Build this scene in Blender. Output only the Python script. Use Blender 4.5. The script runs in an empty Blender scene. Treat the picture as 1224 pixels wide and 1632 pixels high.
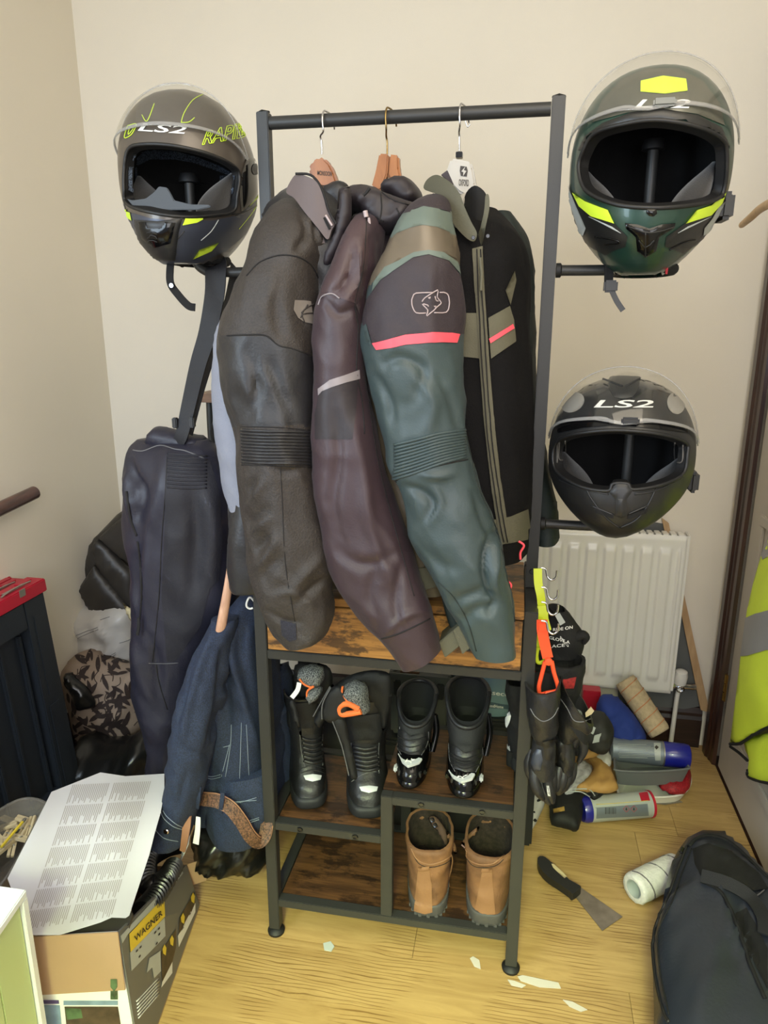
import bpy, bmesh, math, random
from mathutils import Vector, Matrix, noise
from mathutils.bvhtree import BVHTree
from mathutils.geometry import delaunay_2d_cdt

random.seed(7)
V = Vector
S = bpy.context.scene
C = S.collection

# ------------------------------------------------------------ camera
CAM = V((.5057, -1.2715, 1.3717)); YAW, PITCH, ROLL, FPX = -.1843, .2603, .0012, 1135.3
_f = V((math.sin(YAW)*math.cos(PITCH), math.cos(YAW)*math.cos(PITCH), -math.sin(PITCH)))
_r = V((math.cos(YAW), -math.sin(YAW), 0)); _u = _r.cross(_f)
RR = _r*math.cos(ROLL) + _u*math.sin(ROLL); UU = -_r*math.sin(ROLL) + _u*math.cos(ROLL); FF = _f
cd = bpy.data.cameras.new('camera'); cam = bpy.data.objects.new('camera', cd); C.objects.link(cam)
cam.matrix_world = Matrix(((RR.x, UU.x, -FF.x, CAM.x), (RR.y, UU.y, -FF.y, CAM.y), (RR.z, UU.z, -FF.z, CAM.z), (0, 0, 0, 1)))
cd.sensor_fit = 'HORIZONTAL'; cd.sensor_width = 36; cd.lens = 36*FPX/1224; cd.clip_start = .02
S.camera = cam

# ------------------------------------------------------------ world, lights, exposure
S.view_settings.view_transform = 'Standard'; S.view_settings.look = 'None'
S.view_settings.gamma = 1; S.view_settings.use_curve_mapping = False; S.view_settings.exposure = 0.06
w = bpy.data.worlds.new('world'); S.world = w; w.use_nodes = True
w.node_tree.nodes['Background'].inputs[0].default_value = (.80, .82, .90, 1)
w.node_tree.nodes['Background'].inputs[1].default_value = .62

def area(name, loc, aim, sx, sy, power, col, spread=math.pi):
    l = bpy.data.lights.new(name, 'AREA'); l.shape = 'RECTANGLE'; l.size = sx; l.size_y = sy
    l.energy = power; l.color = col; l.spread = spread
    o = bpy.data.objects.new(name, l); C.objects.link(o); o.location = loc
    o.rotation_euler = (V(aim)-V(loc)).to_track_quat('-Z', 'Y').to_euler()
    return o
# daylight through the window behind the photographer, to the left
area('window_light', (-.82, -1.35, 1.55), (.25, .15, .75), .9, 1.1, 36, (.68, .84, 1.0))
area('frontal_fill', (.85, -2.3, 1.7), (-.1, .2, .8), 1.2, 1.3, 31, (.96, .96, .98))  # soft frontal fill, added to lift the rack and left wall; no known window
# warm fill from overhead, added; it stands for no known lamp
area('overhead_fill', (.75, -.7, 2.32), (.6, .3, .4), 1.0, .9, 14, (1.0, .88, .70))
# added narrow yellow-green light that makes the pool on the boards before the rack
area('floor_pool_fill', (.45, -2.45, 2.0), (.34, -.50, 0), .6, .5, 9, (.82, 1.0, .45), math.radians(40))

# ------------------------------------------------------------ geometry helpers
def ray(px, py): return FF + RR*((px-612)/FPX) + UU*((816-py)/FPX)
def P(px, py, Y):                      # point seen at a pixel, at depth Y
    d = ray(px, py); return CAM + d*((Y-CAM.y)/d.y)
def Q(px, py, z=0.):                   # same, on a horizontal plane
    d = ray(px, py); return CAM + d*((z-CAM.z)/d.z)
def PX(px, py, x):                     # same, on a plane of constant x
    d = ray(px, py); return CAM + d*((x-CAM.x)/d.x)
def srgb(c):
    if isinstance(c, str): c = [int(c[i:i+2], 16) for i in (0, 2, 4)]
    return tuple((v/255/12.92 if v/255 <= .04045 else ((v/255+.055)/1.055)**2.4) for v in c)
ROOTS = []
def tag(o, label=None, cat=None, group=None, kind=None):
    for k, v in (('label', label), ('category', cat), ('group', group), ('kind', kind)):
        if v: o[k] = v
    return o
def thing(name, label, cat, group=None):
    o = bpy.data.objects.new(name, None); C.objects.link(o); o.empty_display_size = .05
    ROOTS.append(o); return tag(o, label, cat, group)
def mk(name, vs, fs, m, parent=None, smooth=True, sharp=None):
    me = bpy.data.meshes.new(name); me.from_pydata([tuple(v) for v in vs], [], fs); me.update()
    ms = m if isinstance(m, (list, tuple)) else [m]
    for x in ms: me.materials.append(x)
    if smooth:
        me.polygons.foreach_set('use_smooth', [True]*len(me.polygons))
        if sharp: me.set_sharp_from_angle(angle=math.radians(sharp))
    o = bpy.data.objects.new(name, me); C.objects.link(o)
    if parent: o.parent = parent
    return o
def bmo(name, bm, m, parent=None, smooth=True, sharp=35):
    bmesh.ops.recalc_face_normals(bm, faces=bm.faces)
    me = bpy.data.meshes.new(name); bm.to_mesh(me); bm.free()
    ms = m if isinstance(m, (list, tuple)) else [m]
    for x in ms: me.materials.append(x)
    if smooth:
        me.polygons.foreach_set('use_smooth', [True]*len(me.polygons))
        me.set_sharp_from_angle(angle=math.radians(sharp))
    o = bpy.data.objects.new(name, me); C.objects.link(o)
    if parent: o.parent = parent
    return o
def box_bm(bm, a, b, bev=.001, mat=None):
    a, b = V(a), V(b)
    r = bmesh.ops.create_cube(bm, size=1, matrix=Matrix.Translation((a+b)/2) @ Matrix.Diagonal(V((abs(b.x-a.x), abs(b.y-a.y), abs(b.z-a.z), 1))))
    if mat is not None:
        r['verts'] = [mat @ v.co for v in r['verts']] if False else r['verts']
        for v in r['verts']: v.co = mat @ v.co
    if bev:
        es = list({e for v in r['verts'] for e in v.link_edges})
        bmesh.ops.bevel(bm, geom=es, offset=bev, segments=2, affect='EDGES', clamp_overlap=True)
def box(name, a, b, m, parent=None, bev=.001, mat=None):
    bm = bmesh.new(); box_bm(bm, a, b, bev, mat); return bmo(name, bm, m, parent)
def obox(name, o, ex, ey, ez, m, parent=None, bev=.001):     # box from a corner and three edge vectors
    vs = []; o = V(o); ex, ey, ez = V(ex), V(ey), V(ez)
    for k in (0, 1):
        for j in (0, 1):
            for i in (0, 1): vs.append(o+ex*i+ey*j+ez*k)
    bm = bmesh.new(); bv = [bm.verts.new(v) for v in vs]
    for f in ((0, 2, 3, 1), (4, 5, 7, 6), (0, 1, 5, 4), (2, 6, 7, 3), (0, 4, 6, 2), (1, 3, 7, 5)): bm.faces.new([bv[i] for i in f])
    if bev: bmesh.ops.bevel(bm, geom=list(bm.edges), offset=bev, segments=2, affect='EDGES', clamp_overlap=True)
    return bmo(name, bm, m, parent)
def cr(pts, n, closed=False):          # Catmull-Rom resample of tuples
    pts = [V(p) if not isinstance(p, Vector) else p for p in pts]; out = []; N = len(pts)
    segs = N if closed else N-1
    for s in range(segs):
        if closed: p0, p1, p2, p3 = pts[(s-1) % N], pts[s], pts[(s+1) % N], pts[(s+2) % N]
        else: p0, p1, p2, p3 = pts[max(s-1, 0)], pts[s], pts[s+1], pts[min(s+2, N-1)]
        for i in range(n):
            t = i/n; out.append(.5*((2*p1)+(p2-p0)*t+(2*p0-5*p1+4*p2-p3)*t*t+(3*p1-p0-3*p2+p3)*t**3))
    if not closed: out.append(pts[-1].copy())
    return out
def tube_vf(pts, r, n=10, caps=True, flat=None, up=None):
    pts = [V(p) for p in pts]; N = len(pts); vs = []; fs = []
    T = (pts[1]-pts[0]).normalized(); nrm = T.orthogonal().normalized() if up is None else (V(up)-T*V(up).dot(T)).normalized()
    for i, p in enumerate(pts):
        t = (pts[min(i+1, N-1)]-pts[max(i-1, 0)])
        t = t.normalized() if t.length > 1e-9 else T
        nrm = (nrm - t*nrm.dot(t)).normalized(); b = t.cross(nrm)
        rr = r[i] if isinstance(r, (list, tuple)) else r
        r2 = rr*(flat or 1)
        for k in range(n):
            a = 2*math.pi*k/n; vs.append(p+nrm*(rr*math.cos(a))+b*(r2*math.sin(a)))
    for i in range(N-1):
        for k in range(n):
            fs.append((i*n+k, i*n+(k+1) % n, (i+1)*n+(k+1) % n, (i+1)*n+k))
    if caps: fs.append(tuple(range(n))[::-1]); fs.append(tuple(range((N-1)*n, N*n)))
    return vs, fs
def tube(name, pts, r, m, parent=None, n=10, smooth=6, flat=None, up=None, closed=False):
    if smooth and len(pts) > 2:
        rr = r
        if isinstance(r, (list, tuple)):
            q = cr([V((x, 0, 0)) for x in r], smooth); rr = [v.x for v in q]
        pts = cr(pts, smooth, closed)
        if closed: pts.append(pts[0].copy())
        r = rr
    vs, fs = tube_vf(pts, r, n, True, flat, up)
    return mk(name, vs, fs, m, parent, True, 50)
def ribbon(name, pts, wd, th, m, parent=None, smooth=6, face=(0, -1, 0)):   # flat strap, wide across, thin towards `face`
    pts = cr(pts, smooth) if len(pts) > 2 else [V(p) for p in pts]
    vs = []; fs = []; N = len(pts); face = V(face)
    for i, p in enumerate(pts):
        t = (pts[min(i+1, N-1)]-pts[max(i-1, 0)]).normalized(); s = t.cross(face).normalized(); n_ = s.cross(t).normalized()
        w_ = (wd[0]+(wd[1]-wd[0])*i/(N-1)) if isinstance(wd, tuple) else wd
        for a, b in ((-1, -1), (1, -1), (1, 1), (-1, 1)): vs.append(p+s*(a*w_/2)+n_*(b*th/2))
    for i in range(N-1):
        for k in range(4): fs.append((i*4+k, i*4+(k+1) % 4, i*4+4+(k+1) % 4, i*4+4+k))
    fs += [(3, 2, 1, 0), tuple(range(N*4-4, N*4))]
    return mk(name, vs, fs, m, parent, True, 50)
def ridge(p): return 1-2*abs(noise.noise(p))
def wr_at(p, amp, sc, seed, zs=.35):
    q = V((p.x*sc, p.y*sc, p.z*sc*zs))+V((seed*7.1, seed*3.3, seed*1.7))
    q2 = V((p.x*sc*2.1+p.z*sc*.8, p.y*sc*2, p.z*sc*1.3))+V((seed*2.1, 5, seed))
    return 1.35*amp*(.7*(ridge(q)-.3)+.45*(ridge(q2)-.3)+.14*(ridge(q2*2.3)-.3))
def sg(x, e): return math.copysign(abs(x)**e, x)
def rings_mesh(name, rings, m, parent, cap0='flat', cap1='flat', inner=None, wr=None, depth=.03, lip=.9, smooth=True, axd=None):
    """rings: list of lists of points. cap 'flat' | 'hollow' | 'none'. wr=(amp,scale,seed,zs)"""
    n = len(rings[0]); vs = []; fs = []; mi = []
    cs = [sum(r, V())/n for r in rings]
    for i, r in enumerate(rings):
        for p in r:
            q = p
            if wr:
                d = (p-cs[i]); L = d.length
                if L > 1e-6: q = p + d/L*wr_at(p, min(wr[0], L*.3), *wr[1:])
            vs.append(q)
    for i in range(len(rings)-1):
        for k in range(n):
            fs.append((i*n+k, i*n+(k+1) % n, (i+1)*n+(k+1) % n, (i+1)*n+k)); mi.append(0)
    def cap(i, mode, sgn):
        base = i*n
        if mode == 'none': return
        if mode == 'flat':
            c = len(vs); vs.append(sum((vs[base+k] for k in range(n)), V())/n)
            for k in range(n): fs.append((base+k, base+(k+1) % n, c)); mi.append(0)
            return
        j = i-1 if i else 1
        ax = axd if axd else ((cs[j]-cs[i]).normalized() if (cs[j]-cs[i]).length > 1e-6 else V((0, 0, -1)))
        c0 = sum((vs[base+k] for k in range(n)), V())/n
        b1 = len(vs)
        for k in range(n): vs.append(c0+(vs[base+k]-c0)*lip)
        b2 = len(vs)
        for k in range(n): vs.append(c0+(vs[base+k]-c0)*(lip-.04)+ax*depth)
        c = len(vs); vs.append(c0+ax*depth)
        for k in range(n):
            k2 = (k+1) % n
            fs.append((base+k, base+k2, b1+k2, b1+k)); mi.append(0)
            fs.append((b1+k, b1+k2, b2+k2, b2+k)); mi.append(1 if inner else 0)
            fs.append((b2+k, b2+k2, c)); mi.append(1 if inner else 0)
    cap(0, cap0, 1); cap(len(rings)-1, cap1, -1)
    o = mk(name, vs, fs, [m, inner] if inner else [m], parent, smooth)
    o.data.polygons.foreach_set('material_index', mi)
    bm = bmesh.new(); bm.from_mesh(o.data); bmesh.ops.recalc_face_normals(bm, faces=bm.faces); bm.to_mesh(o.data); bm.free()
    if smooth: o.data.polygons.foreach_set('use_smooth', [True]*len(o.data.polygons)); o.data.set_sharp_from_angle(angle=math.radians(60))
    return o
def loft(name, rows, m, parent=None, n=88, k=8, e=.9, **kw):
    """rows in photo pixels: (y, xl, xr, Y, T) or (xl, yl, xr, yr, Y, T); real depth Y and half thickness T in metres"""
    a = []; b = []
    for r in rows:
        if len(r) == 5: y, xl, xr, Y, T = r; yl = yr = y
        else: xl, yl, xr, yr, Y, T = r
        a.append(V((xl, yl, Y))); b.append(V((xr, yr, T)))
    A = cr(a, k); B = cr(b, k); rings = []
    for p, q in zip(A, B):
        Y = p.z; T = max(q.z, .001); L = P(p.x, p.y, Y); R_ = P(q.x, q.y, Y); c = (L+R_)/2; h = (R_-L)/2
        rings.append([c+h*sg(math.cos(t), e)+V((0, T, 0))*sg(math.sin(t), e) for t in (2*math.pi*i/n for i in range(n))])
    return rings_mesh(name, rings, m, parent, **kw)
def ell_loft(name, rows, m, parent=None, n=40, k=5, e=.9, M=None, **kw):
    """rows: (cx, cy, cz, rx, ry) horizontal slices in metres"""
    A = cr([V(r[:3]) for r in rows], k); B = cr([V((r[3], r[4], 0)) for r in rows], k); rings = []
    for c, q in zip(A, B):
        ring = [c+V((q.x*sg(math.cos(t), e), q.y*sg(math.sin(t), e), 0)) for t in (2*math.pi*i/n for i in range(n))]
        rings.append([M @ p for p in ring] if M else ring)
    return rings_mesh(name, rings, m, parent, **kw)
def lathe(name, prof, m, parent=None, M=None, n=32, cols=None):     # prof: (r, z) around local z
    vs = []; fs = []; mi = []
    for r, z in prof:
        for k in range(n): a = 2*math.pi*k/n; vs.append(V((r*math.cos(a), r*math.sin(a), z)))
    for i in range(len(prof)-1):
        for k in range(n): fs.append((i*n+k, i*n+(k+1) % n, (i+1)*n+(k+1) % n, (i+1)*n+k)); mi.append(cols[i] if cols else 0)
    if M: vs = [M @ v for v in vs]
    o = mk(name, vs, fs, m, parent, True, 40); o.data.polygons.foreach_set('material_index', mi); return o
def axis_M(p, d, up=(0, 0, 1)):        # local z along d at p
    z = V(d).normalized(); x = V(up).cross(z)
    if x.length < 1e-3: x = V((1, 0, 0))
    x.normalize(); y = z.cross(x)
    return Matrix(((x.x, y.x, z.x, p[0]), (x.y, y.y, z.y, p[1]), (x.z, y.z, z.z, p[2]), (0, 0, 0, 1)))
def toscreen(p):
    d = p-CAM; z = d.dot(FF); return 612+FPX*d.dot(RR)/z, 816-FPX*d.dot(UU)/z
def folds(o, fl):
    """press creases (negative) and raise folds (positive) on the near side of a cloth mesh; lines in photo pixels"""
    me = o.data; lines = []
    for pts, w_, dp in fl:
        q = cr([V((a, b, 0)) for a, b in pts], 5); lines.append((q, w_, dp, min(p.x for p in q)-3*w_, max(p.x for p in q)+3*w_, min(p.y for p in q)-3*w_, max(p.y for p in q)+3*w_))
    nr = [v.normal.copy() for v in me.vertices]
    for v in me.vertices:
        n_ = nr[v.index]
        if n_.dot(v.co-CAM) > 0: continue
        x, y = toscreen(v.co); dsp = 0
        for q, w_, dp, xa, xb, ya, yb in lines:
            if not (xa < x < xb and ya < y < yb): continue
            best = 1e9; bi = 0
            for i in range(len(q)-1):
                a, b = q[i], q[i+1]; ex, ey = b.x-a.x, b.y-a.y; L2 = ex*ex+ey*ey+1e-9
                t_ = max(0, min(1, ((x-a.x)*ex+(y-a.y)*ey)/L2)); d2 = (x-a.x-ex*t_)**2+(y-a.y-ey*t_)**2
                if d2 < best: best = d2; bi = (i+t_)/(len(q)-1)
            k = math.exp(-best/(w_*w_*.6)); dsp += 1.4*dp*k*math.sin(math.pi*(.12+.76*bi))
        if dsp: v.co = v.co+n_*dsp
    me.update()
def paint(o, poly, m):
    """give the faces of a cloth mesh inside an outline (photo pixels) their own cloth"""
    me = o.data
    if m.name not in [x.name for x in me.materials if x]: me.materials.append(m)
    k = [x.name for x in me.materials].index(m.name)
    for p in me.polygons:
        x, y = toscreen(p.center)
        if inpoly(x, y, poly): p.material_index = k
def bvh(*obs):
    vs = []; fs = []
    for o in obs:
        b = len(vs); vs += [v.co.copy() for v in o.data.vertices]; fs += [tuple(b+i for i in p.vertices) for p in o.data.polygons]
    return BVHTree.FromPolygons(vs, fs)
def inpoly(x, y, pl):
    c = False; j = len(pl)-1
    for i in range(len(pl)):
        if (pl[i][1] > y) != (pl[j][1] > y) and x < (pl[j][0]-pl[i][0])*(y-pl[i][1])/(pl[j][1]-pl[i][1])+pl[i][0]: c = not c
        j = i
    return c
def grid_tri(poly, g):
    """constrained triangulation of a 2D polygon with inner grid points; returns verts2d, faces, boundary count"""
    bp = []
    for i in range(len(poly)):
        a, b = V(poly[i][:2]), V(poly[(i+1) % len(poly)][:2]); m_ = max(1, int((b-a).length/g+.5))
        for j in range(m_): bp.append(a+(b-a)*j/m_)
    x0 = min(p.x for p in bp); x1 = max(p.x for p in bp); y0 = min(p.y for p in bp); y1 = max(p.y for p in bp)
    ins = []; y = y0+g/2
    while y < y1:
        x = x0+g/2
        while x < x1:
            if inpoly(x, y, [(p.x, p.y) for p in bp]) and min((p-V((x, y))).length for p in bp) > g*.45: ins.append(V((x, y)))
            x += g
        y += g
    nb = len(bp)
    r = delaunay_2d_cdt(bp+ins, [(i, (i+1) % nb) for i in range(nb)], [list(range(nb))], 1, 1e-4)
    return r[0], r[2], nb
def cast(bv, px, py, off, last=None):
    d = ray(px, py).normalized(); h = bv.ray_cast(CAM, d)
    if h[0] is None:
        for rr in (2, 4, 8, 14):
            for k in range(8):
                h = bv.ray_cast(CAM, ray(px+rr*math.cos(k*.785), py+rr*math.sin(k*.785)).normalized())
                if h[0] is not None: break
            if h[0] is not None: break
        if h[0] is None: return None
    nn = h[1] if h[1].dot(d) < 0 else -h[1]
    return h[0]+nn*off
def patch(name, bv, poly, m, parent, off=.0015, g=6, puff=0., smooth=True, curve=0):
    """a cut piece lying on a surface; outline in photo pixels"""
    if curve: poly = [(p.x, p.y) for p in cr([V((a, b, 0)) for a, b in poly], curve, True)]
    vv, ff, nb = grid_tri(poly, g); pts = []
    for i, p in enumerate(vv):
        e = min((V(p)-V(q)).length for q in vv[:nb]) if puff else 0
        pts.append(cast(bv, p[0], p[1], off+(puff*min(1, e/(g*1.2)) if puff and i >= nb else 0)))
    ok = [i for i, p in enumerate(pts) if p is not None]; ix = {j: i for i, j in enumerate(ok)}
    fs = [tuple(ix[i] for i in f) for f in ff if all(i in ix for i in f)]
    fs = [f for f in fs if max((pts[ok[a]]-pts[ok[b]]).length for a in f for b in f) < .0016*g*6+.01]
    nb2 = [i for i in ok if i < nb]
    vs = [pts[i] for i in ok]
    if not fs: print('EMPTY PATCH', name, poly[0]); return None
    # give the piece a cut edge
    ins = []; base = len(vs)
    if len(nb2) == nb:
        for i in nb2: d = (pts[i]-CAM).normalized(); vs.append(pts[i]+d*(off+.002))
        for i in range(nb): j = (i+1) % nb; fs.append((ix[i], ix[j], base+j, base+i))
    return mk(name, vs, fs, m, parent, smooth, 50)
def seam(name, bv, pts, m, parent, r=.0012, off=.0004, k=6):
    q = cr([V((a, b, 0)) for a, b in pts], k) if len(pts) > 2 else [V((pts[0][0]+(pts[1][0]-pts[0][0])*i/8, pts[0][1]+(pts[1][1]-pts[0][1])*i/8, 0)) for i in range(9)]
    w_ = [cast(bv, p.x, p.y, off) for p in q]; w_ = [p for p in w_ if p is not None]
    if len(w_) < 3: print('NO SEAM', name, pts[0]); return None
    vs, fs = tube_vf(w_, r, 5); return mk(name, vs, fs, m, parent)
_tc = {}
def text2d(txt, extr=0):
    if txt in _tc: return _tc[txt]
    cu = bpy.data.curves.new('t', 'FONT'); cu.body = txt; cu.size = 1; cu.resolution_u = 3; cu.offset = .014
    o = bpy.data.objects.new('t', cu); C.objects.link(o)
    dg = bpy.context.evaluated_depsgraph_get(); me = o.evaluated_get(dg).to_mesh()
    vs = [v.co.xy.copy() for v in me.vertices]; fs = [tuple(p.vertices) for p in me.polygons]
    bpy.data.objects.remove(o); bpy.data.curves.remove(cu)
    x0 = min(v.x for v in vs); x1 = max(v.x for v in vs); y0 = min(v.y for v in vs); y1 = max(v.y for v in vs)
    vs = [V(((v.x-x0)/(x1-x0), (v.y-y0)/(y1-y0))) for v in vs]
    _tc[txt] = (vs, fs); return _tc[txt]
def text_px(name, txt, bv, quad, m, parent, off=.002, shear=0.):
    """quad: pixel corners TL, TR, BR, BL"""
    vs, fs = text2d(txt); tl, tr, br, bl = [V(q) for q in quad]; out = []
    bm = bmesh.new(); bb = [bm.verts.new((v.x, v.y, 0)) for v in vs]
    for f in fs:
        try: bm.faces.new([bb[i] for i in f])
        except Exception: pass
    bmesh.ops.subdivide_edges(bm, edges=[e for e in bm.edges if e.calc_length() > .06], cuts=2)
    bmesh.ops.triangulate(bm, faces=bm.faces)
    bad = []
    for v in bm.verts:
        x = v.co.x+shear*v.co.y; y = v.co.y
        p = bl+(br-bl)*x+((tl+(tr-tl)*x)-(bl+(br-bl)*x))*y
        c = cast(bv, p.x, p.y, off)
        if c is None: bad.append(v)
        else: v.co = c
    if bad: bmesh.ops.delete(bm, geom=bad, context='VERTS')
    return bmo(name, bm, m, parent, False)
def text_at(name, txt, o, ex, ey, m, parent, nrm=None):
    """text filling the parallelogram o + ex*u + ey*v"""
    vs, fs = text2d(txt); o, ex, ey = V(o), V(ex), V(ey); nn = ex.cross(ey).normalized()*.0006
    return mk(name, [o+ex*v.x+ey*v.y+nn for v in vs], fs, m, parent, False)
def plate(name, pts3, th, m, parent=None, bev=0.0008, smooth=True):  # planar polygon of 3D points, extruded away from the camera
    pts3 = [V(p) for p in pts3]; nn = V()
    for i in range(len(pts3)): nn += (pts3[i]).cross(pts3[(i+1) % len(pts3)])
    nn.normalize()
    c = sum(pts3, V())/len(pts3)
    if nn.dot(c-CAM) < 0: nn = -nn
    bm = bmesh.new(); f = bm.faces.new([bm.verts.new(p) for p in pts3])
    r = bmesh.ops.extrude_face_region(bm, geom=[f])
    for v in r['geom']:
        if isinstance(v, bmesh.types.BMVert): v.co += nn*th
    if bev: bmesh.ops.bevel(bm, geom=[e for e in bm.edges], offset=bev, segments=2, affect='EDGES', clamp_overlap=True)
    return bmo(name, bm, m, parent, smooth, 40)
def crumple(name, poly, Y, T, m, parent=None, wr=(.012, 9, 1, .8), g=9, tilt=0., curve=4, mp=None, td=(0, 1, 0)):
    """soft heap: outline in pixels, inflated to half depth T around plane Y (Y may lean back with height by tilt)"""
    if curve: poly = [(p.x, p.y) for p in cr([V((a, b, 0)) for a, b in poly], curve, True)]
    vv, ff, nb = grid_tri(poly, g); cy = sum(v[1] for v in vv)/len(vv)
    bpts = [V(q) for q in vv[:nb]]
    dist = [min((V(p)-q).length for q in bpts) for p in vv]; dm = max(dist)
    vs = []; fs = []
    for sgn in (-1, 1):
        for i, p in enumerate(vv):
            t = min(1, dist[i]/(dm*.75)); h = T*math.sqrt(max(0, 1-(1-t)**2))
            q = mp(p[0], p[1]) if mp else P(p[0], p[1], Y+tilt*(cy-p[1])/100)
            if i >= nb:
                q = q+V(td)*(sgn*h); q += V(td)*sgn*wr_at(q, wr[0]*min(1, t*2), wr[1], wr[2], wr[3])
            vs.append(q)
    N = len(vv)
    bset = set(range(nb))
    for f in ff:
        fs.append(tuple(f)); fs.append(tuple((i if i < nb else i+N) for i in reversed(f)))
    return mk(name, vs, fs, m, parent)

# ------------------------------------------------------------ materials
MATS = {}
def mat(name, rgb, rough=.6, metal=0., var=.12, vs=6., bump=0., bs=150., spec=.5, coat=0., sheen=0., weave=0., alpha=None, emit=None, rgb2=None, trans=0., vdet=4):
    if name in MATS: return MATS[name]
    m = bpy.data.materials.new(name); m.use_nodes = True; nt = m.node_tree; b = nt.nodes['Principled BSDF']; L = nt.links
    c = srgb(rgb); b.inputs['Roughness'].default_value = rough; b.inputs['Metallic'].default_value = metal
    b.inputs['Specular IOR Level'].default_value = spec; b.inputs['Coat Weight'].default_value = coat; b.inputs['Sheen Weight'].default_value = sheen
    b.inputs['Sheen Roughness'].default_value = .5
    b.inputs['Transmission Weight'].default_value = trans
    tc = nt.nodes.new('ShaderNodeTexCoord')
    if var > 0:
        nz = nt.nodes.new('ShaderNodeTexNoise'); nz.inputs['Scale'].default_value = vs; nz.inputs['Detail'].default_value = vdet
        L.new(tc.outputs['Object'], nz.inputs['Vector'])
        rp = nt.nodes.new('ShaderNodeValToRGB'); L.new(nz.outputs['Fac'], rp.inputs[0])
        c2 = srgb(rgb2) if rgb2 else tuple(min(1, x*(1+var)) for x in c); c1 = c if rgb2 else tuple(x*(1-var) for x in c)
        rp.color_ramp.elements[0].position = .35; rp.color_ramp.elements[1].position = .65
        rp.color_ramp.elements[0].color = (*c1, 1); rp.color_ramp.elements[1].color = (*c2, 1)
        L.new(rp.outputs[0], b.inputs['Base Color'])
    else: b.inputs['Base Color'].default_value = (*c, 1)
    h = None
    if bump:
        n2 = nt.nodes.new('ShaderNodeTexNoise'); n2.inputs['Scale'].default_value = bs; n2.inputs['Detail'].default_value = 3
        L.new(tc.outputs['Object'], n2.inputs['Vector'])
        bp = nt.nodes.new('ShaderNodeBump'); bp.inputs['Strength'].default_value = bump; bp.inputs['Distance'].default_value = .002
        L.new(n2.outputs['Fac'], bp.inputs['Height']); L.new(bp.outputs[0], b.inputs['Normal']); h = bp
    if weave:
        w1 = nt.nodes.new('ShaderNodeTexVoronoi'); w1.inputs['Scale'].default_value = 700*weave if weave > .2 else 700
        L.new(tc.outputs['Object'], w1.inputs['Vector'])
        bp = nt.nodes.new('ShaderNodeBump'); bp.inputs['Strength'].default_value = .35; bp.inputs['Distance'].default_value = .001
        L.new(w1.outputs['Distance'], bp.inputs['Height'])
        if h: L.new(h.outputs[0], bp.inputs['Normal'])
        L.new(bp.outputs[0], b.inputs['Normal'])
    if alpha is not None: b.inputs['Alpha'].default_value = alpha
    if emit: b.inputs['Emission Color'].default_value = (*srgb(emit[0]), 1); b.inputs['Emission Strength'].default_value = emit[1]
    MATS[name] = m; return m
def sheet(name, poly, mp, m, parent=None, th=.0008, g=8, curve=0):     # thin bent sheet, points from mp(px, py)
    if curve: poly = [(p.x, p.y) for p in cr([V((a, b, 0)) for a, b in poly], curve, True)]
    vv, ff, nb = grid_tri(poly, g); A = [mp(v[0], v[1]) for v in vv]; N = len(A)
    nn = V()
    for f in ff: nn += (A[f[1]]-A[f[0]]).cross(A[f[2]]-A[f[0]])
    nn.normalize()
    if nn.dot(A[0]-CAM) < 0: nn = -nn
    vs = A+[q+nn*th for q in A]; fs = [tuple(f) for f in ff]+[tuple(i+N for i in reversed(f)) for f in ff]+[(i, (i+1) % nb, (i+1) % nb+N, i+N) for i in range(nb)]
    return mk(name, vs, fs, m, parent, True, 40)
def clear_mat(name, tint=(1, 1, 1), ior=1.45, milky=.0, milk=(1, 1, 1)):     # thin clear plastic
    m = bpy.data.materials.new(name); m.use_nodes = True; nt = m.node_tree; L = nt.links; nt.nodes.clear()
    out = nt.nodes.new('ShaderNodeOutputMaterial'); tr = nt.nodes.new('ShaderNodeBsdfTransparent'); gl = nt.nodes.new('ShaderNodeBsdfGlossy')
    tr.inputs[0].default_value = (*tint, 1); gl.inputs['Roughness'].default_value = .04
    fr = nt.nodes.new('ShaderNodeLayerWeight'); fr.inputs[0].default_value = .25
    mr = nt.nodes.new('ShaderNodeMapRange'); mr.inputs[3].default_value = .025; mr.inputs[4].default_value = .5
    L.new(fr.outputs['Facing'], mr.inputs[0])
    pw = nt.nodes.new('ShaderNodeMath'); pw.operation = 'POWER'; pw.inputs[1].default_value = 2.2
    L.new(fr.outputs['Facing'], pw.inputs[0]); L.new(pw.outputs[0], mr.inputs[0])
    mx = nt.nodes.new('ShaderNodeMixShader'); L.new(mr.outputs[0], mx.inputs[0]); L.new(tr.outputs[0], mx.inputs[1]); L.new(gl.outputs[0], mx.inputs[2])
    last = mx
    if milky:
        df = nt.nodes.new('ShaderNodeBsdfDiffuse'); df.inputs[0].default_value = (*milk, 1)
        m2 = nt.nodes.new('ShaderNodeMixShader'); m2.inputs[0].default_value = milky
        L.new(mx.outputs[0], m2.inputs[1]); L.new(df.outputs[0], m2.inputs[2]); last = m2
    L.new(last.outputs[0], out.inputs[0]); MATS[name] = m; return m
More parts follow.
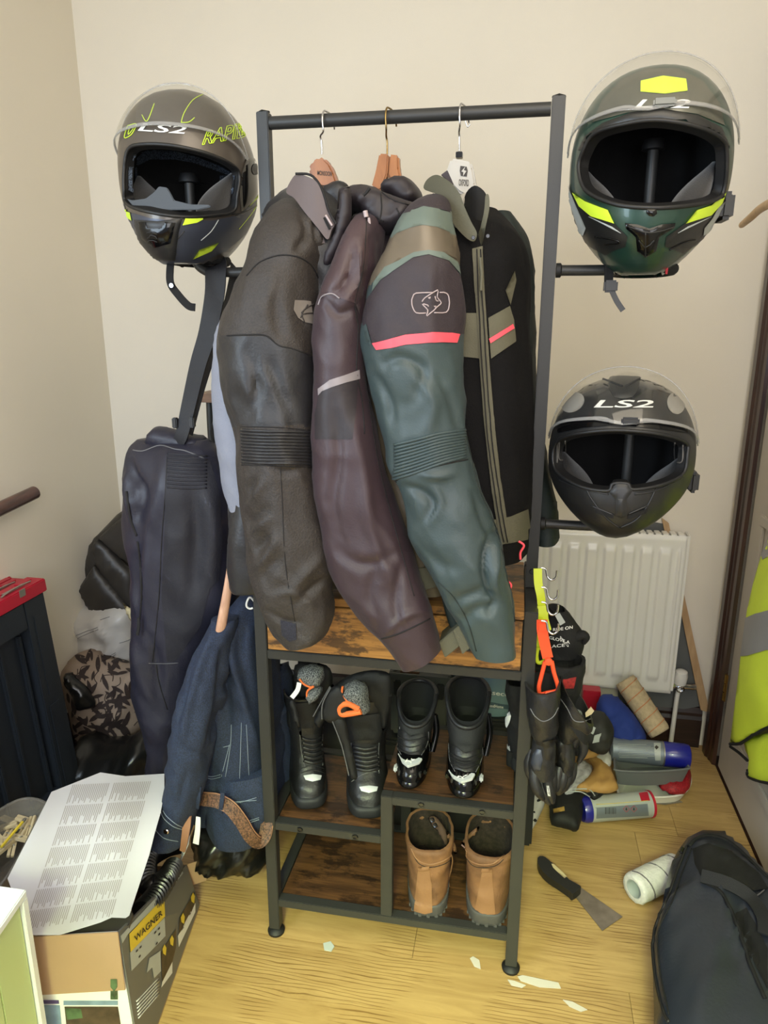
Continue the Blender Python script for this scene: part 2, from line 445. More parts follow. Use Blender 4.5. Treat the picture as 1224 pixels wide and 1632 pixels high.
def wood(name, dark, light, sx=1., sy=14., sz=14., smudge=.0, sm_col=None, rough=.45, dist=3., rotz=0., bump=.1, rnd=.0, sm_scale=7., coat=0.):
    m = bpy.data.materials.new(name); m.use_nodes = True; nt = m.node_tree; L = nt.links; b = nt.nodes['Principled BSDF']
    b.inputs['Roughness'].default_value = rough; b.inputs['Coat Weight'].default_value = coat; b.inputs['Coat Roughness'].default_value = .2
    tc = nt.nodes.new('ShaderNodeTexCoord'); mp = nt.nodes.new('ShaderNodeMapping'); mp.inputs['Scale'].default_value = (sx, sy, sz); mp.inputs['Rotation'].default_value = (0, 0, rotz)
    L.new(tc.outputs['Object'], mp.inputs[0])
    if rnd:
        oi = nt.nodes.new('ShaderNodeObjectInfo'); mu = nt.nodes.new('ShaderNodeMath'); mu.operation = 'MULTIPLY'; mu.inputs[1].default_value = 31.
        L.new(oi.outputs['Random'], mu.inputs[0]); cx = nt.nodes.new('ShaderNodeCombineXYZ')
        for i in range(3): L.new(mu.outputs[0], cx.inputs[i])
        L.new(cx.outputs[0], mp.inputs['Location'])
    n1 = nt.nodes.new('ShaderNodeTexNoise'); n1.inputs['Scale'].default_value = 3.2; n1.inputs['Detail'].default_value = 8; n1.inputs['Distortion'].default_value = dist*.3
    n1.inputs['Roughness'].default_value = .65
    L.new(mp.outputs[0], n1.inputs[0]); rp = nt.nodes.new('ShaderNodeValToRGB'); L.new(n1.outputs['Fac'], rp.inputs[0])
    rp.color_ramp.elements[0].position = .3; rp.color_ramp.elements[1].position = .62
    rp.color_ramp.elements[0].color = (*srgb(dark), 1); rp.color_ramp.elements[1].color = (*srgb(light), 1)
    src = rp.outputs[0]
    if smudge:
        n2 = nt.nodes.new('ShaderNodeTexNoise'); n2.inputs['Scale'].default_value = sm_scale; n2.inputs['Detail'].default_value = 9; n2.inputs['Roughness'].default_value = .7
        m2 = nt.nodes.new('ShaderNodeMapping'); m2.inputs['Scale'].default_value = (1, 2.2, 2.2); L.new(tc.outputs['Object'], m2.inputs[0]); L.new(m2.outputs[0], n2.inputs[0])
        r2 = nt.nodes.new('ShaderNodeValToRGB'); r2.color_ramp.elements[0].position = .5; r2.color_ramp.elements[1].position = .58
        L.new(n2.outputs['Fac'], r2.inputs[0]); mu2 = nt.nodes.new('ShaderNodeMath'); mu2.operation = 'MULTIPLY'; mu2.inputs[1].default_value = smudge
        L.new(r2.outputs[0], mu2.inputs[0]); mx = nt.nodes.new('ShaderNodeMix'); mx.data_type = 'RGBA'
        L.new(mu2.outputs[0], mx.inputs[0]); L.new(src, mx.inputs[6]); mx.inputs[7].default_value = (*srgb(sm_col), 1); src = mx.outputs[2]
    if rnd:
        hv = nt.nodes.new('ShaderNodeHueSaturation'); ma = nt.nodes.new('ShaderNodeMapRange'); ma.inputs[3].default_value = 1-rnd; ma.inputs[4].default_value = 1+rnd*.6
        L.new(oi.outputs['Random'], ma.inputs[0]); L.new(ma.outputs[0], hv.inputs['Value']); L.new(src, hv.inputs['Color']); src = hv.outputs[0]
    L.new(src, b.inputs['Base Color'])
    bp = nt.nodes.new('ShaderNodeBump'); bp.inputs['Strength'].default_value = bump; bp.inputs['Distance'].default_value = .001
    L.new(n1.outputs['Fac'], bp.inputs['Height']); L.new(bp.outputs[0], b.inputs['Normal'])
    MATS[name] = m; return m
def finish():
    dg = {}
    for r in ROOTS:
        def kids(o):
            for c in o.children: yield c; yield from kids(c)
        mn = V((1e9,)*3); mx = V((-1e9,)*3); ok = False
        for c in kids(r):
            if c.type == 'MESH':
                for v in c.data.vertices:
                    ok = True
                    for i in range(3): mn[i] = min(mn[i], v.co[i]); mx[i] = max(mx[i], v.co[i])
        if not ok: print('EMPTY THING', r.name); continue
        r.location = ((mn.x+mx.x)/2, (mn.y+mx.y)/2, mn.z)
        for c in r.children: c.matrix_parent_inverse = Matrix.Translation(-r.location)
# ------------------------------------------------------------ room
M_wall = mat("wall_paint", (228, 220, 204), .9, var=.02, vs=2, bump=.15, bs=400)
M_ceil = mat('ceiling_paint', (240, 236, 226), .9, var=.02)
M_frame = wood('dark_stained_wood', (30, 16, 13), (62, 36, 28), 14, 14, 1.2, rough=.35, coat=.3)
M_skirt = wood('dark_skirting', (18, 10, 9), (44, 26, 22), 1.2, 14, 14, rough=.35, coat=.3)
XL, XR, YB, YF, ZC = -.885, 1.185, 1.0, -2.6, 2.42
def struct(o): o['kind'] = 'structure'; return o
struct(box('wall_back', (XL-.1, YB, -.05), (XR+.1, YB+.1, ZC), M_wall, bev=0))
struct(box('wall_left', (XL-.1, YF, -.05), (XL, YB, ZC), M_wall, bev=0))
struct(box('ceiling', (XL-.1, YF, ZC), (XR+.1, YB+.1, ZC+.1), M_ceil, bev=0))
# right wall: above and before the doorway, the closed door stands in it
struct(box('wall_right', (XR, YF, -.05), (XR+.1, -.18, ZC), M_wall, bev=0))
struct(box('wall_right', (XR, .945, -.05), (XR+.1, YB, ZC), M_wall, bev=0))
struct(box('wall_right', (XR, -.18, 2.08), (XR+.1, .945, ZC), M_wall, bev=0))
# floor of laminate boards
fl = struct(box('floor', (XL, YF, -.05), (XR, YB, -.0085), mat('subfloor', (60, 48, 34), .9), bev=0))
M_plank = wood('laminate_oak', (156, 124, 76), (182, 150, 98), 1.1, 9, 9, smudge=.0, sm_col=(150, 105, 52), rough=.42, dist=5., rnd=.05, bump=.25, coat=.1)
nt = M_plank.node_tree; b_ = nt.nodes['Principled BSDF']; L_ = nt.links
tc_ = nt.nodes.new('ShaderNodeTexCoord'); mp_ = nt.nodes.new('ShaderNodeMapping'); mp_.inputs['Scale'].default_value = (2.4, 13, 1); L_.new(tc_.outputs['Object'], mp_.inputs[0])
wv = nt.nodes.new('ShaderNodeTexWave'); wv.bands_direction = 'Y'; wv.inputs['Scale'].default_value = 2.6; wv.inputs['Distortion'].default_value = 9; wv.inputs['Detail'].default_value = 2.5; wv.inputs['Detail Scale'].default_value = .8
L_.new(mp_.outputs[0], wv.inputs[0]); rp_ = nt.nodes.new('ShaderNodeValToRGB'); rp_.color_ramp.elements[0].position = .0; rp_.color_ramp.elements[1].position = .16
rp_.color_ramp.elements[0].color = (.52, .45, .36, 1); rp_.color_ramp.elements[1].color = (1, 1, 1, 1); L_.new(wv.outputs['Fac'], rp_.inputs[0])
n3 = nt.nodes.new('ShaderNodeTexNoise'); n3.inputs['Scale'].default_value = 5; L_.new(tc_.outputs['Object'], n3.inputs[0])
r3 = nt.nodes.new('ShaderNodeValToRGB'); r3.color_ramp.elements[0].position = .47; r3.color_ramp.elements[1].position = .56; L_.new(n3.outputs['Fac'], r3.inputs[0])
mxx = nt.nodes.new('ShaderNodeMix'); mxx.data_type = 'RGBA'; L_.new(r3.outputs[0], mxx.inputs[0]); mxx.inputs[6].default_value = (1, 1, 1, 1); L_.new(rp_.outputs[0], mxx.inputs[7])
ml = nt.nodes.new('ShaderNodeMix'); ml.data_type = 'RGBA'; ml.blend_type = 'MULTIPLY'; ml.inputs[0].default_value = 1
src = b_.inputs['Base Color'].links[0].from_socket; L_.new(src, ml.inputs[6]); L_.new(mxx.outputs[2], ml.inputs[7]); L_.new(ml.outputs[2], b_.inputs['Base Color'])
y = YF; r_i = 0
while y < YB:
    x = XL - random.uniform(0, .8)
    while x < XR:
        x0, x1 = max(x, XL), min(x+1.0, XR)
        if x1-x0 > .02:
            o = box('plank', (x0+.0004, y+.0004, -.008), (x1-.0004, min(y+.13, YB)-.0004, 0), M_plank, fl, bev=.0004)
        x += 1.0
    y += .13
# skirtings
def skirting(name, a, b, nrm):
    a, b, nrm = V(a), V(b), V(nrm); prof = [(0, 0), (.018, 0), (.018, .10), (.013, .112), (.013, .122), (.006, .140), (0, .142)]
    vs = [a+nrm*p[0]+V((0, 0, p[1])) for p in prof]+[b+nrm*p[0]+V((0, 0, p[1])) for p in prof]; n = len(prof)
    fs = [(i, (i+1) % n, n+(i+1) % n, n+i) for i in range(n)]+[tuple(range(n)), tuple(range(n, 2*n))[::-1]]
    return struct(mk(name, vs, fs, M_skirt, None, True, 20))
skirting('baseboard_back', (XL+.002, YB-.001, .001), (XR-.03, YB-.001, .001), (0, -1, 0))
skirting('baseboard_left', (XL+.001, YF, .001), (XL+.001, YB-.022, .001), (1, 0, 0))
# door casing (moulded) and door
def casing(name, y0, y1, z0, z1, vert=True):
    prof = [(0, 0), (0, .014), (.008, .022), (.03, .022), (.036, .016), (.046, .016), (.052, .012), (.066, .010), (.07, 0)]
    bm = bmesh.new(); n = len(prof); A = []; B = []
    for t, d in prof:
        yy = y0+(y1-y0)*t/.07
        A.append(bm.verts.new((XR-d-.001, yy, z0))); B.append(bm.verts.new((XR-d-.001, yy, z1)))
    for i in range(n-1): bm.faces.new((A[i], A[i+1], B[i+1], B[i]))
    bm.faces.new((A[-1], A[0], B[0], B[-1])); bm.faces.new(A); bm.faces.new(B)
    return struct(bmo(name, bm, M_frame, None, True, 20))
casing('trim_1', .975, .885, .001, 2.1)
M_door = mat('door_paint', (190, 182, 170), .55, var=.02)
door = struct(box('door_1', (XR+.004, -.15, .006), (XR+.044, .878, 2.04), M_door, bev=.002))
for (za, zb) in ((.16, .86), (1.06, 1.9)):
    for (ya, yb) in ((-.05, .32), (.42, .79)):
        bm = bmesh.new()
        for (c0, c1) in (((ya, za), (yb, za+.03)), ((ya, zb-.03), (yb, zb)), ((ya, za+.03), (ya+.03, zb-.03)), ((yb-.03, za+.03), (yb, zb-.03))):
            box_bm(bm, (XR-.004, c0[0], c0[1]), (XR+.006, c1[0], c1[1]), .003)
        bmo('door_panel', bm, M_door, door)
M_brass = mat('brass', (170, 140, 80), .35, 1.)
h_ = obox('hinge', (XR-.006, .872, .235), (.004, 0, 0), (0, .014, 0), (0, 0, .09), M_brass, door, .0008)
for i in range(3): tube('hinge_knuckle', [(XR-.007, .880, .237+i*.030), (XR-.007, .880, .264+i*.030)], .004, M_brass, h_, smooth=0)
struct(box('door_leak_block', (XR+.101, -.4, -.05), (XR+.2, YB+.1, ZC), M_wall, bev=0))  # unseen block added to stop light leaking in under the door
struct(box('trim_2', (XR+.002, -.17, -.05), (XR+.1, .944, .001), M_frame, bev=0))
# ------------------------------------------------------------ clothes rack
W, D, BZ, YU, H = .563, .30, .845, .142, 1.75
M_blk = mat('black_powder_coat', (50, 50, 49), .45, .2, var=.05, bump=.1, bs=500)
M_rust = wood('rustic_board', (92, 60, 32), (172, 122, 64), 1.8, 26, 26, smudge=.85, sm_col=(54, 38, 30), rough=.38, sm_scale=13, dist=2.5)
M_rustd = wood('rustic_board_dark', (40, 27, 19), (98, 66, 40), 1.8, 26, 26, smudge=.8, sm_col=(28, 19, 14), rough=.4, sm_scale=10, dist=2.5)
M_knob = mat('black_rubber_foot', (16, 16, 17), .6)
M_screw = mat('dark_screw', (70, 70, 72), .3, .9)
M_chrome = mat('chrome', (205, 205, 208), .12, 1., var=0)
rack = thing('clothes_rack', 'black metal clothes rack with rustic wood drawer bench and shoe shelves', 'clothes rack')
def bar(name, a, b, bev=.0015, par=rack): return box(name, a, b, M_blk, par, bev)
t = .025
for (x, y_) in ((0, 0), (W-t, 0), (0, D-t), (W-t, D-t)):
    bar('post', (x, y_, .018), (x+t, y_+t, BZ+.002))
    f = lathe('foot', [(0, 0), (.019, 0), (.020, .006), (.016, .011), (.007, .014), (.007, .020), (0, .020)], M_knob, rack, Matrix.Translation((x+t/2, y_+t/2, .0005)), 20)
for x in (0, W-t):
    bar('upright', (x+.001, YU-.012, BZ+.002), (x+t-.001, YU+.012, H))
    lathe('end_cap', [(.0, .003), (.011, .003), (.0125, 0)], M_knob, rack, Matrix.Translation((x+t/2, YU, H)), 4)
tube('top_bar', [(t, YU, H-.018), (W-t, YU, H-.018)], .0115, M_blk, rack, 20, 0)
def rails(z, x0, x1, h=.02, back=True):
    bar('rail', (x0, .001, z), (x1, t-.001, z+h))
    if back: bar('rail', (x0, D-t+.001, z), (x1, D-.001, z+h))
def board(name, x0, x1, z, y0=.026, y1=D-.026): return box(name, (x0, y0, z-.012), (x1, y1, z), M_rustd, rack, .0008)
# base
rails(.082, t, W-t)
for x in (.001, W-t+.001): bar('side_rail', (x, t, .082), (x+t-.002, D-t, .102))
board('shelf_board', t+.001, W-t-.001, .099)
xm = .262
bar('divider', (xm, .001, .102), (xm+t, t-.001, .408)); bar('divider', (xm, D-t+.001, .102), (xm+t, D-.001, .408))
# left shelf and right shelf
rails(.288, t, xm); board('shelf_board', t+.001, xm+.012, .305)
rails(.388, xm+t, W-t); bar('rail', (xm+t-.03+.03, .0, .388), (xm+t+.001, .001, .389), 0)
board('shelf_board', xm+.001, W-t-.001, .410)
for x, z in ((.001, .288), (W-t+.001, .388)): bar('side_rail', (x, t, z), (x+t-.002, D-t, z+.02))
# bench
rails(.702, t, W-t)
for x in (.001, W-t+.001):
    bar('side_rail', (x, t, .702), (x+t-.002, D-t, .722)); bar('side_rail', (x, t, .822), (x+t-.002, D-t, BZ))
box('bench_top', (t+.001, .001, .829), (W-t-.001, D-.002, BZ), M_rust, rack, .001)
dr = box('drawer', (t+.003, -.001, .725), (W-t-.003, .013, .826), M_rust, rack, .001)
bm = bmesh.new()
for a, b in (((t+.006, .013, .727), (t+.018, D-.04, .80)), ((W-t-.018, .013, .727), (W-t-.006, D-.04, .80)), ((t+.018, .013, .727), (W-t-.018, D-.04, .735)), ((t+.018, D-.052, .735), (W-t-.018, D-.04, .80))): box_bm(bm, a, b, 0)
bmo('drawer_box', bm, mat('drawer_lining', (30, 30, 32), .8), rack)
hp = P(592, 996, 0)
box('handle', (hp.x-.014, -.003, hp.z-.004), (hp.x+.014, .000, hp.z+.005), mat('white_slot', (214, 210, 200), .5), dr, .0012)
for px, py, zz in ((478, 1324, .298), (566, 1337, .298), (671, 1286, .398), (768, 1300, .398)):
    p = P(px, py, 0); lathe('screw', [(0, .0015), (.0035, .0015), (.0038, .003), (.0060, .003), (.0066, 0)], M_screw, rack, axis_M((p.x, .0008, zz), (0, -1, 0)), 14)
p = P(848, 911, YU-.013); lathe('screw', [(0, .002), (.0045, .002), (.0055, 0)], M_screw, rack, axis_M(p, (0, -1, 0)), 14)
# helmet arms: out from the upright and up into the helmet
def arm(x0, z, x1, up):
    s = 1 if x1 > x0 else -1
    a = tube('helmet_arm', [(x0, YU, z), (x1-s*.045, YU, z), (x1-s*.018, YU, z+.006), (x1-s*.004, YU, z+.022), (x1, YU, z+.05), (x1, YU, z+up)], .0095, M_blk, rack, 16, 8)
    lathe('arm_collar', [(0, 0), (.013, 0), (.013, .008), (.010, .01)], M_knob, rack, axis_M((x0, YU, z), (s, 0, 0)), 18)
    lathe('arm_knob', [(0, .014), (.016, .012), (.02, .004), (.02, -.004), (.0, -.006)], M_knob, a, Matrix.Translation((x1, YU, z+up)), 18)
AX1, AX2, AX3 = P(1036, 300, YU).x, P(1000, 740, YU).x, P(302, 300, YU).x
arm(W, 1.464, AX1, .20); arm(W, .981, AX2, .19); arm(0, 1.468, AX3, .17)
# mesh-side hooks rail on the right
# ------------------------------------------------------------ radiator and wall things
M_rad = mat('radiator_enamel', (232, 230, 222), .35, var=.01, coat=.3)
def rect_px(pxs, Y): return [P(a, b, Y) for a, b in pxs]
rad = thing('radiator', 'white ribbed panel radiator on the back wall below the lower helmet', 'radiator')
ry = .93
x1 = P(1084, 985, ry).x; x0 = x1-.60; z0 = P(1065, 1108, ry).z; z1 = P(1090, 856, ry).z
nx, nz = 180, 60; vs = []; fs = []
def radh(x, z):
    u = ((x-x0-.02) / .0545) % 1.0; g_ = 0
    if 0 < (x-x0-.02) < .0545*10.3:
        zz = min((z-z0-.045), (z1-.04-z)); sm = max(0, min(1, zz/.012))
        g_ = max(0, min(1, (.36-abs(u-.5))/.10))*sm
    e_ = min(x-x0, x1-x, z-z0, z1-z); return .0075*g_ - .006*(1-min(1, max(0, e_/.006)))
for j in range(nz+1):
    for i in range(nx+1):
        x = x0+(x1-x0)*i/nx; z = z0+(z1-z0)*j/nz; vs.append(V((x, ry+.006-radh(x, z), z)))
for j in range(nz):
    for i in range(nx): a = j*(nx+1)+i; fs.append((a, a+1, a+nx+2, a+nx+1))
mk('panel', vs, fs, M_rad, rad)
box('side_cover', (x1-.0005, ry+.008, z0+.01), (x1+.006, YB-.012, z1+.002), M_rad, rad, .002)
box('side_cover', (x0-.006, ry+.008, z0+.01), (x0+.0005, YB-.012, z1+.002), M_rad, rad, .002)
bm = bmesh.new()
for i in range(26): box_bm(bm, (x0+.01+i*.0225, ry+.012, z1-.003), (x0+.026+i*.0225, YB-.018, z1+.003), .001)
bmo('top_grille', bm, M_rad, rad)
box('rear_panel', (x0, YB-.03, z0), (x1, YB-.012, z1-.004), M_rad, rad, .003)
M_wpl = mat('white_plastic', (225, 222, 214), .35, var=.01)
va = thing('radiator_valve', 'white and chrome thermostatic valve at the foot of the radiator', 'valve')
vp = P(1083, 1093, ry+.03)
tube('valve_body', [vp+V((-.034, 0, 0)), vp+V((.05, 0, 0))], .0095, M_chrome, va, 14, 0)
lathe('valve_nut', [(0, 0), (.012, 0), (.012, .012), (0, .012)], M_chrome, va, axis_M(vp+V((-.03, 0, 0)), (1, 0, 0)), 6)
lathe('valve_nut', [(0, 0), (.010, 0), (.010, .010), (0, .010)], M_chrome, va, axis_M(vp+V((.034, 0, 0)), (1, 0, 0)), 6)
lathe('valve_head', [(.010, 0), (.019, .006), (.021, .034), (.018, .050), (.008, .056), (0, .056)], M_wpl, va, axis_M(vp+V((0, 0, .004)), (0, -.1, 1)), 20)
lathe('valve_skirt', [(.010, -.002), (.013, .0), (.013, .008), (.010, .010)], M_chrome, va, axis_M(vp+V((0, -.008, -.004)), (0, -1, 0)), 16)
tube('pipe', [vp+V((0, 0, -.002)), vp+V((-.004, 0, -.05)), V((vp.x-.006, vp.y, .02))], .0075, M_wpl, va, 12, 5)
# wedge of board with timber edge leaning behind the radiator
bd = thing('framed_board', 'grey board with pale timber edge leaning in the corner behind the radiator', 'board')
A_, B_, C_ = P(1052, 828, .985), P(1127, 1140, .965), P(1052, 1140, .965)
plate('panel', [P(1030, 830, .996), P(1058, 835, .996), P(1120, 1125, .990), P(985, 1150, .990), P(985, 840, .996)], .003, mat('grey_hardboard', (92, 94, 92), .8), bd)
plate('timber_edge', [P(1055, 826, .984), P(1066, 834, .984), P(1131, 1136, .976), P(1117, 1132, .976)], .010, wood('pale_pine', (164, 130, 92), (190, 158, 118), 14, 14, 2), bd)
# dark handrail on left wall
hr = thing('handrail', 'dark wooden handrail end on the left wall', 'handrail')
p0 = PX(38, 793, XL+.05); M_hr = wood('handrail_wood', (50, 26, 22), (84, 48, 40), 14, 2, 14, rough=.3, coat=.5)
p1 = PX(0, 811, XL+.05); dd = (p1-p0).normalized()
tube('rail', [p0-dd*.004, p0, p0+dd*.02, p0+dd*.9], [.010, .017, .019, .019], M_hr, hr, 18, 4)
q = p0+dd*.35
tube('bracket', [q+V((0, 0, -.016)), q+V((-.01, 0, -.04)), q+V((-.05, 0, -.05))], .006, M_brass, hr, 10, 5)
# ------------------------------------------------------------ helmets
M_liner = mat('helmet_liner_black', (14, 14, 15), .9, var=.15, vs=30, bump=.3, bs=300)
M_pad = mat('helmet_cheek_pad', (40, 38, 37), .85, var=.15, bump=.4, bs=500, sheen=.3)
M_rim = mat('rubber_trim', (20, 20, 21), .5)
M_lime = mat('fluorescent_lime', (208, 238, 60), .5, var=.02)
M_lgrey = mat('light_grey_decal', (176, 182, 180), .45, var=.02)
M_wht = mat('white_decal', (228, 228, 224), .5, var=.01)
M_clear = clear_mat('clear_visor', (.97, .97, .96), milky=.012, milk=(.9, .9, .88))
M_vrim = clear_mat('clear_visor_edge', (.80, .80, .80), milky=.18, milk=(.8, .79, .77))
M_mesh = mat('blue_mesh_liner', (84, 96, 112), .85, var=.5, vs=420, rgb2=(34, 40, 50), vdet=0)
M_glossblk = mat('gloss_black', (10, 10, 11), .14, var=.02, spec=.35)
M_dkplast = mat('dark_plastic', (32, 32, 33), .45, var=.05)

def hsurf(d, p):
    a, b, c = p['a'], p['b'], p['c']; n = 2.25
    if d.z < 0: c = p.get('cb', c)
    R = (abs(d.x/a)**n+abs(d.y/b)**n+abs(d.z/c)**n)**(-1/n); q = d*R
    s = max(0, -q.z/c)
    q.x *= 1-p.get('taper', .30)*s**2.6
    if q.y < 0:
        q.y -= p.get('chin', .02)*min(1, s*1.5)*max(0, 1-abs(q.x/a)**2)
        q.x *= 1-.10*s*min(1, -q.y/b)
    else: q.z += .018*s*q.y/b*1.5
    if p.get('spoiler') and q.z > .02 and q.y > .06: q.y += .010*math.sin(min(1, (q.y-.06)/.1)*math.pi)
    zm = p['zm']
    if q.z < zm: q.z = zm-(zm-q.z)*.03
    return q
def helmet(name, label, cx, cy, Y, s, yaw, pitch, opening, p, m_shell, group=None):
    root = thing(name, label, 'helmet', group)
    M = Matrix.Translation(P(cx, cy, Y)) @ Matrix.Rotation(yaw, 4, 'Z') @ Matrix.Rotation(pitch, 4, 'X') @ Matrix.Scale(s, 4); Mi = M.inverted()
    # closed form used to find where the traced opening meets the shell
    vs = []; fs = []; na, ne = 64, 40
    for j in range(ne+1):
        el = -math.pi/2+math.pi*j/ne
        for i in range(na):
            az = 2*math.pi*i/na; vs.append(M @ hsurf(V((math.cos(el)*math.sin(az), -math.cos(el)*math.cos(az), math.sin(el))), p))
    for j in range(ne):
        for i in range(na): fs.append((j*na+i, j*na+(i+1) % na, (j+1)*na+(i+1) % na, (j+1)*na+i))
    full = BVHTree.FromPolygons(vs, fs)
    dirs = []
    for q in cr([V((x, y, 0)) for x, y in opening], 8, True):
        h = cast(full, q.x, q.y, 0)
        loc = Mi @ h; d = loc.normalized()
        for _ in range(12): d = (d+(loc-hsurf(d, p))/.15*.7).normalized()
        dirs.append(d)
    if (dirs[0].cross(dirs[len(dirs)//4])).y > 0: dirs.reverse()
    nb = len(dirs); back = V((0, 1, .02)).normalized()
    def shell(nm, k, m, nr=56, par=root):
        vs = []; fs = []
        for j in range(nr+1):
            t = j/nr; t = t**.9
            for d in dirs:
                ang = d.angle(back); ax = d.cross(back).normalized(); dd = Matrix.Rotation(ang*t, 3, ax) @ d
                vs.append(M @ (hsurf(dd, p)*k))
        for j in range(nr):
            for i in range(nb):
                f = (j*nb+i, j*nb+(i+1) % nb, (j+1)*nb+(i+1) % nb, (j+1)*nb+i)
                c = Mi @ (sum((vs[q] for q in f), V())/4)
                if c.z < (p['zm']+.004)*k and (c.x/.062)**2+((c.y-.015)/.092)**2 < 1: continue
                fs.append(f)
        return mk(nm, vs, fs, m, par, True, 50), [vs[i] for i in range(nb)]
    so, ob = shell('shell', 1, m_shell); li, ib = shell('liner', .87, M_liner)
    # rim between the shell and the liner
    vs = []; fs = []
    for j, (A_, B_, t) in enumerate([(0, 0, 0)]*0 or [(None, None, x) for x in (0, .06, .5, 1)]):
        for i in range(nb):
            q = ob[i].lerp(ib[i], t); vs.append(q)
    for j in range(3):
        for i in range(nb): fs.append((j*nb+i, j*nb+(i+1) % nb, (j+1)*nb+(i+1) % nb, (j+1)*nb+i))
    rim = mk('eyeport_rim', vs, fs, M_rim, root, True, 40)
    cen = sum(ob, V())/nb
    tube('rim_seal', [v+(v-M.translation).normalized()*.0005 for v in ob[::2]], .0032*s, M_rim, rim, 8, 3, closed=True)
    # neck roll around the hole below
    ring = [M @ V((.050*math.cos(t), .015+.080*math.sin(t), p['zm']+.014)) for t in [2*math.pi*i/32 for i in range(32)]]
    tube('neck_roll', ring, .010*s, M_liner, root, 10, 1, closed=True)
    # cheek pads
    for sx in (-1, 1):
        rows = []
        for j in range(9):
            t = j/8; z = -.100+.105*t; sz = max(0, -z/p['c']); hw = p['a']*(1-abs(z/p['c'])**2.25)**(1/2.25)*(1-p['taper']*sz**2.6)*.92
            rx = max(.003, .026*math.sin(math.pi*min(1, .2+t*.78))); rows.append((sx*(hw*.87-rx), -.045+.02*t, z, rx, max(.004, .060*math.sin(math.pi*min(1, .22+t*.76)))))
        ell_loft('cheek_pad', rows, M_pad, root, 24, 2, .85, M=M)
    return dict(root=root, M=M, p=p, shell=so, bv=bvh(so), ob=ob, liner=li, s=s)
def visor(h, raise_deg, v0, v1, umax=82, ra=.150, rb=.185, zc=.0, yc=0., thick=.0025, rim=True, peak=0.):
    """clear shield on side pivots; angles in the closed pose, then turned up by raise_deg"""
    M = h['M']; Rx = Matrix.Rotation(-math.radians(raise_deg), 4, 'X')
    nu, nv = 48, 22; vs = []; fs = []
    def pt(u, v, k=1.):
        uu = math.radians(u); e = 1-(abs(u)/umax)**2.6
        a0 = v0*(.18+.82*e); a1 = v1*(.25+.75*e)
        if peak: a0 -= peak*math.exp(-(u/11)**4)
        a = math.radians(a0+(a1-a0)*v); rr = rb*math.cos(uu)**.75*k
        q = V((ra*math.sin(uu)*k, -rr*math.cos(a), rr*math.sin(a)))
        return M @ (Rx @ q + V((0, yc, zc)))
    for layer in (1., 1-thick/.17):
        for j in range(nv+1):
            for i in range(nu+1): vs.append(pt(-umax+2*umax*i/nu, j/nv, layer))
    N = (nu+1)*(nv+1)
    for L_ in (0, 1):
        for j in range(nv):
            for i in range(nu):
                a = L_*N+j*(nu+1)+i; f = (a, a+1, a+nu+2, a+nu+1); fs.append(f if L_ else f[::-1])
    bd = [i for i in range(nu+1)]+[j*(nu+1)+nu for j in range(1, nv+1)]+[nv*(nu+1)+i for i in range(nu-1, -1, -1)]+[j*(nu+1) for j in range(nv-1, 0, -1)]
    for i in range(len(bd)): a, b = bd[i], bd[(i+1) % len(bd)]; fs.append((a, b, b+N, a+N))
    vo = mk('visor', vs, fs, M_clear, h['root'], True, 50)
    if rim:
        e_ = [vs[i] for i in bd]
        tube('visor_edge', e_[::3], .0012*h['s'], M_vrim, vo, 8, 2, closed=True)
        low = [pt(-umax*.98+2*umax*.98*i/40, .02) for i in range(41)]
        ribbon('visor_lip', low, .005*h['s'], .002, M_vrim, vo, 1, face=tuple((M.to_3x3() @ V((0, -1, .5))).normalized()))
    return vo, pt

def cv(ox, oy, s, pts): return [(ox+x/s, oy+y/s) for x, y in pts]
def oval(cx, cy, rx, ry, rot=0, n=20):
    return [(cx+rx*math.cos(t)*math.cos(rot)-ry*math.sin(t)*math.sin(rot), cy+rx*math.cos(t)*math.sin(rot)+ry*math.sin(t)*math.cos(rot)) for t in [2*math.pi*i/n for i in range(n)]]
def text_outline_px(name, txt, bv, quad, m, parent, r=.0007, off=.0012, shear=0.):
    vs, fs = text2d(txt); tl, tr, br, bl = [V(q) for q in quad]
    ec = {}
    for f in fs:
        for i in range(len(f)): k = tuple(sorted((f[i], f[(i+1) % len(f)]))); ec[k] = ec.get(k, 0)+1
    AV = []; AF = []
    for (i, j), c in ec.items():
        if c != 1: continue
        pts = []
        for t in (0, .33, .66, 1):
            v = vs[i].lerp(vs[j], t); x = v.x+shear*v.y; q = bl+(br-bl)*x+((tl+(tr-tl)*x)-(bl+(br-bl)*x))*v.y
            c3 = cast(bv, q.x, q.y, off)
            if c3 is not None: pts.append(c3)
        pts = [p for k, p in enumerate(pts) if k == 0 or (p-pts[k-1]).length > 1e-5]
        if len(pts) < 2: continue
        a, b = tube_vf(pts, r, 4); n0 = len(AV); AV += a; AF += [tuple(n0+q for q in f) for f in b]
    return mk(name, AV, AF, m, parent, False)
M_h3 = mat('satin_dark_grey', (84, 77, 70), .36, .3, var=.04, vs=3, coat=.25)
M_h3b = mat('matt_graphite', (66, 70, 82), .38, .3, var=.05)
op3 = [(207, 236), (235, 230), (280, 233), (330, 245), (368, 262), (381, 278), (378, 310), (372, 336), (340, 343), (290, 345), (240, 338), (203, 325), (198, 300), (199, 262)]
h3 = helmet('full_face_helmet', 'dark grey full-face helmet with lime accents on the left arm, clear visor raised', 304, 287, YU-.005, 1.0, math.radians(2), 0, op3,
            dict(a=.121, b=.150, c=.150, zm=-.160, cb=.174, taper=.36, chin=.045, spoiler=1), M_h3)
R3 = h3['root']
h3v, _ = visor(h3, 46, -24, 25, 82, .126, .160, .002)
c3 = lambda pts: cv(140, 110, 3.06, pts)
b3 = h3['bv']
